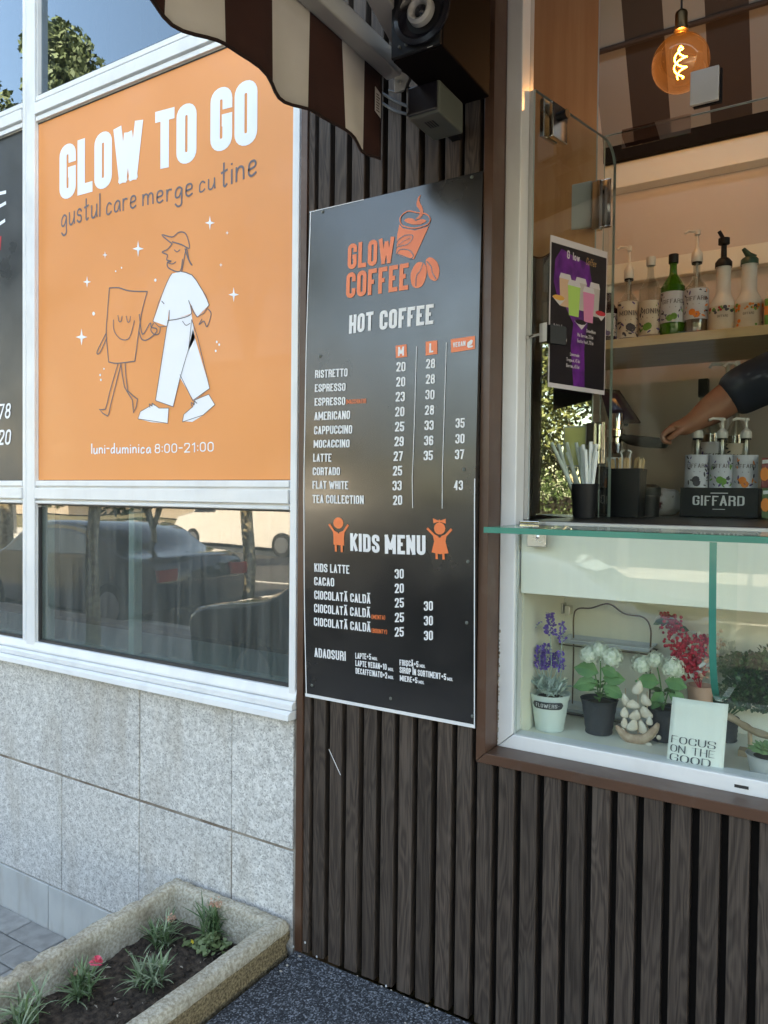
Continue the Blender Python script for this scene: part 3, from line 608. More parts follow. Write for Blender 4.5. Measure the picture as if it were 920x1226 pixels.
# brown window surround, mitred
mb = MB(); mb.prism([(-.7355, -.006, .8980), (-.7125, -.006, .9210), (-.7125, -.006, 3.3), (-.7355, -.006, 3.3)], (0, .068, 0), 'brown_metal'); mb.build('window_surround', ki, bevel=.001)
mb = MB(); mb.prism([(-.7345, -.006, .8970), (KX1, -.006, .8970), (KX1, -.006, .9205), (-.7115, -.006, .9205)], (0, .068, 0), 'brown_metal'); mb.build('window_surround', ki, bevel=.001)
# white frame (mitred corner)
YF = .0625
mb = MB(); mb.prism([(-.7125, YF, .9190), (-.674, YF, .9535), (-.674, YF, 3.3), (-.7125, YF, 3.3)], (0, .05, 0), 'white_frame'); mb.build('window_frame', ki, bevel=.0025)
mb = MB(); mb.prism([(-.7115, YF, .9187), (KX1, YF, .9187), (KX1, YF, .9527), (-.673, YF, .9527)], (0, .05, 0), 'white_frame'); mb.build('window_frame', ki, bevel=.0025)
a = at(888, 942, YF)
for du in (0, .35):
    MB().box(a.x-.013+du, a.x+.013+du, YF-.0012, YF+.001, a.z-.003, a.z+.003, 'gasket').build('drain_slot', ki)
mb = MB()
for k in range(26):
    z = .93+.011*k+random.uniform(-.004, .004); mb.ball((-.711+random.uniform(-.001, .002), YF-.001, z), random.uniform(.0012, .003), 'mortar', 6, 4, (1, .5, 1.6))
mb.build('sealant_crumb', ki, kind='stuff')
# vitrine pane, edge trims
MB().box(-.673, KX1, .072, .078, .9527, 1.436, 'vitrine_glass').build('vitrine_pane', ki)
MB().box(-.674, -.6705, .071, .079, .953, 1.436, 'glass_edge_pale').build('pane_seal', ki)
# carcass of the display
FZ = .940
MB().box(-.672, KX1, .081, .60, FZ-.02, FZ, 'cabinet_inside').build('display_floor', ki)
MB().box(-.690, -.671, .114, .60, FZ, 1.436, 'cabinet_inside').build('display_side', ki)
MB().box(-.671, KX1, .415, .432, FZ+.001, 1.436, 'cabinet_inside').build('display_back', ki)
MB().box(-.669, KX1, .088, .104, 1.2835, 1.432, 'cream_board').build('fascia', ki, bevel=.001)
# counter inside and glass ledge outside
MB().box(-.672, KX1, .108, .56, 1.438, 1.454, 'counter_dark').build('counter', ki, bevel=.001)
MB().box(-.86, -.02, .5605, 1.43, 1.438, 1.454, 'counter_dark').build('counter', ki, bevel=.001)
MB().box(-.86, -.03, .60, 1.43, .48, 1.437, 'cream_board').build('base_cabinet', ki)
MB().box(-.672, KX1, .0795, .1075, 1.4372, 1.4525, 'satin').build('counter_edge', ki, bevel=.001)
mb = MB(); z0, z1 = 1.4375, 1.4490
mb.box(-.632, KX1, -.205, .062, z0+.0005, z1, 'vitrine_glass'); mb.build('glass_ledge', ki)
mb = MB(); mb.box(-.632, KX1, -.2062, -.2050, z0, z1, 'glass_edge'); mb.box(-.6332, -.632, -.205, .060, z0, z1, 'glass_edge'); mb.build('ledge_edge', ki)
# curved fin under the ledge
cv = [(-.2035, 1.4365), (-.200, 1.36), (-.192, 1.28), (-.178, 1.22), (-.150, 1.172), (-.110, 1.145), (-.060, 1.133), (.0, 1.130), (.071, 1.130)]
cv = catmull(cv, 4)
mb = MB(); xf = -.2125
mb.prism([(xf, y, z) for y, z in cv]+[(xf, .071, 1.4365)], (.011, 0, 0), 'vitrine_glass'); mb.build('glass_fin', ki)
mb = MB()
for i in range(len(cv)-1):
    (a0, b0), (a1, b1) = cv[i], cv[i+1]
    mb.add([(xf-.0004, a0-.0006, b0), (xf+.0114, a0-.0006, b0), (xf+.0114, a1-.0006, b1-.0004), (xf-.0004, a1-.0006, b1-.0004)], [(0, 1, 2, 3)], 'glass_edge' if i < len(cv)*.80 else 'glass_edge_pale')
mb.build('fin_edge', ki)
def clamp(px, py, wpx, hpx, Y, m='steel', d=.012, name='clamp', par=None):
    a = at(px, py+hpx, Y); b = at(px+wpx, py, Y)
    return bx(name, a.x, b.x, Y-d, Y, min(a.z, b.z), max(a.z, b.z), m, par or ki, bevel=.0015)
c1 = clamp(633, 639, 23, 15, .070, name='ledge_clamp')
MB().lathe([(0, -.001), (.0045, -.001), (.0045, .0), (0, .0015)], 'chrome', 12).build('screw', c1)
bpy.data.objects['screw'].rotation_euler = (R(90), 0, 0); bpy.data.objects['screw'].matrix_parent_inverse = Matrix(); bpy.data.objects['screw'].location = (at(644, 643, .057).x, .0575, at(644, 643, .057).z)
a = at(625, 627, .03); bx('ledge_clamp', a.x, a.x+.045, .018, .062, 1.4495, 1.4555, 'chrome', ki, bevel=.001)
# interior shell
IZ = 3.1
bx('inner_wall', -1.2, KX1, 1.45, 1.5, .28, IZ, 'cream_wall', ki)
bx('inner_wall', -.90, -.86, .5, 1.45, .28, IZ, 'cream_wall', ki)
bx('inner_wall', -.86, -.674, .62, .64, .28, IZ, 'cream_wall', ki)
bx('inner_wall', KX1, KX1+.05, .1, 1.5, .28, 3.3, 'cream_wall', ki)
bx('inner_floor', -.9, KX1, .43, 1.45, .28, .48, 'counter_dark', ki)
bx('roof_slab', -1.26, KX1+.05, .05, 1.5, 3.5, 3.6, 'dark_backing', ki)
# cream ceiling beam across the back, ledge strip, shelf
b0 = at(735, 200, 1.38); b1 = at(735, 226, 1.38)
bx('beam', -.88, KX1, 1.38, 1.45, b1.z, b0.z+.01, 'cream_board', ki, bevel=.003)
b2 = at(733, 338, 1.38); bx('wall_ledge', -.88, KX1, 1.405, 1.45, b2.z, b2.z+.075, 'cream_board', ki, bevel=.003)
SH = at(733, 406.5, .95)
bx('bottle_shelf', -.86, KX1, .95, 1.38, SH.z-.030, SH.z, 'shelf_wood', ki, bevel=.0015)
# sloped striped panel, added to stand in for the awning's reflection in glass
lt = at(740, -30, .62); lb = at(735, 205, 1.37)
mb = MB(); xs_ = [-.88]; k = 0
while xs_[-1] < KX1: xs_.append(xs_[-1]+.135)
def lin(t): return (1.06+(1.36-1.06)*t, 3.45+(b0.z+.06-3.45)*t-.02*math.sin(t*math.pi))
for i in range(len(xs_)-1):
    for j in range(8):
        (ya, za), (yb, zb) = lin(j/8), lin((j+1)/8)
        mb.add([(xs_[i], ya, za), (xs_[i+1], ya, za), (xs_[i+1], yb, zb), (xs_[i], yb, zb)], [(0, 1, 2, 3)], 'reflection_brown' if i % 2 else 'reflection_grey')
mb.build('awning_reflection_panel', ki)
ya, za = lin(.45); mb = MB(); mb.tube([(-.88, ya-.012, za-.03), (KX1, ya-.012, za-.03)], .010, 'reflection_brown', 8); mb.build('reflection_seam', ki)  # seam bar across the modelled awning reflection
bx('reflection_dark_band', -.88, KX1, 1.355, 1.379, b0.z+.011, b0.z+.10, 'dark_backing', ki)  # dark strip coloured for the dim reflection below the screen's top edge
# fixed mirror-like pane beside the frame
MY = .40; AL = R(18)
mA = at(627, 300, MY); mA.z = 0; dm = Vector((math.cos(AL), math.sin(AL), 0)); nm_ = Vector((math.sin(AL), -math.cos(AL), 0))
mB = atp(712, 300, mA, nm_); mB.z = 0
MB().prism([mA+Vector((0, 0, 1.455)), mB+Vector((0, 0, 1.455)), mB-nm_*.008+Vector((0, 0, 1.455)), mA-nm_*.008+Vector((0, 0, 1.455))], (0, 0, 1.645), 'mirror_pane').build('side_pane', ki)
MB().prism([mA-nm_*.010+Vector((-.02, 0, 1.455)), mB-nm_*.010+Vector((0, 0, 1.455)), mB-nm_*.014+Vector((0, 0, 1.455)), mA-nm_*.014+Vector((-.02, 0, 1.455))], (0, 0, 1.645), 'dark_backing').build('pane_backing', ki)
MB().prism([mB+dm*.0004-nm_*.001+Vector((0, 0, 1.455)), mB+dm*.004-nm_*.001+Vector((0, 0, 1.455)), mB+dm*.004-nm_*.007+Vector((0, 0, 1.455)), mB+dm*.0004-nm_*.007+Vector((0, 0, 1.455))], (0, 0, 1.645), 'glass_edge_pale').build('pane_edge', ki)
MY = mB.y-.012

bx('header_board', -.673, KX1, .0635, .10, 2.86, 3.3, 'dark_backing', ki)
def pp_(s_, z): return mA+dm*s_+nm_*.006+Vector((0, 0, z))
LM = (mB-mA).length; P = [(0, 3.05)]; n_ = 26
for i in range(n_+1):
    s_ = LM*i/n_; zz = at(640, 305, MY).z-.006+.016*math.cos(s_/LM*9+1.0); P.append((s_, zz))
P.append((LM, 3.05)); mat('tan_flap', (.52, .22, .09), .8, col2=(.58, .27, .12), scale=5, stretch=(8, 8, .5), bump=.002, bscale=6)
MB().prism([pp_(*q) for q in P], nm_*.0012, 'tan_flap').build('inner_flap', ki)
# side glass screen
A_ = Vector((-.6690, .118, 0)); TOPZ = 2.466
B_ = at(733, 300, .50); B_.z = 0
dirg = (B_-A_).normalized(); nrm = Vector((dirg.y, -dirg.x, 0))    # faces +x / camera
sg = thing('glass_screen', 'clear glass side screen with a round upper corner standing beside the white frame', 'glass screen', (A_.x, A_.y, 1.455))
Lg = (B_-A_).length
def sgp(s_, z, off=0): return A_+dirg*s_+nrm*off+Vector((0, 0, z))
out_ = [(0, 1.456), (0, TOPZ), (Lg-.06, TOPZ)]
for k in range(1, 8):
    a = math.pi/2*k/8; out_.append((Lg-.06+.06*math.sin(a), TOPZ-.06+.06*math.cos(a)))
out_ += [(Lg, TOPZ-.06), (Lg, 1.456)]
mb = MB(); mb.prism([sgp(s_, z) for s_, z in out_], nrm*.008, 'clear_glass'); mb.build('pane', sg)
mb = MB()
e2 = out_[:]
for i in range(len(e2)-1):
    a, b = e2[i], e2[i+1]; t_ = Vector((b[0]-a[0], b[1]-a[1])).normalized(); nx = -t_.y*.0006; nz = t_.x*.0006
    mb.add([sgp(a[0]+nx, a[1]+nz), sgp(b[0]+nx, b[1]+nz), sgp(b[0]+nx, b[1]+nz, .008), sgp(a[0]+nx, a[1]+nz, .008)], [(0, 1, 2, 3)], 'glass_edge_pale')
mb.build('pane_edge', sg)
def on_sg(u, v, off=0.0): return atp(u, v, A_+nrm*off, nrm)
def sg_block(u, v, w_, h, off, d, m, name, par):
    p0 = on_sg(u, v+h, off); p1 = on_sg(u+w_, v+h*.9, off); s0 = (p0-A_).dot(dirg); s1 = (p1-A_).dot(dirg); z1 = on_sg(u, v, off).z
    mb = MB(); P = [sgp(s0, p0.z, off), sgp(s1, p0.z, off), sgp(s1, z1, off), sgp(s0, z1, off)]
    mb.prism(P, nrm*d, m); return mb.build(name, par, bevel=.002)
cl = sg_block(657, 122, 18, 42, .0085, .012, 'chrome', 'clamp', sg)
sg_block(646, 118, 17, 46, -.013, .012, 'steel', 'clamp', sg)
p = on_sg(674, 138, .0205); mb = MB(); mb.tube([p, p+nrm*.014], .011, 'black_plastic', 14); mb.build('clamp_knob', sg, smooth=True)
MB().box(-.6735, -.6655, .113, .1175, 1.456, TOPZ-.002, 'arm_white').build('hinge_rail', sg)
bx('inner_jamb', -.690, -.6745, .1135, .135, 1.456, 2.86, 'arm_white', ki)
# front screen
FY = .47
fs = thing('glass_screen', 'clear glass front screen inside the serving window, below the bulb', 'glass screen', (-.3, FY, 1.455))
fz = at(745, 158, FY).z; f0 = at(722, 300, FY).x
MB().box(f0, KX1-.02, FY, FY+.008, 1.455, fz, 'screen_glass').build('pane', fs)
MB().box(f0, KX1-.02, FY, FY+.008, fz, fz+.0015, 'glass_edge_pale').build('pane_edge', fs)
MB().box(f0-.0012, f0-.0001, FY, FY+.008, 1.455, fz, 'glass_edge_pale').build('pane_edge', fs)
a = at(744, 158, FY-.01); b = at(827, 146, FY-.01); bx('edge_strip', a.x, b.x, FY-.004, FY-.001, fz-.045, fz+.004, 'white_plastic', fs); 
MATS['strip'] = glass('strip', (.8, .72, .68), k=4, f0=.07); bpy.data.objects['edge_strip'].data.materials[0] = M['strip']
def fclamp(u, v, w_, h, Y, m, name, d=.012):
    a = at(u, v+h, Y); b = at(u+w_, v+h, Y); c = at(u, v, Y); return bx(name, a.x, b.x, Y-d, Y, a.z, c.z, m, fs, bevel=.0018)
fclamp(827, 89, 34, 40, FY-.002, 'clamp_sky_tone', 'clamp'); fclamp(831, 92, 34, 40, FY+.022, 'black_plastic', 'clamp')
for v, h, nm, mm in ((224, 54, 'upper', 'steel'), (511, 48, 'lower', 'steel')):
    fclamp(681 if nm == 'upper' else 676, v, 28, h, MY-.002, 'steel', 'hinge_plate')
    fclamp(711 if nm == 'upper' else 704, v-4, 10, h+4, MY-.006, 'chrome', 'hinge_block', .02)
    o = fclamp(716 if nm == 'upper' else 709, v-5, 17, h+2, FY-.002, 'chrome', 'hinge_block', .016)
MATS['clamp_mirror'] = mat('clamp_mirror', (.40, .40, .37), .22, metal=.35, spec=.8)
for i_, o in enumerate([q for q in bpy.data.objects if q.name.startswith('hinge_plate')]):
    o.data.materials[0] = M['clamp_sky_tone']  # pale base colour carries the sky that the plates would mirror
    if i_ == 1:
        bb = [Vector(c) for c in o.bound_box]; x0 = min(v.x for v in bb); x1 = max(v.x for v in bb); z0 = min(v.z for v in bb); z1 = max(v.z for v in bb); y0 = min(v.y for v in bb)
        q = bx('hinge_reflection', x0+.004, x1-.004, y0-.0008, y0-.0001, z0+.004, z1-.004, 'reflection_yellow', None); q.parent = fs; q.matrix_parent_inverse = Matrix.Translation(-Vector(fs.location))  # yellow reflection on the lower plate, added as a thin coloured panel

# ================================================================== MENU SIGN
ms = thing('menu_board', 'dark coffee menu board on the slats with orange logo and price columns', 'menu board', (-.985, -.012, .98))
SX0, SX1, SZ0, SZ1, SM = -1.230, -.7365, .975, 2.247, 1.548
def sy(x, z):
    """front of the slightly buckled board"""
    y = -.008-(.020*(1-(z-SM)/(SZ1-SM)) if z > SM else .020*(1-(SM-z)/(SM-SZ0)))
    y -= .0012*math.sin((x+1.23)*9)*math.sin(z*5) + .0015*max(0, 1-abs(z-SM)/.05)*-1
    return y
nx_, nz_ = 20, 52
zs = sorted(set([SZ0+(SZ1-SZ0)*j/nz_ for j in range(nz_+1)]+[SM, SM-.002, SM+.002]))
xs2 = [SX0+(SX1-SX0)*i/nx_ for i in range(nx_+1)]
vs = []; fs_ = []
for z in zs:
    for x in xs2: vs.append((x, sy(x, z), z))
W_ = nx_+1
for j in range(len(zs)-1):
    for i in range(nx_): fs_.append((j*W_+i, j*W_+i+1, (j+1)*W_+i+1, (j+1)*W_+i))
mb = MB(); n0 = len(vs); mb.add(vs, fs_, 'sign_board')
back = [(SX0, -.001, SZ0), (SX1, -.001, SZ0), (SX1, -.001, SZ1), (SX0, -.001, SZ1)]
for (i0, step, cnt) in ((0, 1, nx_), ((len(zs)-1)*W_, 1, nx_), (0, W_, len(zs)-1), (nx_, W_, len(zs)-1)):
    for k in range(cnt):
        a = vs[i0+step*k]; b = vs[i0+step*(k+1)]; mb.add([a, b, (b[0], -.001, b[2]), (a[0], -.001, a[2])], [(0, 1, 2, 3)], 'sign_board')
o = mb.build('board', ms, smooth=True)
smap = lambda x, y, l: (x, sy(x, y)-.0012-l, y)
mb = MB()
def sline(pts, w_, m): mb.ribbon(pts, w_, m, lambda x, y, l: (x, sy(x, y)-.0008-l, y), cap=0)
sline([(SX0+.003+.0015*math.sin(z*9), z) for z in zs], .0028, 'sign_edge'); sline([(SX0, SZ0+.0045), (SX1, SZ0+.0045)], .0085, 'sign_edge')
sline([(SX1-.0015, z) for z in zs if z < 1.56], .0026, 'sign_edge'); sline([(SX0, SZ1-.001), (SX0+.17, SZ1-.001)], .002, 'sign_edge')
mb.build('edge_border', ms)
def sp(x, y, ox, oy, sc): p = at(ox+x/sc, oy+y/sc, -.019); return (p.x, p.z)
def sword(mb, s, x0, x1, top, base, ox, oy, sc, m, wd=.27, t=.15, gap=.075, r=.16, **k):
    """a word fitted between two ends; top/base are at the left end; base2 at the right end"""
    a = sp(x0, base[0], ox, oy, sc); b = sp(x1, base[1], ox, oy, sc); c = sp(x0, top, ox, oy, sc); h = c[1]-a[1]
    nn = text_width(s, 1, wd, t, gap)*h; f = (b[0]-a[0])/nn; sl_ = (b[1]-a[1])/(b[0]-a[0])
    text(mb, s, a[0], a[1], h, m, lambda x, y, l: smap(a[0]+(x-a[0])*f, y+(x-a[0])*f*sl_, l), wd=wd, t=t, gap=gap, r=r, **k)
c5 = (350, 190, 3.68); c6 = (350, 400, 3.68); c7 = (350, 590, 3.68)
mb = MB()
sword(mb, 'GLOW', 238, 442, 373, (486, 455), *c5, 'sign_orange', t=.17); sword(mb, 'COFFEE', 234, 508, 502, (615, 575), *c5, 'sign_orange', t=.17)
mb.build('logo_lettering', ms)
def spoly(pts, c, m, smooth=0, lift=0.0):
    q = [sp(x, y, *c) for x, y in pts]; q = catmull(q, smooth, True) if smooth else q
    mb.poly(q, m, smap, lift)
def sstroke(pts, c, wd_, m, smooth=4, closed=False, off=.0006):
    q = [sp(x, y, *c) for x, y in pts]; q = catmull(q, smooth, closed) if smooth else q
    mb.ribbon(q, wd_, m, lambda x, y, l: smap(x, y, l+off), closed, cap=.3)
mb = MB()   # cup with steam, beans
sstroke([(468, 262), (480, 290), (535, 302), (590, 285), (602, 262), (585, 240), (540, 232), (505, 226), (480, 240)], c5, .0026, 'sign_orange', closed=True)
spoly([(465, 285), (480, 302), (535, 312), (590, 296), (600, 285), (532, 440), (490, 432), (452, 418), (456, 330)], c5, 'sign_orange')
spoly([(536, 262), (552, 245), (556, 225), (540, 200), (545, 170), (558, 153), (552, 180), (568, 215), (568, 240), (555, 258)], c5, 'sign_orange', 3)
spoly([(485, 268), (505, 256), (530, 262), (536, 270), (560, 262), (585, 268), (560, 284), (520, 285)], c5, 'sign_orange', 2)
mb.build('cup_emblem', ms); mb = MB()
sstroke([(452, 395), (458, 360), (490, 335), (525, 335), (520, 355), (500, 375), (460, 385)], c5, .0022, 'sign_board', closed=True); sstroke([(455, 418), (470, 398), (510, 400), (530, 425), (515, 438), (480, 425), (455, 418)], c5, .0022, 'sign_board', closed=True)
sstroke([(462, 378), (485, 360), (515, 345)], c5, .0016, 'sign_board')
mb.build('cup_emblem_detail', ms); mb = MB()
spoly([(543, 458), (570, 455), (588, 480), (585, 525), (568, 560), (540, 568), (522, 548), (520, 500)], c5, 'sign_orange', 4); spoly([(585, 445), (605, 432), (632, 450), (645, 485), (640, 525), (622, 537), (600, 520), (590, 480)], c5, 'sign_orange', 4)
mb.build('bean_emblem', ms); mb = MB()
sstroke([(572, 460), (562, 490), (545, 515), (543, 560)], c5, .0022, 'sign_board'); sstroke([(590, 450), (610, 475), (615, 500), (632, 528)], c5, .0022, 'sign_board'); mb.build('bean_emblem_detail', ms)
for a_ in (('HOT', 250, 356, 690, (772, 755), *c5), ('COFFEE', 384, 622, 670, (755, 728), *c5), ('KIDS', 261, 390, 177, (255, 265), *c7), ('MENU', 413, 592, 184, (268, 274), *c7)): mb = MB(); sword(mb, *a_, 'sign_white', t=.18); mb.build('heading_word', ms)
mb = MB()
for s_, x0, x1, yt, yb, ye, c in (('RISTRETTO', 104, 247, 160, 195, 187, c6), ('ESPRESSO', 104, 240, 222, 256, 251, c6), ('ESPRESSO', 104, 240, 283, 317, 313, c6), ('AMERICANO', 104, 262, 345, 381, 375, c6), ('CAPPUCCINO', 104, 272, 407, 443, 439, c6), ('MOCACCINO', 103, 262, 468, 502, 500, c6), ('LATTE', 102, 183, 528, 563, 563, c6), ('CORTADO', 100, 221, 588, 622, 622, c6), ('FLAT WHITE', 99, 257, 647, 682, 684, c6), ('TEA COLLECTION', 99, 325, 708, 744, 749, c6),
        ('KIDS LATTE', 100, 255, 310, 347, 357, c7), ('CACAO', 98, 187, 370, 407, 413, c7), ('CIOCOLAT\u0102 CALD\u0102', 97, 345, 430, 468, 489, c7), ('CIOCOLAT\u0102 CALD\u0102', 95, 343, 489, 527, 551, c7), ('CIOCOLAT\u0102 CALD\u0102', 93, 343, 549, 586, 615, c7), ('ADAOSURI', 92, 230, 684, 725, 743, c7)):
    mb = MB(); sword(mb, s_, x0, x1, yt, (yb, ye), *c, 'sign_white'); mb.build('drink_name', ms)
mb = MB()
for s_, x, y, c in (('20', 462, 124, c6), ('20', 462, 190, c6), ('23', 461, 256, c6), ('20', 460, 322, c6), ('25', 460, 388, c6), ('29', 459, 453, c6), ('27', 456, 518, c6), ('25', 453, 582, c6), ('33', 451, 647, c6), ('20', 453, 711, c6), ('28', 592, 110, c6), ('28', 592, 178, c6), ('30', 591, 247, c6), ('28', 590, 315, c6), ('33', 589, 382, c6), ('36', 588, 449, c6), ('35', 587, 515, c6), ('35', 725, 372, c6), ('30', 725, 441, c6), ('37', 724, 510, c6), ('43', 719, 646, c6),
        ('30', 454, 336, c7), ('20', 453, 400, c7), ('25', 452, 464, c7), ('25', 451, 529, c7), ('25', 449, 593, c7), ('30', 580, 478, c7), ('30', 579, 543, c7), ('30', 578, 609, c7)):
    mb = MB(); sword(mb, s_, x, x+40, y, (y+42, y+41), *c, 'sign_white'); mb.build('price_figure', ms)
mb = MB()
for s_, x0, x1, yt, yb, ye in (('LAPTE+5', 272, 342, 706, 732, 738), ('LAPTE VEGAN+10', 272, 410, 739, 765, 783), ('DECAFFEINATO+2', 272, 412, 773, 799, 821), ('FRI\u0218C\u0102+5', 468, 552, 736, 762, 771), ('SIROP \u00ceN SORTIMENT+5', 468, 674, 768, 795, 828), ('MIERE+5', 468, 546, 806, 831, 842)): sword(mb, s_, x0, x1, yt, (yb, ye), *c7, 'sign_white', t=.17)
for x, y in ((346, 739), (416, 787), (416, 822), (557, 772), (679, 830), (551, 844)): sword(mb, 'MDL', x, x+25, y-15, (y-1, y+2), *c7, 'sign_white')
mb.build('extras_lettering', ms)
mb = MB()
sword(mb, '(MACCHIATO)', 243, 331, 290, (309, 305), *c6, 'sign_orange', t=.12); mb.build('flavour_word', ms); mb = MB(); sword(mb, '(MENTA)', 348, 408, 537, (556, 560), *c7, 'sign_orange', t=.12); mb.build('flavour_word', ms); mb = MB(); sword(mb, '(BOUNTY)', 347, 415, 598, (617, 624), *c7, 'sign_orange', t=.12); mb.build('flavour_word', ms)
mb = MB()
spoly([(457, 52), (505, 45), (508, 100), (459, 106)], c6, 'sign_orange'); mb.build('size_badge', ms); mb = MB(); spoly([(589, 34), (640, 28), (641, 88), (590, 95)], c6, 'sign_orange'); mb.build('size_badge', ms); mb = MB(); spoly([(700, 23), (806, 8), (807, 66), (702, 82)], c6, 'sign_orange'); mb.build('size_badge', ms)
lift_map = smap
mb = MB(); _s = smap; smap = lambda x, y, l: _s(x, y, l+.0009)
sword(mb, 'M', 469, 495, 58, (98, 95), *c6, 'sign_white', t=.17); mb.build('badge_letter', ms); mb = MB(); sword(mb, 'L', 606, 624, 42, (83, 80), *c6, 'sign_white', t=.17); mb.build('badge_letter', ms); mb = MB(); sword(mb, 'VEGAN', 710, 766, 38, (60, 52), *c6, 'sign_white', t=.17)
spoly([(772, 55), (774, 38), (790, 25), (798, 28), (794, 45), (782, 52), (798, 50), (797, 58), (778, 62)], c6, 'sign_white', 0); mb.build('badge_lettering', ms); smap = _s
mb = MB()
sstroke([(550, 55), (547, 250), (543, 500), (538, 632)], c6, .0016, 'sign_white', 0); sstroke([(538, 632), (539, 765)], c6, .0016, 'sign_white', 0); sstroke([(681, 38), (676, 300), (670, 600), (668, 768)], c6, .0016, 'sign_white', 0); mb.build('column_line', ms)
mb = MB()
def circ(cx, cy, rx, ry, n=14): return [(cx+rx*math.cos(2*math.pi*k/n), cy+ry*math.sin(2*math.pi*k/n)) for k in range(n)]
spoly(circ(211, 133, 22, 25), c7, 'sign_orange'); sstroke([(172, 140), (192, 172), (205, 178)], c7, .0058, 'sign_orange', 0); sstroke([(253, 143), (234, 172), (218, 178)], c7, .0058, 'sign_orange', 0)
spoly([(186, 162), (211, 180), (238, 166), (234, 200), (234, 232), (187, 228), (188, 195)], c7, 'sign_orange'); sstroke([(198, 225), (198, 256)], c7, .0062, 'sign_orange', 0); sstroke([(224, 228), (224, 258)], c7, .0062, 'sign_orange', 0)
mb.build('boy_emblem', ms); mb = MB()
spoly(circ(655, 157, 25, 27), c7, 'sign_orange'); spoly([(626, 112), (650, 122), (654, 116), (658, 122), (682, 114), (682, 136), (658, 128), (654, 132), (650, 128), (628, 134)], c7, 'sign_orange')
sstroke([(603, 158), (630, 186), (645, 195)], c7, .0058, 'sign_orange', 0); sstroke([(706, 162), (682, 188), (665, 195)], c7, .0058, 'sign_orange', 0)
spoly([(624, 182), (655, 198), (686, 184), (680, 215), (692, 266), (655, 270), (618, 262), (630, 214)], c7, 'sign_orange'); sstroke([(640, 262), (641, 288)], c7, .0062, 'sign_orange', 0); sstroke([(670, 264), (671, 290)], c7, .0062, 'sign_orange', 0)
mb.build('girl_emblem', ms)
scr = [(785, 75, c5), (124, 228, c5), (124, 870, c5), (763, 597, c6), (777, 303, c7), (768, 573, c7), (78, 852, c7), (425, 910, c7), (788, 988, c7)]
for x, y, c in scr:
    q = sp(x, y, *c); mb = MB(); mb.ball((0, 0, 0), .0042, 'grey_plastic', 12, 6, (1, .5, 1)); o = mb.build('screw', ms, smooth=True, loc=None); o.matrix_parent_inverse = Matrix.Translation(-Vector(ms.location)); o.location = (q[0], sy(*q)-.001, q[1])
# stray straw caught on the slats
mb = MB(); a = at(394, 897, -.004); b = at(408, 928, -.004); mb.tube([a, b], .0009, 'sign_edge', 5); tag(mb.build('dry_straw'), 'thin pale dry straw stuck on the dark slats below the menu board', 'straw')

# ================================================================== AWNING
aw = thing('striped_awning', 'brown and cream striped awning with scalloped side flap over the kiosk', 'awning', (.2, -.1, 2.5))
AXN = -.943; AY1 = -.115; AY0 = -1.22
def scal(y): return 2.276+.0085*math.cos((y+.075)*2*math.pi/.255)
bnd = [AY1, -.188, -.275, -.385, -.500, -.628, -.745, -.86, -.975, -1.09, AY0]
mb = MB(); mh = MB(); cols = 14
for k in range(len(bnd)-1):
    m_ = 'awning_brown' if k % 2 == 0 else 'awning_white'; n_ = 6
    for i in range(n_):
        ya = bnd[k]+(bnd[k+1]-bnd[k])*i/n_; yb = bnd[k]+(bnd[k+1]-bnd[k])*(i+1)/n_
        for j in range(5):
            def pt(y, t):
                z = scal(y)+(2.474-scal(y))*t; return (AXN+(.010*math.sin(y*19)+.006*math.sin(y*47+1))*(1-t), y, z)
            mb.add([pt(ya, j/5), pt(yb, j/5), pt(yb, (j+1)/5), pt(ya, (j+1)/5)], [(0, 1, 2, 3)], m_)
        mh.tube([pt(ya, 0), pt(yb, 0)], .0035, 'awning_hem', 6)
mh.tube([pt(AY1, 0), pt(AY1, 1)], .0025, 'awning_hem', 6)
mb.weld = True; o = mb.build('side_flap', aw, smooth='all'); sm_ = o.modifiers.new('solid', 'SOLIDIFY'); sm_.thickness = .0012
mh.build('flap_hem', aw)
# care tag sewn on
p = [(AXN+.006, -.128, 2.365), (AXN+.006, -.152, 2.372), (AXN+.006, -.152, 2.425), (AXN+.006, -.128, 2.418)]
mb = MB(); mb.prism(p, (.001, 0, 0), 'awning_white'); o = mb.build('care_tag', aw)
mb = MB()
for k in range(7): mb.box(AXN+.0071, AXN+.0074, -.148, -.132+random.uniform(-.006, 0), 2.374+.006*k, 2.3765+.006*k, 'brown_metal')
mb.build('tag_print', o)
# front flap
mb = MB(); mh = MB(); x = AXN; k = 0
def fsc(x): return 2.285+.016*math.cos((x-AXN)*2*math.pi/.26)
while x < 1.7:
    for i in range(6):
        xa = x+.115*i/6; xb = x+.115*(i+1)/6
        mb.add([(xa, AY0-.004, fsc(xa)), (xb, AY0-.004, fsc(xb)), (xb, AY0, 2.474), (xa, AY0, 2.474)], [(0, 1, 2, 3)], 'awning_brown' if k % 2 == 0 else 'awning_white')
        mh.tube([(xa, AY0-.004, fsc(xa)), (xb, AY0-.004, fsc(xb))], .0035, 'awning_hem', 5)
    x += .115; k += 1
mb.weld = True; mb.build('front_flap', aw, smooth='all'); mh.build('flap_hem', aw)
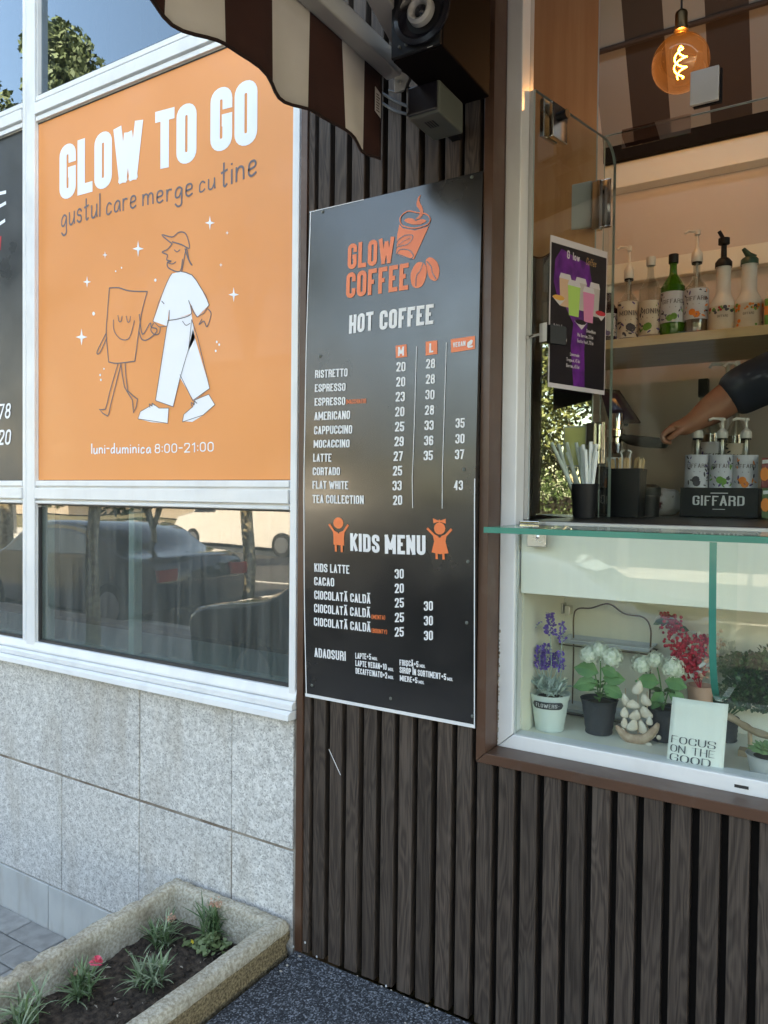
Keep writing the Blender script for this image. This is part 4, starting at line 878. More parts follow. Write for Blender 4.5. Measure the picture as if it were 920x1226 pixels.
# canopy sheet, sloping up to the wall
mb = MB(); x = AXN; k = 0
while x < 1.7:
    for j in range(6):
        ya = AY0+(0.04-AY0)*j/6; yb = AY0+(.04-AY0)*(j+1)/6; za = 2.50+.30*j/6-.02*math.sin(j/6*math.pi); zb = 2.50+.30*(j+1)/6-.02*math.sin((j+1)/6*math.pi)
        mb.add([(x, ya, za), (x+.115, ya, za), (x+.115, yb, zb), (x, yb, zb)], [(0, 1, 2, 3)], 'awning_brown' if k % 2 == 0 else 'awning_white')
    x += .115; k += 1
mb.weld = True; o = mb.build('canopy', aw, smooth='all'); sm_ = o.modifiers.new('solid', 'SOLIDIFY'); sm_.thickness = .0012
# white rails and arm
def bar(pts, w_, h, m='arm_white', name='rail'):
    a, b = Vector(pts[0]), Vector(pts[1]); d = (b-a).normalized(); sx_ = d.cross(Vector((0, 0, 1))).normalized()*w_/2; up = sx_.cross(d).normalized()*h/2
    mb = MB(); mb.prism([a-sx_-up, a+sx_-up, a+sx_+up, a-sx_+up], b-a, m); return mb.build(name, aw, bevel=.004)
bar([(AXN+.022, AY1+.02, 2.487), (AXN+.022, AY0, 2.487)], .040, .045); bar([(AXN, AY0+.02, 2.487), (1.7, AY0+.02, 2.487)], .04, .045)
bar([(AXN+.075, -.125, 2.515), (AXN+.30, AY0+.06, 2.52)], .045, .055, name='folding_arm'); bar([(1.0, -.10, 2.52), (.8, AY0+.06, 2.52)], .045, .05, name='folding_arm')
for xx in (-.86, 1.1): bx('wall_bracket', xx-.02, xx+.02, -.12, -.006, 2.49, 2.58, 'arm_white', aw, bevel=.003)
bx('cassette', -.95, 1.7, -.10, -.008, 2.79, 2.88, 'arm_white', aw, bevel=.006)

# ================================================================== LOUDSPEAKER, SENSOR, CABLES
Yf = -.27
a = at(470, 75, Yf); b = at(530, 55, Yf)
spk = thing('loudspeaker', 'black box loudspeaker with a pale ring mounted high beside the awning', 'loudspeaker', ((a.x+b.x)/2, -.15, a.z))
bx('cabinet', a.x, b.x, Yf, -.045, a.z, a.z+.30, 'speaker_side', spk, bevel=.004); bx('baffle', a.x+.001, b.x-.001, Yf-.008, Yf-.0002, a.z+.001, a.z+.299, 'black_plastic', spk, bevel=.003)
c = at(506, 15.5, Yf-.01)
def disc(name, prof, m, c, par, seg=28):
    mb = MB(); mb.lathe([(r_, z) for r_, z in prof], m, seg); mb.v = [(c[0]+x, c[1]-z, c[2]+y) for x, y, z in mb.v]; return mb.build(name, par, smooth=True)
disc('woofer', [(.062, .0), (.062, .006), (.052, .008), (.046, .0), (.030, -.004), (.0, -.006)], 'lens_black', c, spk)
disc('woofer_ring', [(.0285, .002), (.027, .014), (.021, .019), (.0165, .016), (.013, .006)], 'arm_white', c, spk)
disc('dust_cap', [(.0135, .006), (.010, .012), (.005, .015), (0, .016)], 'lens_black', c, spk)
for u, v in ((478, 56), (486, 53)): p = at(u, v, Yf-.011); disc('knob', [(0, 0), (.003, 0), (.003, .005), (0, .005)], 'grey_plastic', (p.x, p.y+.004, p.z), spk, 10)
for u, v in ((501, 48), (515, 56)): p = at(u, v, Yf-.0085); bx('badge', p.x-.006, p.x+.006, p.y-.0004, p.y, p.z-.0008, p.z+.0008, 'white_plastic', spk)
bx('wall_mount', (a.x+b.x)/2-.03, (a.x+b.x)/2+.03, -.045, -.001, a.z+.08, a.z+.2, 'black_plastic', spk)
Ys = -.17
a = at(488, 141, Ys); b = at(523, 133, Ys); t_ = at(488, 107, Ys)
sn = thing('sensor_box', 'small square sensor light with dark lens under the loudspeaker', 'sensor', ((a.x+b.x)/2, -.1, a.z))
bx('housing', a.x, b.x+.004, Ys+.003, -.05, a.z-.004, t_.z+.004, 'grey_plastic', sn, bevel=.005)
bx('lens', a.x+.002, b.x+.001, Ys-.004, Ys+.003, a.z, t_.z, 'lens_black', sn, bevel=.003)
bx('mount', (a.x+b.x)/2-.012, (a.x+b.x)/2+.012, -.05, -.001, a.z+.01, a.z+.05, 'black_plastic', sn)
mb = MB()
for k in range(4): mb.box(a.x+.025+.006*k, a.x+.028+.006*k, -.14, -.11, a.z-.0045, a.z-.0038, 'black_plastic')
mb.build('vent', sn)
q = at(480, 96, -.10); bk = MB(); bk.prism([(q.x-.017, -.10, q.z-.022), (q.x+.010, -.10, q.z-.022), (q.x+.019, -.10, q.z), (q.x+.016, -.10, q.z+.008), (q.x-.010, -.10, q.z+.028), (q.x-.017, -.10, q.z+.010)], (0, .004, 0), 'white_plastic'); o = bk.build('bracket_plate', bevel=.001)
tag(o, 'small white bracket plate with one bolt between awning rail and sensor', 'bracket'); mb = MB(); mb.tube([(q.x, -.098, q.z-.006), (q.x, -.108, q.z-.006)], .0042, 'steel', 6); mb.build('bolt', o)
mb = MB(); mb.box(q.x-.004, q.x+.004, -.096, -.0, q.z-.01, q.z, 'steel'); mb.build('arm', o)
for (u0, v0, u1, v1, um, vm, lb) in ((448, 104, 490, 128, 470, 119, 'black cable running from the awning flap to the sensor, upper of two'), (449, 116, 489, 137, 470, 131, 'black cable running from the awning flap to the sensor, lower of two')):
    A1 = at(u0-8, v0-4, -.03); B1 = at(u1, v1, -.10); M1 = at(um, vm, -.02); mb = MB(); mb.tube(catmull([A1, M1, B1], 6), .0038, 'cable', 7); tag(mb.build('cable', smooth=True), lb, 'cable')
mb = MB(); mb.tube(catmull([at(466, 108, -.03), at(476, 110, -.04), at(486, 106, -.07), at(492, 92, -.12)], 6), .003, 'cable', 7); tag(mb.build('cable', smooth=True), 'short black cable curling up from the white bracket to the loudspeaker', 'cable')
# ================================================================== PLANTER
pt_ = thing('planter', 'weathered concrete trough planter with dark soil against the granite wall', 'planter', (-1.49, -.55, 0))
PX0, PX1, PY0, PY1, PZ1, PW = -1.700, -1.278, -1.12, -.018, .366, .052
def planter_mesh():
    bm = bmesh.new()
    def ring(x0, x1, y0, y1, z, nx=44, ny=120, c=.0):
        P = []
        for i in range(nx): P.append((x0+(x1-x0)*i/nx, y0))
        for i in range(ny): P.append((x1, y0+(y1-y0)*i/ny))
        for i in range(nx): P.append((x1-(x1-x0)*i/nx, y1))
        for i in range(ny): P.append((x0, y1-(y1-y0)*i/ny))
        return [bm.verts.new((x, y, z)) for x, y in P]
    L = []
    def lev(o, z): L.append(ring(PX0+o, PX1-o, PY0+o, PY1-o, z))
    for k in range(9): lev(-.004 if k < 8 else 0, .001+.295*k/8)
    lev(-.006, .315); lev(-.006, .335); lev(-.005, .352); lev(-.001, PZ1-.004); lev(.005, PZ1); lev(.014, PZ1+.0008); lev(.024, PZ1+.0008); lev(.032, PZ1); lev(.0375, PZ1-.003); lev(.040, PZ1-.009)
    for k in range(6): lev(.042+.0025*k, PZ1-.022-.022*k)
    for a, b in zip(L, L[1:]):
        n = len(a)
        for i in range(n): bm.faces.new((a[i], a[(i+1) % n], b[(i+1) % n], b[i]))
    for v in bm.verts:
        p = v.co; n1 = noise.noise(p*9); n2 = noise.noise(p*38); n3 = noise.noise(p*90)
        amp = .0014*n1+.0014*n2+.0013*n3+.0012*noise.noise(p*190)
        if p.z > .345 and p.x < PX0+.09: amp += -.008*max(0, noise.noise(p*26+Vector((3, 1, 8)))+.10)      # worn far rim
        if p.z < .30: amp += .002*n3
        cx, cy = (PX0+PX1)/2, (PY0+PY1)/2
        d = Vector((p.x-cx, 0, 0)) if abs(p.x-cx)/(PX1-PX0) > abs(p.y-cy)/(PY1-PY0) else Vector((0, p.y-cy, 0)); d.normalize()
        if p.z > .345: v.co += Vector((0, 0, amp*1.5))+d*amp*.6
        else: v.co += d*amp
    me = bpy.data.meshes.new('trough'); bm.normal_update(); bm.to_mesh(me); bm.free()
    me.materials.append(M['concrete']); me.materials.append(M['concrete_rough'])
    for f in me.polygons:
        f.use_smooth = True
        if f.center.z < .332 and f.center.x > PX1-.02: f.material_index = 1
    o = bpy.data.objects.new('trough', me); C.objects.link(o); o.parent = pt_; o.matrix_parent_inverse = Matrix.Translation(-Vector(pt_.location)); return o
tr = planter_mesh(); tr.data.flip_normals() if False else None
SOZ = .268
def soil_h(x, y):
    p = Vector((x, y, 0)); e = min(x-PX0, PX1-x, y-PY0, PY1-y)
    return SOZ+.010*noise.noise(p*6)+.007*noise.noise(p*24)+.005*abs(noise.noise(p*60))+.003*noise.noise(p*140)+max(0, (.09-e))*.25
mb = MB(); nx_, ny_ = 90, 230; vs = []
for j in range(ny_+1):
    for i in range(nx_+1):
        x = PX0+.05+(PX1-PX0-.10)*i/nx_; y = PY0+.05+(PY1-PY0-.10)*j/ny_; vs.append((x, y, soil_h(x, y)))
mb.add(vs, [(j*(nx_+1)+i, j*(nx_+1)+i+1, (j+1)*(nx_+1)+i+1, (j+1)*(nx_+1)+i) for j in range(ny_) for i in range(nx_)], 'soil'); so_ = mb.build('soil', smooth='all', kind='stuff'); tag(so_, 'dark crumbly soil filling the concrete planter', 'soil')
mb = MB()
for k in range(420):
    x = random.uniform(PX0+.06, PX1-.06); y = random.uniform(PY0+.06, PY1-.06); r_ = random.uniform(.0015, .006)*(1 if random.random() < .9 else 1.6)
    mb.ball((x, y, soil_h(x, y)+r_*.3), r_, 'soil', 6, 4, (random.uniform(.7, 1.3), random.uniform(.7, 1.3), .7))
o = mb.build('clod', so_, smooth='all', kind='stuff')
mat('petal_litter', (.35, .30, .24), .8); mb = MB()
for k in range(110):
    x = random.uniform(PX0+.07, PX1-.07); y = random.uniform(PY0+.07, PY1-.07); z = soil_h(x, y)+.003; a = random.uniform(0, 6.3); l = random.uniform(.002, .010)
    mb.add([(x-l*math.cos(a), y-l*math.sin(a), z), (x+l*.3*math.sin(a), y-l*.3*math.cos(a), z+.002), (x+l*math.cos(a), y+l*math.sin(a), z+.001), (x-l*.3*math.sin(a), y+l*.3*math.cos(a), z+.003)], [(0, 1, 2, 3)], 'petal_litter')
mb.build('dry_litter', so_, kind='stuff')
mat('blade_green', (.095, .16, .065), .5, col2=(.16, .24, .11), scale=30); mat('blade_grey', (.16, .22, .13), .55, col2=(.30, .35, .22), scale=30); mat('blade_dark', (.045, .095, .035), .5, col2=(.09, .15, .06), scale=30)
mat('dry_flower', (.42, .22, .15), .8, col2=(.55, .36, .26), scale=90); mat('pink_petal', (.75, .06, .14), .5, col2=(.85, .16, .25), scale=80); mat('leaf_round', (.10, .15, .05), .6, col2=(.17, .21, .09), scale=60); mat('yellow_petal', (.8, .6, .05), .5)
mat('stem_green', (.10, .16, .06), .6)
def blade(mb, base, d, L, wd, m, droop=.5, fold=.25):
    d = Vector(d).normalized(); s_ = d.cross(Vector((0, 0, 1))); s_ = s_.normalized() if s_.length > .01 else Vector((1, 0, 0)); p = Vector(base); vs = []; n = 5
    for i in range(n+1):
        t = i/n; w_ = wd*(.55+.9*t*(1-t)*2)*(1-t**3); w_ = max(w_, .0003)
        up = s_.cross(d).normalized(); vs += [p-s_*w_+up*w_*fold, p, p+s_*w_+up*w_*fold]
        d = (d+Vector((0, 0, -droop/n*(.3+t)))).normalized(); p = p+d*L/n
    fs = []
    for i in range(n):
        a = i*3; fs += [(a, a+1, a+4, a+3), (a+1, a+2, a+5, a+4)]
    mb.add(vs, fs, m)
def tuft(u, v, rad, n, mats, label, hgt=1.0, flowers=(), extra=None, wd=.0032):
    p = atz(u, v, SOZ+.005); g = thing('carnation_plant', label, 'plant', (p.x, p.y, soil_h(p.x, p.y)-.004), 'carnation plants in the concrete planter')
    mb = MB(); st = MB()
    for s_ in range(max(3, n//14)):
        a0 = random.uniform(0, 6.28); rr = rad*random.uniform(.05, .45); c = Vector((p.x+rr*math.cos(a0), p.y+rr*math.sin(a0), g.location.z)); H = rad*random.uniform(.35, .9)*hgt
        st.tube([c, c+Vector((random.uniform(-.01, .01), random.uniform(-.01, .01), H))], .0015, 'stem_green', 5)
        for k in range(14):
            a = random.uniform(0, 6.28); el = random.uniform(.25, 1.35); t = random.uniform(.1, 1)
            blade(mb, c+Vector((0, 0, H*t)), (math.cos(a)*math.cos(el), math.sin(a)*math.cos(el), math.sin(el)), rad*random.uniform(.55, 1.0), wd*random.uniform(.7, 1.15), random.choice(mats), random.uniform(.2, 1.1))
    mb.build('foliage', g); st.build('stem', g)
    for (fu, fv, kind, r_) in flowers:
        # flower stands above the tuft: find it on the vertical plane through the tuft
        q = at(fu, fv, p.y+.005); s2 = MB(); s2.tube(catmull([(p.x, p.y, g.location.z+.02), ((p.x+q.x)/2, (p.y+q.y)/2+.004, (q.z+g.location.z)/2+.01), (q.x, q.y, q.z-r_*.4)], 4), .0013, 'stem_green', 5)
        fl = MB(); npet = 34 if kind == 'pink' else 60
        for k in range(npet):
            a = random.uniform(0, 6.28); el = random.uniform(-.2, 1.5); dd = Vector((math.cos(a)*math.cos(el), math.sin(a)*math.cos(el), math.sin(el))); c = q+dd*r_*.25 if kind == 'pink' else q+Vector((random.uniform(-1, 1), random.uniform(-1, 1), random.uniform(-.6, .6)))*r_*.7
            s_ = dd.cross(Vector((.1, .2, 1))).normalized(); w_ = r_*(.38 if kind == 'pink' else .16); tip = c+dd*r_*(.75 if kind == 'pink' else .3)
            fl.add([c, tip-s_*w_+dd*random.uniform(-.1, .1)*r_, tip+dd*r_*.12, tip+s_*w_+dd*random.uniform(-.1, .1)*r_], [(0, 1, 2, 3)], 'pink_petal' if kind == 'pink' else 'dry_flower')
        fo = fl.build('flower', g); s2.build('flower_stem', g)
        fo['label'] = 'bright pink open bloom' if kind == 'pink' else 'withered brown bloom'
    return g, p
tuft(100, 1194, .077, 112, ['blade_green', 'blade_green', 'blade_grey'], 'carnation plant with the one bright pink bloom', flowers=((115, 1153, 'pink', .015), (93, 1163, 'dry', .017)))
tuft(190, 1132, .070, 98, ['blade_green', 'blade_dark', 'blade_grey'], 'carnation plant with one withered brown bloom beside the worn rim', flowers=((205, 1100, 'dry', .015),))
tuft(181, 1180, .067, 112, ['blade_grey', 'blade_grey', 'blade_green'], 'pale grey-green carnation plant without any bloom', hgt=1.1)
g, p = tuft(256, 1128, .076, 98, ['blade_green', 'blade_dark', 'blade_green'], 'large carnation plant in the wall corner with round leaves and withered bloom', hgt=1.25, flowers=((259, 1082, 'dry', .020),))
mb = MB()
for k in range(120):
    a = random.uniform(0, 6.28); rr = random.uniform(.0, .055); c = Vector((p.x+.02+rr*math.cos(a), p.y-.028+rr*math.sin(a)*.8, soil_h(p.x, p.y)+random.uniform(.006, .045)*(1-rr/.09))); n_ = Vector((random.uniform(-.6, .6), random.uniform(-.9, .3), 1)).normalized(); s_ = n_.cross(Vector((1, .3, 0))).normalized(); t_ = n_.cross(s_); r_ = random.uniform(.005, .010)
    mb.add([c+(s_*math.cos(q*math.pi/3.5)+t_*math.sin(q*math.pi/3.5))*r_*(1 if q else .5) for q in range(7)], [tuple(range(7))], 'leaf_round')
mb.build('round_leaves', g)
g2, p = tuft(30, 1240, .080, 84, ['blade_green', 'blade_grey'], 'carnation plant at the bottom edge of the photo, mostly cut off', hgt=1.2)
pv = atz(228, 1135, SOZ); vg = thing('viola_plant', 'tiny viola with a yellow flower low on the soil', 'plant', (pv.x, pv.y, SOZ)); mb = MB()
for k in range(26):
    a = random.uniform(0, 6.28); rr = random.uniform(0, .022); c = Vector((pv.x+rr*math.cos(a), pv.y+rr*math.sin(a), soil_h(pv.x, pv.y)+random.uniform(.004, .016))); n_ = Vector((random.uniform(-.6, .6), random.uniform(-.8, .2), 1)).normalized(); s_ = n_.cross(Vector((1, .3, 0))).normalized(); t_ = n_.cross(s_); r_ = random.uniform(.004, .007)
    mb.add([c+(s_*math.cos(q*1.05)+t_*math.sin(q*1.05))*r_ for q in range(6)], [tuple(range(6))], 'leaf_round')
mb.build('foliage', vg); mb = MB(); q = at(231, 1127, pv.y)
for k in range(5):
    a = k*1.256; mb.add([q, q+Vector((math.cos(a-.5)*.005, -.001, math.sin(a-.5)*.005)), q+Vector((math.cos(a)*.0065, -.002, math.sin(a)*.0065)), q+Vector((math.cos(a+.5)*.005, -.001, math.sin(a+.5)*.005))], [(0, 1, 2, 3)], 'yellow_petal')
mb.build('flower', vg)
ps2 = thing('grass_stalk', 'lone thin green grass stalk bending over the planter soil', 'grass stalk', tuple(atz(163, 1170, SOZ))); a = atz(163, 1170, SOZ); mb = MB(); mb.tube(catmull([a, at(160, 1150, a.y), at(150, 1136, a.y)], 5), .0011, 'stem_green', 5); mb.build('stalk', ps2)

# ================================================================== BULB LAMP
bl_p = at(815, 76, .72); zc_ = (bl_p-CAM).dot(AX[2]); br_ = 33*zc_/910
lamp = thing('bulb_lamp', 'hanging amber globe bulb with a glowing spiral filament', 'lamp', tuple(bl_p))
prof = []
for k in range(0, 15):
    th = math.pi*k/16; prof.append((br_*math.sin(th), -br_*math.cos(th)))
zt = prof[-1][1]; r0 = prof[-1][0]
prof += [(r0*.86, zt+.006), (.0165, zt+.016), (.0155, zt+.030)]
mb = MB(); mb.lathe(prof, 'bulb_glass', 32, tuple(bl_p)); mb.build('globe', lamp, smooth='all')
mat('filament', (1, .5, .1), .5, emit=(1.0, .42, .07), estr=9.0); mb = MB()
for ph in (0, math.pi):
    pts = []
    for k in range(61):
        t = k/60; r_ = .017*math.sin(math.pi*min(1, t*1.0+.04))**.6+.001; an = t*math.pi*2*1.6+ph; pts.append((bl_p.x+r_*math.cos(an), bl_p.y+r_*math.sin(an), bl_p.z-.044+.094*t))
    mb.tube(pts, .0017, 'filament', 6)
mb.build('filament', lamp, smooth='all')
mat('brass', (.25, .15, .07), .35, metal=1)
zt = bl_p.z+prof[-1][1]-.014; mb = MB(); mb.lathe([(0, 0), (.0155, 0), (.020, .002), (.020, .012), (.017, .014), (.0175, .05), (.0155, .056), (.008, .062), (0, .062)], 'brass', 20, (bl_p.x, bl_p.y, zt)); mb.build('socket', lamp, smooth=True)
mb = MB(); mb.tube([(bl_p.x, bl_p.y, zt+.06), (bl_p.x, bl_p.y, 3.02)], .003, 'cable', 6); mb.build('cord', lamp)
pld = bpy.data.lights.new('bulb_light', 'POINT'); plo = bpy.data.objects.new('bulb_light', pld); C.objects.link(plo); plo.parent = lamp; plo.location = (0, 0, .0); pld.energy = .75; pld.color = (1, .68, .44); pld.shadow_soft_size = .02

# ================================================================== BOTTLES ON THE SHELF
mat('label_cream', (.52, .45, .37), .6, col2=(.56, .50, .42), scale=30); mat('label_blue', (.50, .52, .58), .5); mat('label_white', (.6, .6, .6), .5); mat('green_drink', (.05, .22, .012), .08, trans=.55, spec=.6); mat('syrup', (.30, .22, .16), .1, trans=.5); mat('dark_drink', (.02, .008, .02), .12); mat('print_dark', (.05, .045, .06), .6); mat('print_green', (.12, .28, .05), .6); mat('print_orange', (.75, .22, .04), .6); mat('print_red', (.45, .03, .03), .6); mat('print_purple', (.10, .07, .22), .6); mat('cap_green', (.02, .06, .04), .4); mat('label_text', (.12, .10, .10), .6)
def cyl_map(cx, cy, r, a_c):
    """x along the curve (0 at the camera side), y up"""
    return lambda x, y, l: (cx+(r+l)*math.cos(a_c+x/r), cy+(r+l)*math.sin(a_c+x/r), y)
def bottle(name, label, u, vbase, wpx, vtop, Y, kind, group, glassmat='bottle_glass', lab='label_cream', lab_txt='MONIN', liquid=None, pump=None, deco='print_green', cap='white_plastic', zbase=None, neck=.32, vsh=None, hlab=(.12, .52)):
    c = at(u, vbase, Y); z0 = c.z if zbase is None else zbase; zc = (c-CAM).dot(AX[2]); r = wpx*zc/910/2; H = (at(u, vtop, Y).z-z0)
    t = thing(name, label, 'bottle', (c.x, Y, z0), group); a_c = math.atan2(CAM.y-Y, CAM.x-c.x)
    P = [(0, 0.002), (r*.9, .0), (r, .006), (r, H*.56), (r*.93, H*.62), (r*.55, H*.72), (r*neck, H*.78), (r*neck*.92, H*.96), (r*neck*1.1, H*.965), (r*neck*1.1, H)]
    mb = MB(); mb.lathe(catmull(P[2:7], 3)[:-1] and ([P[0], P[1]]+catmull(P[2:], 3)), glassmat, 24, (c.x, Y, z0)); mb.build('body', t, smooth=True)
    if liquid:
        lv = .60; mb = MB(); mb.lathe([(0, .006), (r*.9, .005), (r*.93, .01), (r*.93, H*.55), (r*.86, H*lv), (0, H*lv)], liquid, 20, (c.x, Y, z0)); mb.build('drink', t, smooth=True)
    za, zb = z0+H*hlab[0], z0+H*hlab[1]; rl = r+.0006
    mb = MB(); mb.lathe([(rl, za-z0), (rl, zb-z0)], lab, 24, (c.x, Y, z0), a_c-1.45, a_c+1.45); lo = mb.build('label', t, smooth='all')
    cm = cyl_map(c.x, Y, rl+.0005, a_c); mb = MB(); hl = zb-za
    mb.lift = 0
    if lab_txt: 
        n_ = text_width(lab_txt, 1, .4, .14, .14); hh = min(hl*.16, 1.5*r/n_); text(mb, lab_txt, 0, za+hl*.60, hh, 'label_text', cm, wd=.5, t=.17, gap=.16, align='c', pen=.6)
        mb.ribbon([(-r*.25, za+hl*.48), (r*.25, za+hl*.48)], hl*.02, 'label_text', cm)
    mb.build('label_text', lo); mb = MB(); rr = random.Random(u)
    for k in range(34):
        x = rr.uniform(-1.1, 1.1)*r; y = za+hl*rr.uniform(.05, .95)
        if (x/(r*.62))**2+((y-za-hl*.58)/(hl*.36))**2 < 1: continue
        s_ = hl*rr.uniform(.03, .085); an = rr.uniform(0, 6.28); q_ = [(x+s_*math.cos(an)*math.cos(a)-s_*.4*math.sin(an)*math.sin(a), y+s_*math.sin(an)*math.cos(a)+s_*.4*math.cos(an)*math.sin(a)) for a in [0, .8, 1.57, 2.4, 3.14, 3.9, 4.7, 5.5]]
        mb.poly(q_, rr.choice([deco, 'print_dark', 'print_dark', 'print_purple']), cm, .0001+.00006*(k % 8))
    for k in range(2): 
        x = rr.uniform(-.5, .5)*r; y = za+hl*rr.uniform(.1, .28); s_ = hl*.11; mb.poly([(x+s_*math.cos(a*.7), y+s_*math.sin(a*.7)) for a in range(9)], deco, cm, .0008+.0001*k)
    mb.build('label_print', lo)
    rn = r*neck
    if pump is None:
        mb = MB(); mb.lathe([(rn*1.2, H*.90), (rn*1.28, H*.905), (rn*1.28, H+.002), (0, H+.003)], cap, 16, (c.x, Y, z0)); mb.build('cap', t, smooth=True)
    else:
        zt_ = at(u, pump, Y).z-z0; mb = MB(); D = zt_-H
        mb.lathe([(rn*1.25, H-.008), (rn*1.5, H-.004), (rn*1.4, H+D*.22), (rn*.7, H+D*.36), (rn*.42, H+D*.42), (rn*.36, H+D*.80), (rn*.75, H+D*.82), (rn*.75, H+D*.97), (0, H+D)], cap, 14, (c.x, Y, z0))
        mb.tube([(c.x, Y, z0+H+D*.92), (c.x-.030*.8, Y-.02, z0+H+D*.93), (c.x-.034, Y-.026, z0+H+D*.84)], .0042, cap, 7); mb.build('pump', t, smooth=True)
        mb = MB(); mb.lathe([(rn*1.33, H-.012), (rn*1.33, H-.001)], 'black_plastic', 14, (c.x, Y, z0)); mb.build('collar', t)
        if glassmat == 'bottle_glass': mb = MB(); mb.tube([(c.x, Y, z0+.01), (c.x, Y, z0+H)], .0035, cap, 6); mb.build('dip_tube', t)
    return t
YB = 1.03; G1 = 'syrup bottles on the upper shelf'
bottle('syrup_bottle', 'dark bottle half hidden behind the glass screen edge, first on the shelf', 728, 404, 22, 345, YB, 0, G1, 'dark_drink', 'label_blue', '', deco='print_purple', zbase=SH.z+.001)
bottle('syrup_bottle', 'clear syrup bottle with white pump and dark label print, next to the screen edge', 752, 404, 25, 332, YB, 0, G1, 'bottle_glass', 'label_cream', 'MONIN', 'syrup', pump=294, deco='print_dark', zbase=SH.z+.001, hlab=(.05, .60))
bottle('syrup_bottle', 'clear syrup bottle with plain cream cap, between white pump bottle and green bottle', 778, 402, 26, 309, YB, 0, G1, 'bottle_glass', 'label_cream', 'MONIN', None, zbase=SH.z+.001, hlab=(.05, .46), cap='white_plastic')
bottle('syrup_bottle', 'bright green syrup bottle with black cap', 805, 400, 28, 306, YB, 0, G1, 'green_drink', 'label_blue', 'GIFFARD', None, deco='print_green', cap='black_plastic', zbase=SH.z+.001, hlab=(.17, .54))
bottle('syrup_bottle', 'clear bottle with orange fruit label and tall white pump', 833, 398, 28, 312, YB, 0, G1, 'bottle_glass', 'label_blue', 'GIFFARD', 'syrup', pump=275, deco='print_orange', zbase=SH.z+.001, hlab=(.20, .60))
def puree(u, vb, wpx, vtop, label, kind):
    c = at(u, vb, YB); z0 = SH.z+.001; zc = (c-CAM).dot(AX[2]); r = wpx*zc/910/2; H = at(u, vtop, YB).z-z0
    t = thing('puree_bottle', label, 'bottle', (c.x, YB, z0), 'white puree bottles at the right of the shelf'); a_c = math.atan2(CAM.y-YB, CAM.x-c.x)
    mb = MB(); mb.lathe([(0, 0), (r*.96, 0), (r, .008), (r, H*.36), (r*.96, H*.42), (r*.66, H*.52), (r*.54, H*.58), (r*.53, H*.93), (r*.56, H*.95), (r*.56, H), (0, H)], 'white_plastic', 26, (c.x, YB, z0)); mb.build('body', t, smooth=True)
    mb = MB(); rl = r+.0006; mb.lathe([(rl, H*.03), (rl, H*.37)], 'label_cream', 26, (c.x, YB, z0), a_c-1.5, a_c+1.5); lo = mb.build('label', t, smooth='all')
    cm = cyl_map(c.x, YB, rl+.0004, a_c); mb = MB(); text(mb, 'GIFFARD', 0, z0+H*.20, H*.035, 'label_text', cm, wd=.4, t=.15, gap=.14, align='c'); mb.build('label_text', lo); mb = MB(); rr = random.Random(u)
    for k in range(26):
        x = rr.uniform(-1.2, 1.2)*r; y = z0+H*(.31+rr.uniform(-.05, .05)) if rr.random() < .7 else z0+H*rr.uniform(.05, .3)
        if abs(x) < r*.5 and y < z0+H*.27: continue
        s_ = H*rr.uniform(.012, .030); mb.poly([(x+s_*math.cos(a*.8), y+s_*math.sin(a*.8)) for a in range(8)], rr.choice(['print_orange' if kind else 'print_red', 'print_green', 'print_dark', 'print_red' if not kind else 'print_orange']), cm, .0001*(1+k % 7))
    mb.build('label_print', lo); m_ = 'cap_green' if kind else 'black_plastic'; mb = MB()
    if kind:
        mb.lathe([(r*.62, H-.012), (r*.62, H+.004), (r*.5, H+.010), (r*.3, H+.012)], m_, 18, (c.x, YB, z0)); mb.tube([(c.x+.012, YB, z0+H+.006), (c.x-.004, YB-.003, z0+H+.020), (c.x-.018, YB-.005, z0+H+.040)], [.014, .010, .006], m_, 10)
    else:
        mb.lathe([(r*.62, H-.010), (r*.62, H+.006), (r*.4, H+.018), (r*.22, H+.022), (r*.20, H+.062), (r*.42, H+.064), (r*.42, H+.082), (r*.2, H+.084)], m_, 16, (c.x, YB, z0)); mb.tube([(c.x-.010, YB-.012, z0+H+.070), (c.x-.004, YB-.006, z0+H+.085), (c.x-.014, YB-.010, z0+H+.104)], .006, m_, 8)
    mb.build('pump' if not kind else 'spout', t, smooth=True)
puree(865, 395, 31, 317, 'white plastic puree bottle with black pump', 0); puree(896, 392, 32, 313, 'white plastic puree bottle with dark green spout', 1)
puree(932, 389, 32, 300, 'white plastic puree bottle past the photo edge, only its black nozzle in view', 0)
p = at(917, 390, YB-.01); c_ = thing('juice_carton', 'small green and orange carton at the end of the shelf', 'carton', (p.x+.012, YB-.03, SH.z+.001)); bx('box', p.x, p.x+.05, YB-.05, YB-.01, SH.z+.001, SH.z+.085, 'print_green', c_, bevel=.002); bx('band', p.x-.0005, p.x+.0505, YB-.0505, YB-.0095, SH.z+.035, SH.z+.062, 'print_orange', c_)

# ================================================================== COUNTER THINGS
CT = 1.4545
def cpt(u, v): return atz(u, v, CT)
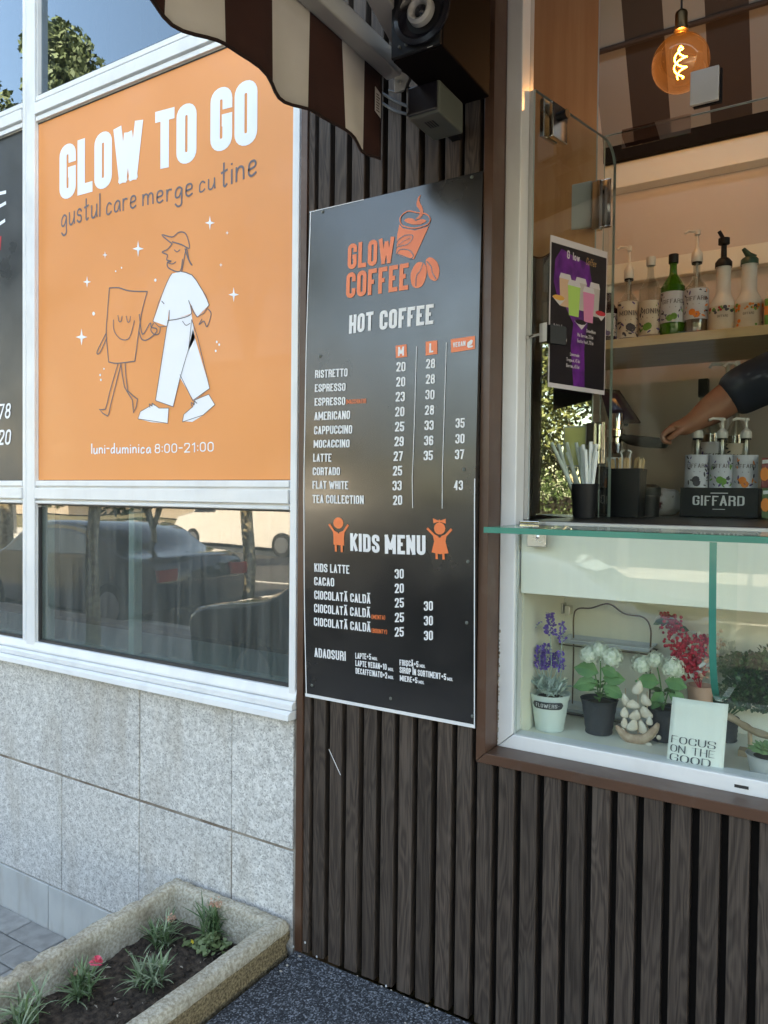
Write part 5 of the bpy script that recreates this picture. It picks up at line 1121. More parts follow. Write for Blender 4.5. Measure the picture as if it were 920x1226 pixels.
# rack with three bottles in front and two behind
YG = .80
a = at(814, 612, YG); b = at(908, 612, YG)
RT = at(860, 584, YG).z
rk = thing('bottle_rack', 'black counter display rack with the maker name in silver letters', 'display rack', ((a.x+b.x)/2, YG+.05, CT))
bx('front_plate', a.x, b.x, YG, YG+.004, CT+.001, RT, 'black_plastic', rk, bevel=.001); bx('base', a.x, b.x, YG+.0045, YG+.23, CT+.001, CT+.02, 'black_plastic', rk); bx('step', a.x, b.x, YG+.115, YG+.23, CT+.0205, CT+.075, 'black_plastic', rk)
for xx in (a.x, b.x-.004): bx('side_plate', xx, xx+.004, YG+.0045, YG+.23, CT+.0205, RT-.001, 'black_plastic', rk)
wm = wallmap(YG-.0006); mb = MB(); H_ = RT-CT
mat('silver_print', (.6, .6, .6), .4)
text(mb, 'GIFFARD', (a.x+b.x)/2, CT+H_*.40, H_*.34, 'silver_print', wm, wd=.46, t=.19, gap=.13, align='c', pen=.5); n_ = MB(); 
text(mb, 'DEPUIS 1885', (a.x+b.x)/2, CT+H_*.78, H_*.075, 'silver_print', wm, wd=.5, t=.16, gap=.2, align='c') if False else None
mb.ribbon([((a.x+b.x)/2-.02, CT+H_*.82), ((a.x+b.x)/2+.025, CT+H_*.82)], .0022, 'silver_print', wm); mb.ribbon([((a.x+b.x)/2-.014, CT+H_*.28), ((a.x+b.x)/2+.018, CT+H_*.28)], .0016, 'silver_print', wm); mb.build('maker_lettering', rk)
for i, (u, dc) in enumerate(((834, 'print_dark'), (863.5, 'print_green'), (892, 'print_orange'))):
    bottle('rack_bottle', ('bottle in the rack front row with a shell-brown label print, nearest the cups', 'middle bottle of the rack front row with lime label', 'bottle in the rack front row with an orange flower label, nearest the snack packets')[i], u, 600, 27, 522, YG+.055, 0, 'bottles in the black display rack', 'bottle_glass', 'label_blue', 'GIFFARD', 'dark_drink', pump=500, deco=dc, zbase=CT+.021, hlab=(.30, .74))
for i, u in enumerate((851, 880)):
    bottle('rack_bottle', ('back row bottle of the rack with a blue leaf label and black cap', 'back row bottle of the rack with a beige label and white pump')[i], u, 575, 26, (475, 478)[i], YG+.17, 0, 'bottles in the black display rack', 'bottle_glass', 'label_blue' if i == 0 else 'label_cream', 'GIFFARD', 'syrup', pump=None if i == 0 else 432, deco='print_purple', cap='black_plastic' if i == 0 else 'white_plastic', zbase=CT+.076)
# snack packets
mat('pack_green', (.05, .10, .02), .4); mat('pack_red', (.20, .02, .015), .4)
for i, (u, v, h, m_, lb) in enumerate(((923, 606, 34, 'pack_green', 'green snack packet standing beside the bottle rack'), (922, 572, 36, 'pack_red', 'red and yellow snack packet leaning above the green packet'))):
    c = at(u, v, YG-.02+.02*i); z0 = CT+.001 if i == 0 else CT+.088; t = thing('snack_packet', lb, 'packet', (c.x, c.y, z0)); mb = MB(); w_ = .022; hh = .085
    mb.prism([(c.x-w_, c.y, z0), (c.x+w_, c.y-.003, z0), (c.x+w_*1.02, c.y, z0+hh), (c.x-w_, c.y+.002, z0+hh)], (0, .008, 0), m_); mb.build('pouch', t, bevel=.002)
    mb = MB(); mb.poly([(c.x-w_*.6+w_*.9*math.cos(k*.7)*.6, z0+hh*.45+.02*math.sin(k*.7)) for k in range(9)], 'print_orange', wallmap(c.y-.0035)); mb.poly([(c.x-w_*.9, z0+hh*.80), (c.x+w_*.9, z0+hh*.84), (c.x+w_*.9, z0+hh*.94), (c.x-w_*.9, z0+hh*.92)], 'label_white', wallmap(c.y-.0036)); mb.build('pouch_print', t)
# stirrer box, straw box, straws
Yb_ = .56
def opened_box(name, label, u0, u1, vt, vb, Y, dep, m_='black_plastic'):
    a = at(u0, vb, Y); b = at(u1, vb, Y); zt = at(u0, vt, Y).z; t = thing(name, label, 'holder', ((a.x+b.x)/2, Y+dep/2, CT)); w_ = .003; x0, x1, z0 = a.x, b.x, CT+.001
    tp = .006
    for P in ([(x0, Y, z0), (x1, Y, z0), (x1+tp, Y-tp, zt), (x0-tp, Y-tp, zt)],): MB().prism(P, (0, w_, 0), m_).build('front', t, bevel=.001)
    MB().prism([(x0, Y+dep, z0), (x1, Y+dep, z0), (x1+tp, Y+dep+tp, zt), (x0-tp, Y+dep+tp, zt)], (0, -w_, 0), m_).build('back', t, bevel=.001)
    MB().prism([(x0, Y+.004, z0), (x0, Y+dep-.004, z0), (x0-tp, Y+dep, zt), (x0-tp, Y, zt)], (w_, 0, 0), m_).build('side', t); MB().prism([(x1, Y+.004, z0), (x1, Y+dep-.004, z0), (x1+tp, Y+dep, zt), (x1+tp, Y, zt)], (-w_, 0, 0), m_).build('side', t)
    bx('bottom', x0+.002, x1-.002, Y+.004, Y+dep-.004, z0, z0+.003, m_, t); return t, x0, x1, zt
bs_, x0, x1, zt = opened_box('stirrer_box', 'black box full of wooden stirrers on the counter', 725, 764, 561, 614, Yb_, .07)
mat('stir_wood', (.55, .36, .18), .7, col2=(.66, .47, .27), scale=40, stretch=(3, 3, .3), rnd=.12)
for i in range(26):
    xx = x0+.006+(x1-x0-.014)*((i*7) % 26)/25; yy = Yb_+.010+.05*random.random(); tl = ((xx-(x0+x1)/2)/(x1-x0))*.28+random.uniform(-.08, .08); hh = .118+random.uniform(-.006, .006)
    mb = MB(); mb.box(-.003, .003, -.0007, .0007, 0, hh-.003, 'stir_wood').box(-.0022, .0022, -.0007, .0007, hh-.003, hh, 'stir_wood'); o = mb.build('wooden_stirrer', None, loc=(xx, yy, zt-.088)); o.rotation_euler = (random.uniform(-.12, .05), tl, random.uniform(-.5, .5))
    tag(o, 'flat wooden stirrer standing in the black stirrer box', 'stirrer', 'wooden stirrers in the black box')
for i, (u, s_) in enumerate(((745, 1), (754, -1))):
    p = at(u, 545, Yb_+.03); mb = MB(); mb.tube(catmull([(p.x, p.y, zt-.03), (p.x, p.y, p.z-.006), (p.x-.004*s_, p.y, p.z+.008), (p.x+.006*s_, p.y, p.z+.014)], 4), .0028, 'label_white', 7); tag(mb.build('paper_tube'), ('curled white paper sachet end among the stirrers, towards the screen', 'curled white paper sachet end among the stirrers, towards the espresso arm')[i], 'sachet')
opened_box('dark_canister_box', 'plain black box partly behind the glass edge beside the stirrer box', 703, 722, 559, 614, Yb_-.02, .05)
b2_ = thing('straw_cup', 'black cup of paper-wrapped straws in front of the mirrored pane', 'cup', tuple(Vector((at(700, 600, .35).x, .35, CT))))
cx_ = at(700, 600, .35).x; mb = MB(); mb.lathe([(0, .002), (.028, .002), (.036, .09), (.0345, .09), (.027, .005)], 'black_plastic', 18, (cx_, .35, CT)); mb.build('cup_wall', b2_, smooth=True)
for i in range(12):
    a = random.uniform(0, 6.28); mb = MB(); p0 = Vector((cx_+.015*math.cos(a), .35+.012*math.sin(a), CT+.008)); d = Vector((-.085+.12*(i/11), .02*math.sin(a), .185)); mb.tube([p0, p0+d*random.uniform(.85, 1.05)], .0048, 'straw_paper', 7); tag(mb.build('paper_straw'), 'white paper-wrapped straw standing in the black cup by the screen', 'straw', 'wrapped straws in the cup')
# espresso machine with portafilter and tablet
em = thing('espresso_machine', 'espresso machine with chrome group head behind the glass screen', 'coffee machine', tuple(at(724, 560, 1.0)))
p = at(738, 512, .92); g0 = at(700, 470, 1.0)
bx('body', -.80, at(722, 500, 1.0).x, 1.0, 1.33, CT+.001, CT+.30, 'steel', em, bevel=.01)
mb = MB(); mb.lathe([(0, .045), (.022, .045), (.024, .03), (.024, -.005), (.030, -.01), (.030, -.03), (.022, -.034), (.022, -.05), (0, -.052)], 'chrome', 20, tuple(p)); mb.build('group_head', em, smooth=True)
bx('group_arm', p.x-.02, p.x+.02, p.y+.01, 1.0, p.z+.01, p.z+.05, 'black_plastic', em, bevel=.004)
bx('drip_tray', -.80, at(726, 500, .9).x, .82, .999, CT+.001, CT+.03, 'steel', em, bevel=.004)
mat('handle_black', (.004, .004, .004), .8, spec=.1)
h0 = at(741, 520, .92); h1 = at(752, 526, .90); h2 = at(772, 529, .86); h3 = at(797, 531, .82)
pf = thing('portafilter', 'black handled portafilter locked in the group head and held by the hand', 'portafilter', tuple(h0)); mb = MB(); mb.tube(catmull([h0, h1, h2, h3], 4), [.009, .010, .011, .012, .015, .0165, .017, .017, .0175, .017, .0165, .016, .014], 'handle_black', 14); mb.build('handle', pf, smooth=True)
mb = MB(); mb.lathe([(0, -.085), (.020, -.085), (.026, -.06), (.027, -.052), (.0, -.0521)], 'chrome', 18, tuple(p)); mb.build('basket', pf, smooth=True)
# tablet, leaning
tb = thing('tablet', 'dark tablet screen tilted on a stand above the portafilter', 'tablet', tuple(at(748, 480, .98)))
c = [at(718, 466, .95), at(741, 468, .97), at(767, 507, .93), at(730, 508, .90)]; mb = MB(); mb.prism([c[0], c[1], c[2], c[3]], (0, .012, .004), 'black_plastic'); o = mb.build('case', tb, bevel=.002); cc = sum(c, Vector())/4
mb = MB(); mb.prism([cc+(q-cc)*.80+Vector((-.004, -.002, .002)) for q in c], (0, .0015, 0), 'dark_drink'); mb.build('screen', tb); mb = MB(); mb.tube([cc+Vector((0, .012, 0)), cc+Vector((-.03, .10, -.06)), cc+Vector((-.03, .10, -.12))], .008, 'black_plastic', 8); mb.build('stand', tb)
# paper cups
for i, (u, Yc, lb) in enumerate(((729, .66, 'tall stack of white paper cups behind the screen edge'),)):
    p = at(u, 612, Yc); t = thing('cup_stack', lb, 'cups', (p.x, Yc, CT)); 
    for k in range(9):
        mb = MB(); mb.lathe([(.021, 0), (.028, .075), (.0292, .0755), (.0292, .078), (.0275, .078)], 'label_white', 18, (p.x, Yc, CT+.001+.0118*k)); mb.build('paper_cup', t, smooth=True)
# round black jar lids and printed bag behind
p = at(776, 612, .68); t = thing('black_jar', 'round black lidded jar behind the stirrer box', 'jar', (p.x, .68, CT)); mb = MB(); mb.lathe([(0, 0), (.03, 0), (.032, .06), (.035, .061), (.035, .085), (.02, .094), (0, .095)], 'black_plastic', 22, (p.x, .68, CT+.001)); mb.build('jar_body', t, smooth=True)
p = at(797, 610, .86); t = thing('snack_bag', 'clear printed snack bag lying between jar and bottle rack', 'bag', (p.x, .86, CT)); mb = MB(); pts = []
bmx = bmesh.new(); bmesh.ops.create_icosphere(bmx, subdivisions=4, radius=1)
for v in bmx.verts: q = v.co.copy(); v.co = Vector((q.x*.052, q.y*.03, abs(q.z)**.7*(1 if q.z > 0 else -1)*.042))*(1+.12*noise.noise(q*2.2)+.05*noise.noise(q*6)); 
me = bpy.data.meshes.new('bag'); bmx.to_mesh(me); bmx.free(); me.materials.append(mat('bag_print', (.42, .40, .39), .2, col2=(.12, .05, .05), scale=22, ramp=(.5, .56))); me.polygons.foreach_set('use_smooth', [True]*len(me.polygons))
o = bpy.data.objects.new('bag_body', me); C.objects.link(o); o.parent = t; o.matrix_parent_inverse = Matrix.Translation(-Vector(t.location)); o.location = (p.x, .86, CT+.042)
# dispenser pipe on the wall behind
p = at(872, 436, 1.2); t = thing('pump_dispenser', 'cream pump dispenser spout rising behind the arm', 'dispenser', (p.x, 1.2, CT)); mb = MB(); mb.tube([(p.x, 1.2, CT+.001), (p.x, 1.2, CT+.16)], .03, 'white_plastic', 16); mb.build('bottle_body', t, smooth=True); mb = MB(); mb.tube([(p.x, 1.2, CT+.16), (p.x, 1.2, p.z)], .007, 'white_plastic', 8); mb.tube([(p.x+.012, 1.2, p.z), (p.x-.050, 1.19, p.z+.002), (p.x-.054, 1.185, p.z-.010)], .006, 'white_plastic', 8); mb.build('spout', t, smooth=True)
p = at(843, 460, 1.15); t = thing('black_cap_bottle', 'bottle with a square black cap behind the wrist', 'bottle', (p.x, 1.15, CT)); mb = MB(); H_ = p.z-CT; mb.lathe([(0, 0), (.036, 0), (.036, H_*.55), (.014, H_*.75), (.013, H_*.9)], 'bottle_glass', 18, (p.x, 1.15, CT+.001)); mb.build('body', t, smooth=True); bx('cap', p.x-.016, p.x+.016, 1.135, 1.165, CT+H_*.9, CT+H_*1.04, 'black_plastic', t, bevel=.003)

# ================================================================== DRINK POSTER on the side screen
dp = thing('drink_poster', 'black and purple bubble tea poster hung on the glass side screen', 'poster', tuple(on_sg(690, 380, .010)))
off = .0105; co = [on_sg(u, v, off) for u, v in ((656, 463), (723.5, 473), (727, 302), (659, 281))]
mat('poster_white', (.62, .58, .60), .5); mat('poster_black', (.010, .008, .012), .45); mat('poster_purple', (.075, .008, .13), .45, col2=(.17, .02, .27), scale=30); mat('gold_print', (.6, .35, .15), .5)
MB().prism(co, nrm*.001, 'poster_white').build('sheet', dp)
U_ = (co[1]-co[0]); V_ = (co[3]-co[0]); 
def pmap(x, y, l=0.0): # x,y in 0..1 over the sheet (bilinear)
    p = co[0]*(1-x)*(1-y)+co[1]*x*(1-y)+co[2]*x*y+co[3]*(1-x)*y; return p+nrm*(.0014+l)
mb = MB(); mb.add([pmap(.015, .03), pmap(.985, .03), pmap(.985, .955), pmap(.015, .955)], [(0, 1, 2, 3)], 'poster_black'); mb.build('print_field', dp)
mb = MB(); mb.poly([(.42, .03), (.62, .03), (.60, .3), (.66, .5), (.72, .75), (.66, .88), (.4, .9), (.18, .93), (.08, .85), (.06, .7), (.14, .58), (.26, .55), (.40, .45), (.36, .3)], 'poster_purple', pmap, .0002); mb.build('paint_swash', dp)
def cup(x, y, w_, h, m_, lid='poster_white', li=0): 
    mb.poly([(x-w_*.38, y), (x+w_*.38, y), (x+w_*.5, y+h*.86), (x-w_*.5, y+h*.86)], m_, pmap, .0004+li); mb.poly([(x-w_*.52, y+h*.84), (x+w_*.52, y+h*.84), (x+w_*.40, y+h), (x-w_*.40, y+h)], lid, pmap, .0005+li)
mat('c_peach', (.65, .42, .28), .5); mat('c_green', (.42, .65, .16), .5); mat('c_pink', (.72, .25, .42), .5); mat('c_orange', (.75, .38, .08), .5); mat('c_red', (.6, .03, .05), .5); mat('c_pale', (.5, .45, .42), .5)
mb = MB(); cup(.25, .55, .20, .22, 'c_peach'); cup(.52, .55, .20, .22, 'c_pale', li=.0001); cup(.77, .53, .19, .23, 'c_pale', li=.0002); cup(.40, .50, .22, .24, 'c_green', li=.0004); cup(.66, .48, .21, .24, 'c_pink', li=.0006)
mb.build('cup_picture', dp); mb = MB()
for x, y, m_ in ((.14, .60, 'c_orange'), (.52, .47, 'poster_black'), (.88, .56, 'c_red')):
    mb.poly([(x-.11, y), (x+.11, y), (x+.02, y-.05)], 'poster_white', pmap, .0012); mb.poly([(x+.10*math.cos(k*.7), y+.018*math.sin(k*.7)) for k in range(9)], m_, pmap, .0014)
mb.build('bowl_picture', dp)
asp = U_.length/V_.length
def ptxt(s, x, y, h, m_='poster_white', **k):
    text(mb, s, 0, 0, h, m_, lambda a, b, l: pmap(x+a/asp, y+b, .0004+l), **k)
mb = MB(); ptxt('G', .27, .875, .056, wd=.42, t=.2, gap=.1); ptxt('low', .37, .875, .054, wd=.36, t=.18, gap=.1); mb.build('title_lettering', dp)
mb = MB(); ptxt('Coffee', .60, .870, .050, 'gold_print', wd=.32, t=.08, gap=.10, shear=.3, r=.3); mb.build('script_lettering', dp)
mb = MB()
for s_, x, y in (('Bubble Tea', .10, .40), ('Mango..66 lei', .10, .36), ('Berries..66 lei', .10, .32), ('Smoothies', .66, .41), ('Mix Berries..73 lei', .50, .37), ('Exotic fruit..73 lei', .50, .33), ('Lemonade', .38, .23), ('Tropical..45 lei', .32, .19), ('Berries..45 lei', .32, .15)): ptxt(s_, x-.03, y, .025, wd=.34, t=.16, gap=.10)
mb.build('price_lettering', dp)
# holder clip at the poster's edge
p = on_sg(646, 400, .012); q = on_sg(664, 400, .012); t = thing('poster_clip', 'small white and dark bar clip holding the poster to the screen', 'clip', tuple(p)); z0 = on_sg(650, 411, .012).z; z1 = on_sg(650, 389, .012).z
mb = MB(); mb.prism([(p.x, p.y, z0), (p.x+.010, p.y-.006, z0), (p.x+.010, p.y-.006, z1), (p.x, p.y, z1)], nrm*.012, 'white_plastic'); mb.build('clip_end', t); mb = MB(); mb.prism([(p.x+.011, p.y+.02, z0), (p.x+.04, p.y+.05, z0-.003), (p.x+.04, p.y+.05, z1-.003), (p.x+.011, p.y+.02, z1)], nrm*.010, 'black_plastic'); mb.build('clip_jaw', t)
mb = MB(); mb.tube([at(632, 404, .10), p+Vector((0, 0, 0))], .004, 'chrome', 8); mb.build('clip_arm', t)
# ================================================================== DISPLAY BEHIND THE VITRINE PANE
FL = FZ+.0008
def fpt(u, v): return atz(u, v, FL)
mat('pot_white', (.62, .70, .66), .35); mat('pot_dark', (.022, .026, .032), .55); mat('pot_terra', (.55, .33, .24), .7); mat('pot_grey', (.36, .38, .37), .8, col2=(.42, .43, .42), scale=40, bump=.0006, bscale=90)
mat('lav_petal', (.11, .05, .35), .7, col2=(.20, .12, .48), scale=120); mat('lav_green', (.28, .38, .33), .7, col2=(.38, .46, .42), scale=60); mat('white_bloom', (.88, .90, .82), .7, col2=(.60, .68, .52), scale=160); mat('leaf_green', (.05, .16, .04), .45, col2=(.10, .24, .07), scale=20); mat('leaf_dark', (.012, .062, .018), .5, col2=(.03, .11, .03), scale=30)
mat('berry_red', (.42, .008, .03), .45, col2=(.55, .03, .06), scale=60); mat('shell', (.62, .52, .40), .4, col2=(.72, .66, .56), scale=60, bump=.0004, bscale=200); mat('shell_dark', (.40, .26, .17), .5, col2=(.55, .40, .28), scale=70); mat('wire_bronze', (.14, .095, .06), .35, metal=.8); mat('tray_white', (.62, .66, .70), .25); mat('card', (.72, .76, .70), .6); mat('soil_pot', (.05, .04, .03), .9); mat('silver_leaf', (.55, .56, .52), .5); mat('driftwood', (.42, .30, .18), .7, col2=(.52, .40, .27), scale=30, stretch=(1, 1, 1)); mat('succulent', (.16, .30, .12), .5, col2=(.24, .38, .16), scale=40); mat('card_ink', (.04, .05, .06), .6)
def pot(name, label, u, vb, wtop, vtop, m, cat='plant', taper=.72, ribs=3, group=None, vbx=None):
    c = fpt(u, vb); zc = (c-CAM).dot(AX[2]); r = wtop*zc/910/2; H = at(u, vtop, c.y).z-FL; y = min(c.y+r*.8, .345)
    c = Vector((at(u, vb, y).x, y, FL)); zc = (c-CAM).dot(AX[2]); r = wtop*zc/910/2; H = at(u, vtop, y).z-FL
    t = thing(name, label, cat, tuple(c), group); P = [(0, 0), (r*taper, 0), (r*taper+.001, .002)]
    for k in range(1, 9): q = k/9; P.append((r*(taper+(1-taper)*q)-(.0012 if k % 2 else 0), H*q))
    P += [(r, H*.97), (r*1.03, H*.975), (r*1.04, H), (r*.97, H), (r*.95, H*.9), (0, H*.88)]
    mb = MB(); mb.lathe(P, m, 28, tuple(c)); mb.build('pot', t, smooth=True); mb = MB(); mb.lathe([(0, H*.895), (r*.94, H*.893)], 'soil_pot', 16, tuple(c)); mb.build('pot_soil', t)
    return t, c, r, H
def leafcard(mb, c, d, L, wd, m, n_=None, fold=.3):
    d = Vector(d).normalized(); s_ = d.cross(Vector(n_) if n_ else Vector((random.uniform(-1, 1), random.uniform(-1, 1), random.uniform(-.2, 1)))); s_ = s_.normalized() if s_.length > .01 else Vector((1, 0, 0)); up = s_.cross(d)
    P = [c, c+d*L*.3-s_*wd+up*wd*fold, c+d*L*.7-s_*wd*.8+up*wd*fold*.8-Vector((0, 0, L*.06)), c+d*L-Vector((0, 0, L*.15)), c+d*L*.7+s_*wd*.8+up*wd*fold*.8-Vector((0, 0, L*.06)), c+d*L*.3+s_*wd+up*wd*fold, c+d*L*.35, c+d*L*.7-Vector((0, 0, L*.05))]
    mb.add(P, [(0, 6, 1), (1, 6, 7, 2), (2, 7, 3), (3, 7, 4), (4, 7, 6, 5), (5, 6, 0)], m)
# lavender in the white FLOWERS pot
t, c, r, H = pot('lavender_pot', 'purple lavender in a white pot lettered FLOWERS', 658, 878, 47, 829, 'pot_white')
a_c = math.atan2(CAM.y-c.y, CAM.x-c.x); rr_ = r*.955
cm = lambda x, y, l: (c.x+(rr_*1.0+.0012+l+(y-c.z-H*.7)*.16)*math.cos(a_c+x/rr_), c.y+(rr_+.0012+l+(y-c.z-H*.7)*.16)*math.sin(a_c+x/rr_), y)
mb = MB(); hw = r*.80; hh = H*.10; zc0 = c.z+H*.76; ox_ = -r*.12; pts = []
n_ = 24
for i in range(n_): 
    x0 = ox_-hw+2*hw*i/n_; x1 = ox_-hw+2*hw*(i+1)/n_; f = lambda x: hh*min(1, math.sqrt(max(0, 1-(max(0, abs(x-ox_)-hw+hh*1.2)/(hh*1.2))**2))); mb.add([cm(x0, zc0-f(x0), .0003), cm(x1, zc0-f(x1), .0003), cm(x1, zc0+f(x1), .0003), cm(x0, zc0+f(x0), .0003)], [(0, 1, 2, 3)], 'pot_dark')
mb.build('plaque', t, smooth='all'); mb = MB(); text(mb, 'FLOWERS*', ox_, zc0-hh*.55, hh*1.1, 'label_white', lambda x, y, l: cm(x, y, l+.0008), wd=.42, t=.15, gap=.16, align='c', pen=.5); mb.build('plaque_lettering', t)
mb = MB(); st = MB(); fl = MB(); base = Vector((c.x, c.y, c.z+H*.9))
for (u, v0, v1) in ((659, 735, 762), (647, 775, 800), (655, 772, 798), (672, 780, 805), (673, 745, 770), (667, 782, 800), (651, 785, 803)):
    top = at(u, v0, c.y+random.uniform(-.01, .01)); bot = at(u, v1, top.y); st.tube(catmull([base+Vector((random.uniform(-.01, .01), 0, 0)), (base+bot)/2+Vector((random.uniform(-.004, .004), 0, 0)), bot, top], 4), .0012, 'lav_green', 5)
    n_ = 120 if u in (659, 647, 655, 667) else 40
    for k in range(n_):
        tt = random.random(); p = bot.lerp(top, tt); R_ = .015*(1-tt*.6)*(1 if n_ > 50 else .6); a = random.uniform(0, 6.28); q = p+Vector((math.cos(a)*R_*random.random()**.5, math.sin(a)*R_*random.random()**.5, 0)); leafcard(fl, q, (math.cos(a), math.sin(a), .8), .0085, .0034, 'lav_petal')
cvp = catmull([base, at(642, 800, c.y), at(637, 768, c.y), at(641, 752, c.y), at(648, 745, c.y)], 5); st.tube(cvp, .0011, 'lav_green', 5)
for k in range(30): p = Vector(cvp[-1-random.randrange(8)]); a = random.uniform(0, 6.28); leafcard(fl, p, (math.cos(a), math.sin(a), .5), .005, .0016, 'lav_petal')
for k in range(170):
    a = random.uniform(0, 6.28); el = random.uniform(.3, 1.35); p = base+Vector((random.uniform(-1, 1)*r*.6, random.uniform(-1, 1)*r*.6, random.uniform(0, .03))); leafcard(mb, p, (math.cos(a)*math.cos(el), math.sin(a)*math.cos(el), math.sin(el)), random.uniform(.02, .045), .0028, 'lav_green')
mb.build('foliage', t); st.build('stem', t); fl.build('flower', t)
# two white hydrangeas
def hydr(u, vb, wt, vt, label, blooms, leaves):
    t, c, r, H = pot('hydrangea_pot', label, u, vb, wt, vt, 'pot_dark', group='white hydrangeas in dark pots'); base = Vector((c.x, c.y, c.z+H*.9)); st = MB(); lf = MB()
    for (bu, bv, br) in blooms:
        p = at(bu, bv, c.y+random.uniform(-.008, .01)); st.tube(catmull([base, (base+p)/2+Vector((.003, 0, .004)), p], 5), .0017, 'leaf_green', 6); fb = MB(); R_ = br*(p-CAM).dot(AX[2])/910
        fb.ball(p, R_*.78, 'white_bloom', 10, 7)
        for k in range(230):
            a = random.uniform(0, 6.28); z = random.uniform(-.7, 1); q = math.sqrt(1-z*z); d = Vector((q*math.cos(a), q*math.sin(a), z)); s_ = d.cross(Vector((0, .3, 1))).normalized(); w2 = d.cross(s_); cc_ = p+d*R_*random.uniform(.7, 1.12); e = R_*.13; an = random.uniform(0, 1.5)
            for m_ in range(4): a2 = an+m_*1.57; fb.add([cc_, cc_+(s_*math.cos(a2-.5)+w2*math.sin(a2-.5))*e+d*e*.15, cc_+(s_*math.cos(a2)+w2*math.sin(a2))*e*1.25+d*e*.3, cc_+(s_*math.cos(a2+.5)+w2*math.sin(a2+.5))*e+d*e*.15], [(0, 1, 2, 3)], 'white_bloom')
        fb.build('flower_head', t)
    for (lu, lv, L, du, dv) in leaves:
        p = at(lu, lv, c.y-.004); q = at(lu+du, lv+dv, c.y-.012); leafcard(lf, p, q-p, (q-p).length*1.15, (q-p).length*.38, 'leaf_green', (random.uniform(-.3, .3), -1, .35), .18)
    for k in range(12): a = random.uniform(0, 6.28); leafcard(lf, base+Vector((0, 0, random.uniform(.01, .05))), (math.cos(a), math.sin(a), .25), .035, .011, 'leaf_green', (0, 0, 1), .2)
    lf.build('leaf', t); st.build('stem', t)
hydr(717, 882, 43, 836, 'hydrangea with two white heads in a dark pot beside the lavender', ((706, 784, 12), (732, 787, 13), (718, 778, 10)), ((717, 806, 0, -26, -10), (716, 818, 0, -26, 0), (722, 812, 0, 24, -2), (722, 822, 0, 22, 8), (720, 800, 0, 18, 6)))
hydr(793, 890, 40, 846, 'hydrangea with spread white heads in a dark pot behind the lettered card', ((768, 796, 12), (785, 790, 10), (806, 800, 13)), ((790, 818, 0, -26, -6), (796, 815, 0, 24, 4), (794, 828, 0, -12, 16), (800, 830, 0, 20, 6)))
# red berry spray in the terracotta pot
t, c, r, H = pot('berry_pot', 'red berry spray with silvery leaves in a small terracotta pot', 838, 862, 30, 820, 'pot_terra', taper=.8); base = Vector((c.x, c.y, c.z+H*.9)); st = MB(); bm_ = MB(); lf = MB()
for path in (((830, 805), (818, 785), (805, 765), (796, 735)), ((834, 800), (826, 778), (812, 758), (804, 740)), ((838, 800), (842, 775), (836, 760)), ((842, 805), (852, 780), (858, 765)), ((826, 805), (822, 795), (812, 788))):
    P = catmull([base]+[at(u, v, c.y+random.uniform(-.015, .015)) for u, v in path], 8); st.tube(P, .0013, 'berry_red', 5)
    pale = path[0][0] in (842,)
    for k in range(120 if not pale else 50):
        p = Vector(P[random.randrange(6, len(P))]); q = p+Vector((random.gauss(0, .010), random.gauss(0, .009), random.gauss(0, .008))); bm_.ball(q, random.uniform(.0034, .0052), 'berry_red' if not pale else 'pot_terra', 6, 4)
    for k in range(7): p = Vector(P[random.randrange(8, len(P))]); a = random.uniform(0, 6.28); leafcard(lf, p, (math.cos(a), -.3, math.sin(a)*.7), random.uniform(.018, .030), .0055, 'silver_leaf')
for k in range(4): p = at(798+4*k, 742+3*k, c.y); leafcard(lf, p, (-1+.7*k, -.2, .1*k-.3), .032, .008, 'leaf_dark')
bm_.build('berry', t); st.build('stem', t); lf.build('leaf', t)
# pale dry sprig with buds, right
t = thing('dry_sprig', 'pale dried sprig with brown buds behind the glass fin', 'sprig', tuple(fpt(868, 850))); st = MB(); lf = MB(); y = t.location.y+.05
P = catmull([Vector((at(862, 850, y).x, y, FL)), at(866, 800, y), at(876, 775, y), at(896, 755, y), at(905, 742, y)], 6); st.tube(P, .0012, 'wire_bronze', 5); P2 = catmull([at(868, 795, y), at(884, 772, y), at(903, 768, y)], 5); st.tube(P2, .001, 'wire_bronze', 5)
for (u, v) in ((905, 742), (873, 742), (905, 768)): lf.ball(at(u, v, y), .007, 'dry_flower', 8, 6)
for (u, v, du, dv) in ((880, 772, 12, 4), (892, 758, -10, 8), (886, 768, 10, 8), (868, 780, 14, 6)): p = at(u, v, y); q = at(u+du, v+dv, y); leafcard(lf, p, q-p, (q-p).length*1.3, .0055, 'silver_leaf', (0, -1, .3))
lf.build('leaf', t); st.build('stem', t)
# dark leafy plant in a wide pot
t, c, r, H = pot('boxwood_pot', 'bushy dark green plant in a dark pot at the right of the display', 866, 882, 34, 858, 'pot_dark', taper=.9); lf = MB()
for k in range(1900):
    cc_ = random.choice(((894, 805, 24), (880, 800, 16), (910, 812, 26), (888, 830, 24), (925, 800, 26), (868, 838, 12), (930, 835, 26), (905, 832, 24))); p = at(cc_[0], cc_[1], c.y+.02); R_ = cc_[2]*(p-CAM).dot(AX[2])/910; d = Vector((random.gauss(0, 1), random.gauss(0, 1), random.gauss(0, 1))).normalized()*R_*random.random()**.4; d.y *= .9
    leafcard(lf, p+d, (d.x+random.gauss(0, .01), d.y+random.gauss(0, .01), abs(d.z)+.01), random.uniform(.011, .017), .0060, 'leaf_dark')
lf.build('foliage', t); st = MB()
for k in range(8): st.tube(catmull([(c.x, c.y, c.z+H*.8), at(880+6*k, 830-3*(k % 3), c.y+.02)], 3), .0013, 'leaf_dark', 5)
st.build('stem', t)
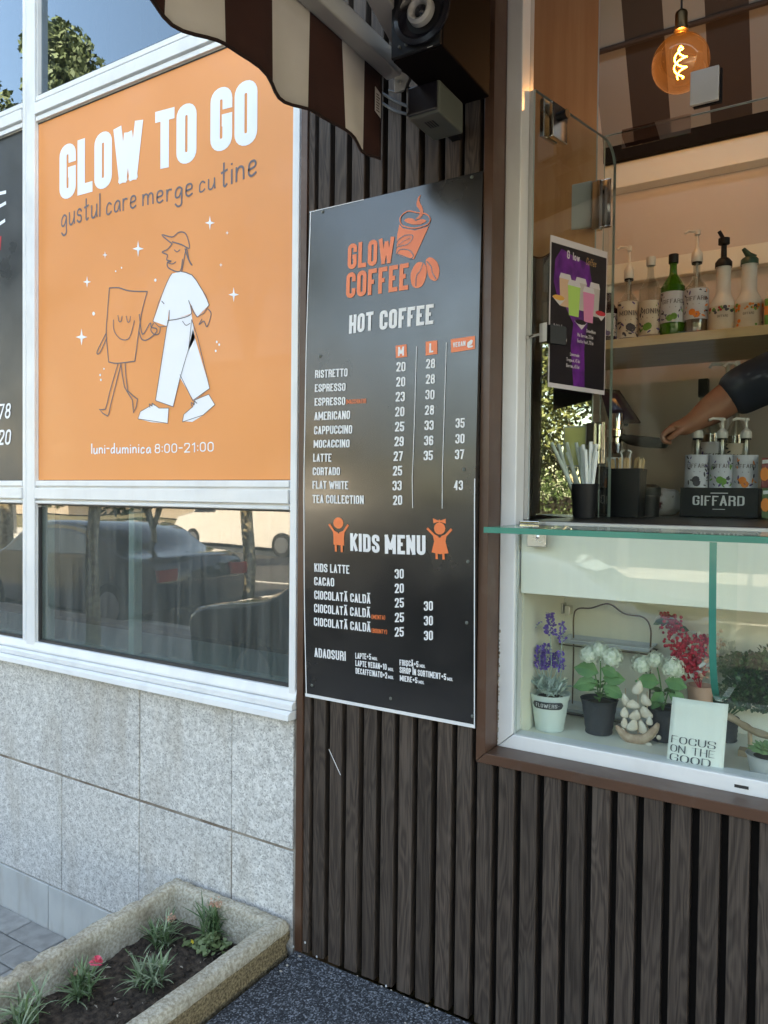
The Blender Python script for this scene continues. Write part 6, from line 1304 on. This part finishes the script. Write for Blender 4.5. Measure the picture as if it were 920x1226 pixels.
# grey bowl behind & succulent pot & driftwood
t, c, r, H = pot('succulent_pot', 'green succulent rosette in a round grey concrete pot', 918, 932, 46, 903, 'pot_grey', taper=.80); lf = MB(); top = Vector((c.x, c.y, c.z+H*.95))
for ring_, (n_, el, L) in enumerate(((11, .15, .042), (9, .5, .036), (7, .85, .028), (5, 1.2, .02))):
    for k in range(n_):
        a = 2*math.pi*k/n_+ring_*.4; d = Vector((math.cos(a)*math.cos(el), math.sin(a)*math.cos(el), math.sin(el))); s_ = Vector((-math.sin(a), math.cos(a), 0)); up = s_.cross(d); p = top+Vector((0, 0, .006)); w_ = L*.22
        lf.add([p, p+d*L*.6-s_*w_*1.3, p+d*L, p+d*L*.6+s_*w_*1.3, p+d*L*.55+up*-w_*.6, p+d*L*.5+up*w_*.3], [(0, 1, 5), (1, 2, 5), (2, 3, 5), (3, 0, 5), (0, 4, 1), (1, 4, 2), (2, 4, 3), (3, 4, 0)], 'succulent')
lf.build('rosette', t)
y = .30; mb = MB(); mb.tube(catmull([at(872, 857, y), at(890, 868, y-.02), at(905, 876, y-.04), at(935, 886, y-.08)], 5), [.008+.001*math.sin(k*1.3) for k in range(16)], 'driftwood', 10); mb.tube(catmull([at(898, 874, y-.03), Vector((at(899, 890, y-.03).x, y-.03, FL))], 3), .005, 'driftwood', 8); tag(mb.build('driftwood_branch', smooth='all'), 'pale driftwood branch slanting over the succulent pot', 'branch')
p = fpt(890, 905); mb = MB(); mb.prism([(p.x-.010, p.y-.008, FL), (p.x+.012, p.y-.01, FL), (p.x+.012, p.y-.01, FL+.015), (p.x-.010, p.y-.008, FL+.014)], (0, .03, 0), 'driftwood'); tag(mb.build('wood_block', bevel=.001), 'small pale wood block on the display floor beside the succulent pot', 'wood block')
# card
p0 = fpt(798, 915); p1 = at(867, 926, p0.y+.018); Lc = .005; zt0 = at(805, 834, p0.y+.03).z
t = thing('motto_card', 'pale card reading FOCUS ON THE GOOD leaning inside the display', 'card', tuple(p0)); A0 = Vector((p0.x, p0.y, FL)); A1 = Vector((p1.x, p0.y+.004, FL)); D = Vector((.004, .030, zt0-FL)); 
def cmap(x, y, l=0): # x 0..1, y 0..1 curved card
    q = A0.lerp(A1, x)+D*y; return q+Vector((0, -.006*math.sin(y*math.pi)*.0-.004*(1-(2*x-1)**2)-l, 0))
mb = MB(); N_ = 10; vs = [cmap(i/N_, j/N_) for j in range(N_+1) for i in range(N_+1)]; mb.add(vs, [(j*(N_+1)+i, j*(N_+1)+i+1, (j+1)*(N_+1)+i+1, (j+1)*(N_+1)+i) for j in range(N_) for i in range(N_)], 'card'); o = mb.build('sheet', t, smooth='all'); sm_ = o.modifiers.new('solid', 'SOLIDIFY'); sm_.thickness = .0008; sm_.offset = -1
aw_ = (A1-A0).length/D.length
mb = MB()
for s_, y_, W_t in (('FOCUS', .335, .76), ('ON THE', .205, .76), ('GOOD', .075, .70)):
    n1 = text_width(s_, 1, .62, .085, .13); h_ = .105; f_ = W_t/(n1*h_/aw_)
    text(mb, s_, 0, 0, h_, 'card_ink', lambda a, b, l: cmap(.05+a/aw_*f_, y_+b*1.05, .0016+l), wd=.62, t=.13, gap=.12, r=.36, pen=.22)
mb.build('motto_lettering', t)
# shell ship
p = fpt(766, 893); y = p.y+.02; t = thing('shell_ship', 'small sailing ship model made of seashells between the two hydrangeas', 'ship model', (p.x, y, FL)); 
def shl(mb, u, v, su, sv, m='shell', yy=0.0): 
    c_ = at(u, v, y+yy); k = (c_-CAM).dot(AX[2])/910; mb.ball(c_, 1, m, 10, 7, (su*k, min(su, sv)*k*.45, sv*k))
mb = MB()
for i, (u, v, a, b) in enumerate(((749, 838, 4.5, 7), (758, 843, 7, 5), (764, 823, 5.5, 8), (773, 838, 5.5, 6.5), (748, 853, 4.5, 6), (761, 856, 6, 6), (773, 853, 7, 6.5), (748, 865, 4, 6), (758, 868, 6, 7), (769, 870, 5, 8), (778, 863, 3.5, 5))):
    mb2 = MB(); shl(mb2, u, v, a*1.08, b*1.12, 'shell', -.004*(i % 3)); c_ = at(u, v, y-.004*(i % 3)); hb = b*(c_-CAM).dot(AX[2])/910; mb2.v = [(c_.x+(p_[0]-c_.x)*(1-.45*(p_[2]-c_.z)/hb)+.25*(p_[2]-c_.z)*((i % 3)-1), p_[1], p_[2]) for p_ in mb2.v]; mb2.build('shell_sail', t, smooth='all')
ms_ = MB()
for u, vt in ((749, 824), (764, 812), (775, 828)): ms_.tube([at(u, 880, y+.004), at(u, vt, y+.004)], .0012, 'shell_dark', 6)
ms_.build('mast', t)
hl = MB(); P = [at(738, 868, y), at(744, 876, y), at(755, 884, y), at(772, 884, y), at(784, 874, y), at(788, 866, y)]
hl.tube(catmull(P, 4), [.003+.009*math.sin(math.pi*min(1, (k+.5)/21)) for k in range(21)], 'shell_dark', 10); hl.build('hull', t, smooth='all'); fb = MB()
for i, (u, v, a, b) in enumerate(((757, 893, 7, 4), (766, 895, 8, 4.5), (776, 892, 6, 4), (782, 879, 4, 4), (789, 883, 3, 3), (744, 874, 5, 3))): m2 = MB(); shl(m2, u, v, a, b); m2.build('base_shell', t, smooth='all')
# wire stand with two white trays
y = .375; t = thing('tray_stand', 'bronze wire stand with an arched handle holding two white trays', 'tray stand', tuple(at(733, 860, y)))
mb = MB(); 
z_lo = FL+.004
arch = catmull([(at(686, 815, y+.02).x, y+.02, z_lo), at(687, 780, y+.02), at(687, 740, y+.015), at(692, 729, y+.01), at(708, 728, y), at(729, 723, y), at(748, 735, y), at(770, 739, y-.01), at(779, 752, y-.01), at(779, 780, y-.01), (at(779, 800, y-.01).x, y-.01, z_lo)], 6); mb.tube(arch, .0021, 'wire_bronze', 7)
for v_a in (768, 848):
    zz = at(680, v_a, y).z; x0 = at(677, v_a, y).x; x1 = at(785, v_a, y).x; mb.tube([(x0, y-.050, zz), (x1, y-.050, zz), (x1, y+.030, zz), (x0, y+.030, zz)], .0019, 'wire_bronze', 6, closed=True)
mb.build('wire_frame', t, smooth='all')
for v_a in (768, 848):
    zz = at(680, v_a, y).z+.002; x0 = at(679, v_a, y).x; x1 = at(783, v_a, y).x; mb = MB(); q = [(0, 0), (1, 0), (1, 1), (0, 1)]; y0, y1 = y-.048, y+.028
    def rr4(o, z): return [(x0-o, y0-o, z), (x1+o, y0-o, z), (x1+o, y1+o, z), (x0-o, y1+o, z)]
    L_ = [rr4(-.012, zz), rr4(-.004, zz+.002), rr4(.004, zz+.012), rr4(.002, zz+.013), rr4(-.010, zz+.006), rr4(-.018, zz+.0045)]
    vs = [p for l in L_ for p in l]; fs = [(a*4+i, a*4+(i+1) % 4, a*4+4+(i+1) % 4, a*4+4+i) for a in range(5) for i in range(4)]+[(0, 3, 2, 1), (20, 21, 22, 23)]; mb.add(vs, fs, 'tray_white'); mb.build('tray', t, bevel=.0015)
p = at(674, 727, .40); bx('hinge_lock', p.x-.018, p.x+.014, .38, .414, 1.2-.0, 1.2+.0001, 'chrome', ki) if False else None
q = MB(); q.box(p.x-.014, p.x+.006, .385, .414, p.z-.016, p.z+.012, 'steel').box(p.x+.010, p.x+.024, .385, .414, p.z-.018, p.z+.006, 'chrome'); q.build('cabinet_hinge', ki, bevel=.001)

# ================================================================== PERSON BEHIND THE COUNTER
mat('skin', (.27, .115, .072), .55, col2=(.32, .14, .09), scale=25, bump=.0003, bscale=300); mat('navy_cloth', (.018, .025, .045), .9, bump=.0012, bscale=35); mat('hair', (.02, .014, .01), .7, bump=.001, bscale=150); mat('trousers', (.02, .02, .025), .9)
YP = .86
wr = at(823, 511, YP-.02); el = at(886, 466, YP+.05); kn = at(800, 517, YP-.03)
sh = Vector((.05, 1.02, 1.80)); 
per = thing('person', 'person in navy short sleeves reaching in from the right to hold the portafilter', 'person', (.21, .745, .50))
def skinned(name, verts, edges, radii, m, parent, sub=2, root=0):
    me = bpy.data.meshes.new(name); me.from_pydata([tuple(v) for v in verts], edges, []); o = bpy.data.objects.new(name, me); C.objects.link(o)
    md = o.modifiers.new('skin', 'SKIN'); md.use_smooth_shade = True; md.branch_smoothing = .3
    sv = me.skin_vertices[0].data if me.skin_vertices else None
    if sv is None:
        bm = bmesh.new(); bm.from_mesh(me); bm.verts.layers.skin.verify(); bm.to_mesh(me); bm.free(); sv = me.skin_vertices[0].data
    for i, r_ in enumerate(radii): sv[i].radius = r_ if isinstance(r_, tuple) else (r_, r_); sv[i].use_root = (i == root)
    ss = o.modifiers.new('sub', 'SUBSURF'); ss.levels = sub; ss.render_levels = sub; me.materials.append(M[m]); o.parent = parent; o.matrix_parent_inverse = Matrix.Translation(-Vector(parent.location)); return o
bx_, by_, DZ = .21, .745, .20; V = []; E = []; RR = []
def nv(p, r_, prev=None):
    V.append(Vector(p)); RR.append(r_)
    if prev is not None: E.append((prev, len(V)-1))
    return len(V)-1
pel = nv((bx_, by_, 1.12+DZ), (.125, .10)); wst = nv((bx_-.005, by_-.005, 1.32+DZ), (.115, .09), pel); chs = nv((bx_-.01, by_-.01, 1.58+DZ), (.135, .10), wst); nek = nv((bx_-.01, by_-.02, 1.80+DZ), (.05, .05), chs); hd0 = nv((bx_-.02, by_-.035, 1.875+DZ), (.066, .072), nek); hd1 = nv((bx_-.03, by_-.04, 1.945+DZ), (.074, .088), hd0); hd2 = nv((bx_-.03, by_-.03, 2.02+DZ), (.052, .060), hd1)
shl_ = nv((bx_-.13, by_-.03, 1.745+DZ), .055, chs); mid_ = nv(((bx_-.13)*.5+el.x*.5, (by_-.03)*.5+el.y*.5, (1.745+DZ+el.z)*.5), .045, shl_); elb = nv(el, .054, mid_)
fa = nv(el.lerp(wr, .38)+Vector((0, 0, -.004)), .055, elb); fb_ = nv(el.lerp(wr, .72), .041, fa); wv = nv(wr, .028, fb_); pm0 = nv(wr.lerp(kn, .5)+Vector((0, 0, .002)), (.019, .028), wv)
fd = (kn-wr).normalized(); ax = Vector((0, 1, 0))
for k in range(4):
    off = ax*(-.021+.0145*k); k0 = kn+off+fd*(-.004 if k in (0, 3) else 0)+Vector((0, 0, .002)); a1 = nv(k0, 0.0105, pm0); a2 = nv(k0+fd*.016+Vector((0, 0, -.012)), .0095, a1); a3 = nv(k0+fd*.012+Vector((0, 0, -.030)), .0090, a2); nv(k0+fd*(-.003)+Vector((0, .004, -.036)), .0066, a3)
th0 = nv(wr.lerp(kn, .25)+Vector((0, -.022, -.008)), .0105, pm0); th1 = nv(wr.lerp(kn, .6)+Vector((0, -.030, -.020)), .0092, th0); nv(wr.lerp(kn, .95)+Vector((0, -.026, -.027)), .0078, th1)
shr = nv((bx_+.16, by_+.02, 1.73+DZ), .058, chs); er = nv((bx_+.24, by_-.01, 1.50+DZ), .042, shr); wr2 = nv((bx_+.20, by_-.20, 1.42+DZ), .026, er); hr_ = nv((bx_+.16, by_-.28, 1.42+DZ), (.016, .030), wr2)
for k in range(4): a1 = nv(V[hr_]+Vector((-.015+.010*k, -.035, .004-.004*k)), .0085, hr_); nv(V[a1]+Vector((-.004, -.025, -.012)), .007, a1)
a1 = nv(V[hr_]+Vector((-.035, -.005, 0)), .009, hr_); nv(V[a1]+Vector((-.014, -.018, -.004)), .0075, a1)
for s_ in (-1, 1):
    hp = nv((bx_+.075*s_, by_, .98+DZ), .085, pel); kn_ = nv((bx_+.085*s_, by_-.01, .66+DZ), .058, hp); an_ = nv((bx_+.09*s_, by_+.01, .36+DZ), .038, kn_); nv((bx_+.095*s_, by_-.10, .315+DZ), (.032, .028), an_)
skinned('body', V, E, RR, 'skin', per)
# face details
mb = MB(); fc = V[hd1]; mb.ball(fc+Vector((-.01, -.085, -.015)), .012, 'skin', 8, 6, (.8, 1.2, 1.5)); mb.build('nose', per, smooth='all')
for s_ in (-1, 1): MB().ball(fc+Vector((-.01+.028*s_, -.072, .008)), .010, 'label_white', 8, 6, (1.2, .6, .8)).ball(fc+Vector((-.01+.028*s_, -.079, .008)), .004, 'hair', 6, 5).build('eye', per, smooth='all'); MB().ball(fc+Vector((.074*s_, .0, -.005)), .018, 'skin', 8, 6, (.4, .8, 1.2)).build('ear', per, smooth='all')
MB().ball(fc+Vector((-.01, -.078, -.052)), .018, 'print_red', 8, 6, (1.1, .4, .3)).build('mouth', per, smooth='all')
MB().ball(fc+Vector((0, .018, .030)), .090, 'hair', 16, 10, (.92, .98, .85)).build('hair', per, smooth='all')
# shirt: torso and sleeve to just above the elbow
V2 = []; E2 = []; R2 = []
V_, E_, RR_ = V, E, RR; V, E, RR = V2, E2, R2
q0 = nv((bx_, by_, 1.05+DZ), (.150, .125)); q1 = nv((bx_-.005, by_-.005, 1.30+DZ), (.145, .118), q0); q2 = nv((bx_-.01, by_-.01, 1.58+DZ), (.160, .122), q1); q3 = nv((bx_-.01, by_-.02, 1.745+DZ), (.072, .068), q2)
cuff = at(867, 483, YP+.03); c2 = at(889, 466, YP+.05); s1 = nv((bx_-.13, by_-.03, 1.745+DZ), .085, q2); s2 = nv(Vector((bx_-.13, by_-.03, 1.745+DZ)).lerp(c2, .5)+Vector((0, 0, .004)), .080, s1); s3 = nv(c2, .078, s2); s3 = nv(cuff, .068, s3)
s4 = nv((bx_+.17, by_+.02, 1.72+DZ), .078, q2); nv((bx_+.22, by_, 1.58+DZ), .062, s4)
skinned('shirt', V, E, RR, 'navy_cloth', per)
V3 = []; E3 = []; R3 = []; V, E, RR = V3, E3, R3
p0 = nv((bx_, by_, 1.08+DZ), (.145, .12))
for s_ in (-1, 1): hp = nv((bx_+.078*s_, by_, .96+DZ), .098, p0); kn_ = nv((bx_+.087*s_, by_-.01, .66+DZ), .072, hp); nv((bx_+.09*s_, by_+.01, .38+DZ), .055, kn_)
skinned('trousers', V, E, RR, 'trousers', per)
for s_ in (-1, 1): MB().ball((bx_+.095*s_, by_-.05, .315+DZ), .05, 'black_plastic', 12, 8, (.9, 1.9, .7)).build('shoe', per, smooth='all')

# ================================================================== THE STREET THAT THE PANES MIRROR
leafm = [mat('tree_leaf', (.04, .07, .022), .6, col2=(.08, .115, .04), scale=1.5, rnd=0), mat('hedge_leaf', (.028, .055, .016), .6, col2=(.055, .085, .026), scale=1.2), mat('tree_leaf_light', (.085, .11, .035), .6, col2=(.13, .145, .055), scale=1.5)]
mat('bark', (.20, .16, .10), .95, col2=(.46, .40, .27), scale=22, bump=.01, bscale=25)
rng = np.random.default_rng(5)
def leaves(name, centers, radii, n, size, m, parent, flat=1.0):
    cs = np.array(centers); rs = np.array(radii); idx = rng.integers(0, len(cs), n); d = rng.normal(size=(n, 3)); d /= np.linalg.norm(d, axis=1)[:, None]; rad = rng.random(n)**.45
    p = cs[idx]+d*(rs[idx]*rad)[:, None]*np.array([1, 1, flat]); a = rng.normal(size=(n, 3)); a /= np.linalg.norm(a, axis=1)[:, None]; b = np.cross(a, rng.normal(size=(n, 3))); b /= np.linalg.norm(b, axis=1)[:, None]; s_ = size*(.6+.8*rng.random(n))[:, None]
    v = np.stack([p-a*s_, p+b*s_*.5, p+a*s_, p-b*s_*.5], 1).reshape(-1, 3); me = bpy.data.meshes.new(name); me.from_pydata(v.tolist(), [], [(4*i, 4*i+1, 4*i+2, 4*i+3) for i in range(n)]); me.materials.append(m)
    o = bpy.data.objects.new(name, me); C.objects.link(o)
    if parent: o.parent = parent; o.matrix_parent_inverse = Matrix.Translation(-Vector(parent.location))
    return o
def tree(x, y, h, rcr, rtr, label, m=0, n=9000, zc=None, group='street trees across and along the road', size=.055, clear=.42):
    t = thing('street_tree', label, 'tree', (x, y, -.02), group); tk = MB(); top = h*clear; P = [(x+.05*math.sin(k*1.7), y+.04*math.cos(k), -.1+top*k/6) for k in range(7)]; tk.tube(P, [rtr*(1.25 if k == 0 else 1-.05*k) for k in range(7)], 'bark', 12)
    cs = []; rs = []
    for k in range(13):
        a = random.uniform(0, 6.28); rr = rcr*random.uniform(.25, .75); zz = top+(h-top)*random.uniform(.08, .85); e = Vector((x+rr*math.cos(a), y+rr*math.sin(a), zz)); cs.append(tuple(e)); rs.append(rcr*random.uniform(.26, .46)); tk.tube(catmull([P[-1-(k % 2)], Vector(P[-1]).lerp(e, .5)+Vector((0, 0, .12)), e], 3), [rtr*.5, rtr*.42, rtr*.34, rtr*.28, rtr*.2, rtr*.12, rtr*.06][:7], 'bark', 7)
    tk.build('trunk', t, smooth='all'); leaves('crown', cs, rs, n, size, leafm[m], t, .85); return t
random.seed(23)
a = mirr(113, 700, 6.3); b = mirr(62, 700, 8.5)
tree(a.x, a.y, 4.7, 1.5, .062, 'slim street tree with pale trunk mirrored in the lower shop window', 0, 9000, clear=.5, size=.05)
d_ = mirr(200, 620, 9.5); tree(d_.x-.3, d_.y, 3.4, 1.3, .05, 'low branching street tree mirrored beside the parked car', 0, 6000, clear=.40, size=.05)
c_ = mirr(60, 90, 10.5); tree(c_.x-1.7, c_.y-.4, c_.z+2.2, 2.1, .10, 'tall sunlit tree mirrored in the upper window panes', 2, 26000, size=.06)
c_ = mirr(225, 0, 9.5); tree(c_.x, c_.y-1.2, c_.z+1.9, 1.6, .09, 'tree whose twigs show at the top of the upper pane beside the awning', 2, 9000, size=.06)
for i, (x, y, h, r_) in enumerate(((-2.6, -16.8, 6.2, 2.4), (1.8, -16.9, 6.6, 2.5), (5.6, -16.6, 6.8, 2.7), (-6.5, -17, 5.0, 2.2), (-12, -18.5, 6.2, 2.6), (-19, -18.6, 5.4, 2.4), (-27, -19, 6.5, 2.8), (9.6, -17.0, 7, 2.8))):
    tree(x, y, h, r_, .11, ('olive tree across the road behind the hedge, %s' % ('mirrored by the poster', 'low round crown', 'far right with broad crown', 'left of the hedge gap', 'beyond the white van', 'left of the van', 'farthest along the road', 'past the hedge end')[i]), i % 3, 17000, clear=.16, size=.085)
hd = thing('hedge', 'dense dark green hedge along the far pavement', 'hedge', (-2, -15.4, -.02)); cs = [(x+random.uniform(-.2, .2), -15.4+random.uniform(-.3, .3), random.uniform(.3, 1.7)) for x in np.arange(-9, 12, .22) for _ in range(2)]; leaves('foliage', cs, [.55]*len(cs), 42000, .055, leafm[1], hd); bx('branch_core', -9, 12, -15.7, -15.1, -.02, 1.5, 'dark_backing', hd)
# far building row
mat('far_wall', (.42, .36, .29), .9, col2=(.46, .40, .33), scale=1); mat('far_window', (.05, .06, .07), .15)
for i, (x, w_, h) in enumerate(((-30, 18, 9), (-58, 22, 12), (26, 16, 10))):
    fbd = thing('apartment_block', ('beige apartment block far across the road, behind the van', 'taller apartment block at the far end of the road', 'apartment block past the hedge on the far side')[i], 'building', (x, -32, 0)); bx('wall', x-w_/2, x+w_/2, -38, -32, -.1, h, 'far_wall', fbd); bx('roof', x-w_/2-.3, x+w_/2+.3, -38.3, -31.7, h, h+.3, 'brown_metal', fbd)
    for fz_ in range(int(h//3)):
        for k in range(int(w_//3)): bx('window', x-w_/2+.8+3*k, x-w_/2+2.2+3*k, -32.0, -31.9, .9+3*fz_, 2.4+3*fz_, 'far_window', fbd)
# vehicles
mat('car_dark', (.02, .028, .04), .12, coat=1.0, spec=.6); mat('car_black', (.012, .013, .015), .10, coat=1.0); mat('car_white', (.72, .70, .66), .25, coat=.6); mat('tyre', (.015, .015, .015), .85); mat('rim', (.4, .4, .42), .3, metal=.9); mat('car_glass', (.02, .025, .03), .03, spec=1.0); mat('tail_lamp', (.4, .01, .01), .2); mat('head_lamp', (.6, .6, .6), .1)
def vehicle(name, label, cx, cy, z0, L, W, prof, glassprof, m, wheels, wr_=.28, cat='car', group='vehicles on the street'):
    t = thing(name, label, cat, (cx, cy, z0), group); X = lambda x: cx+x
    def shell(nm, prof, w0, w1, zs, m_):
        mb = MB(); n = len(prof); rows = []
        for (q, off) in ((-1, 0), (-.94, 1), (.94, 1), (1, 0)):
            pass
        vs = []
        for q in (-1, -.9, .9, 1):
            for (x, z) in prof:
                tuck = 1-.14*max(0, (z-.75)/.6); inset = .97 if abs(q) == 1 else 1.0; vs.append((X(x*inset), cy+q*W/2*tuck*w0, z0+z*(inset if z > .3 else 1)))
        fs = [(a*n+i, a*n+(i+1) % n, (a+1)*n+(i+1) % n, (a+1)*n+i) for a in range(3) for i in range(n)]+[tuple(range(n)), tuple(3*n+k for k in range(n))]; mb.add(vs, fs, m_); return mb.build(nm, t, smooth=True, bevel=.02)
    shell('body', prof, 1, 1, 0, m); shell('side_glass', glassprof, 1.004, 1, 0, 'car_glass')
    for wx in wheels:
        for s_ in (-1, 1):
            mb = MB(); y = cy+s_*(W/2-.09); mb.tube([(X(wx), y-.09, z0+wr_), (X(wx), y+.095, z0+wr_)], wr_, 'tyre', 24); wo = mb.build('wheel', t, smooth=True); mb = MB(); mb.tube([(X(wx), y-s_*.02, z0+wr_), (X(wx), y+s_*.105, z0+wr_)], wr_*.66, 'rim', 20); mb.build('rim', wo, smooth=True)
    return t
sed = catmull([(-1.95, .25), (-2.0, .5), (-1.92, .72), (-1.2, .84), (-.75, 1.12), (-.3, 1.26), (.4, 1.27), (.9, 1.16), (1.35, .92), (1.85, .86), (1.97, .6), (1.92, .28)], 4)+[(1.6, .2), (-1.6, .2)]
sgl = [(-1.05, .86), (-.7, 1.10), (-.3, 1.215), (.35, 1.22), (.82, 1.12), (1.15, .90)]
z_r = -.14
p = mirr(90, 660, 10.0); t1 = vehicle('parked_car', 'dark blue saloon parked at the kerb, mirrored in the lower shop window', p.x, p.y-.4, z_r, 4, 1.55, sed, sgl, 'car_dark', (-1.25, 1.2))
bx('tail_lamp', p.x+1.90, p.x+1.985, p.y-.4-.74, p.y-.4-.46, z_r+.62, z_r+.76, 'tail_lamp', t1); bx('tail_lamp', p.x+1.90, p.x+1.985, p.y-.4+.46, p.y-.4+.74, z_r+.62, z_r+.76, 'tail_lamp', t1)
p = mirr(408, 700, 5.0); t2 = vehicle('parked_car', 'black car nearest the shop, only its rounded end mirrored in the lower pane', p.x+.25, p.y-1.1, z_r, 4, 1.6, sed, sgl, 'car_black', (-1.25, 1.2))
bx('head_lamp', p.x+.25-1.97, p.x+.25-1.90, p.y-1.1-.6, p.y-1.1+.6, z_r+.55, z_r+.65, 'head_lamp', t2)
van = [(-2.6, .3), (-2.65, .7), (-2.5, 1.0), (-1.9, 1.15), (-1.35, 1.85), (-1.1, 1.95), (2.5, 1.95), (2.6, 1.8), (2.62, .35), (2.3, .22), (-2.3, .22)]
p = mirr(312, 622, 21.5); t3 = vehicle('white_van', 'white van across the road, mirrored at the top of the lower pane', p.x, p.y, z_r, 5.2, 1.9, van, [(-1.85, 1.16), (-1.4, 1.75), (-.9, 1.75), (-.9, 1.16)], 'car_white', (-1.7, 1.6), .32, 'van')
# overhead wires and poles
mat('pole_grey', (.3, .3, .29), .8)
for i, x in enumerate((-26, -4.2, 18)): o = MB().tube([(x, -14.6, -.1), (x, -14.6, 8.2)], [.13, .09], 'pole_grey', 10).build('utility_pole', smooth='all'); tag(o, ('concrete utility pole down the far pavement, beyond the van', 'concrete utility pole behind the hedge opposite the kiosk', 'concrete utility pole past the hedge end')[i], 'pole', 'utility poles across the road')
for i, z in enumerate((7.9, 7.5, 6.6, 6.1)): 
    pts = [(x, -14.6+.05*i, z-.5*(1-((x+26) % 22/11-1)**2)) for x in np.arange(-26, 18.1, 2.2)]; tag(MB().tube(pts, .014, 'cable', 5).build('overhead_wire'), ('highest', 'second highest', 'third highest', 'lowest')[i]+' of the four overhead wires across the road', 'wire', 'overhead wires')
# grit where the rubber floor meets the cladding
mat('grit', (.55, .50, .44), .9, col2=(.25, .20, .15), scale=60); mb = MB()
for k in range(70):
    x = random.uniform(-1.24, .4); y = -random.random()**2*.10-.004; r_ = random.uniform(.0012, .0035); mb.ball((x, y, .2805+r_*.4), r_, 'grit', 6, 4, (random.uniform(.8, 1.8), 1, .6))
for u, v in ((352, 1133), (366, 1128), (463, 1180), (380, 1145)): p = at(u, v, -.006); mb.ball((p.x, -.008, max(.2815, p.z)), .0028, 'label_white', 7, 5, (1, .5, 1.2))
tag(mb.build('grit', kind='stuff'), 'pale grit and crumbs along the foot of the slats', 'grit')
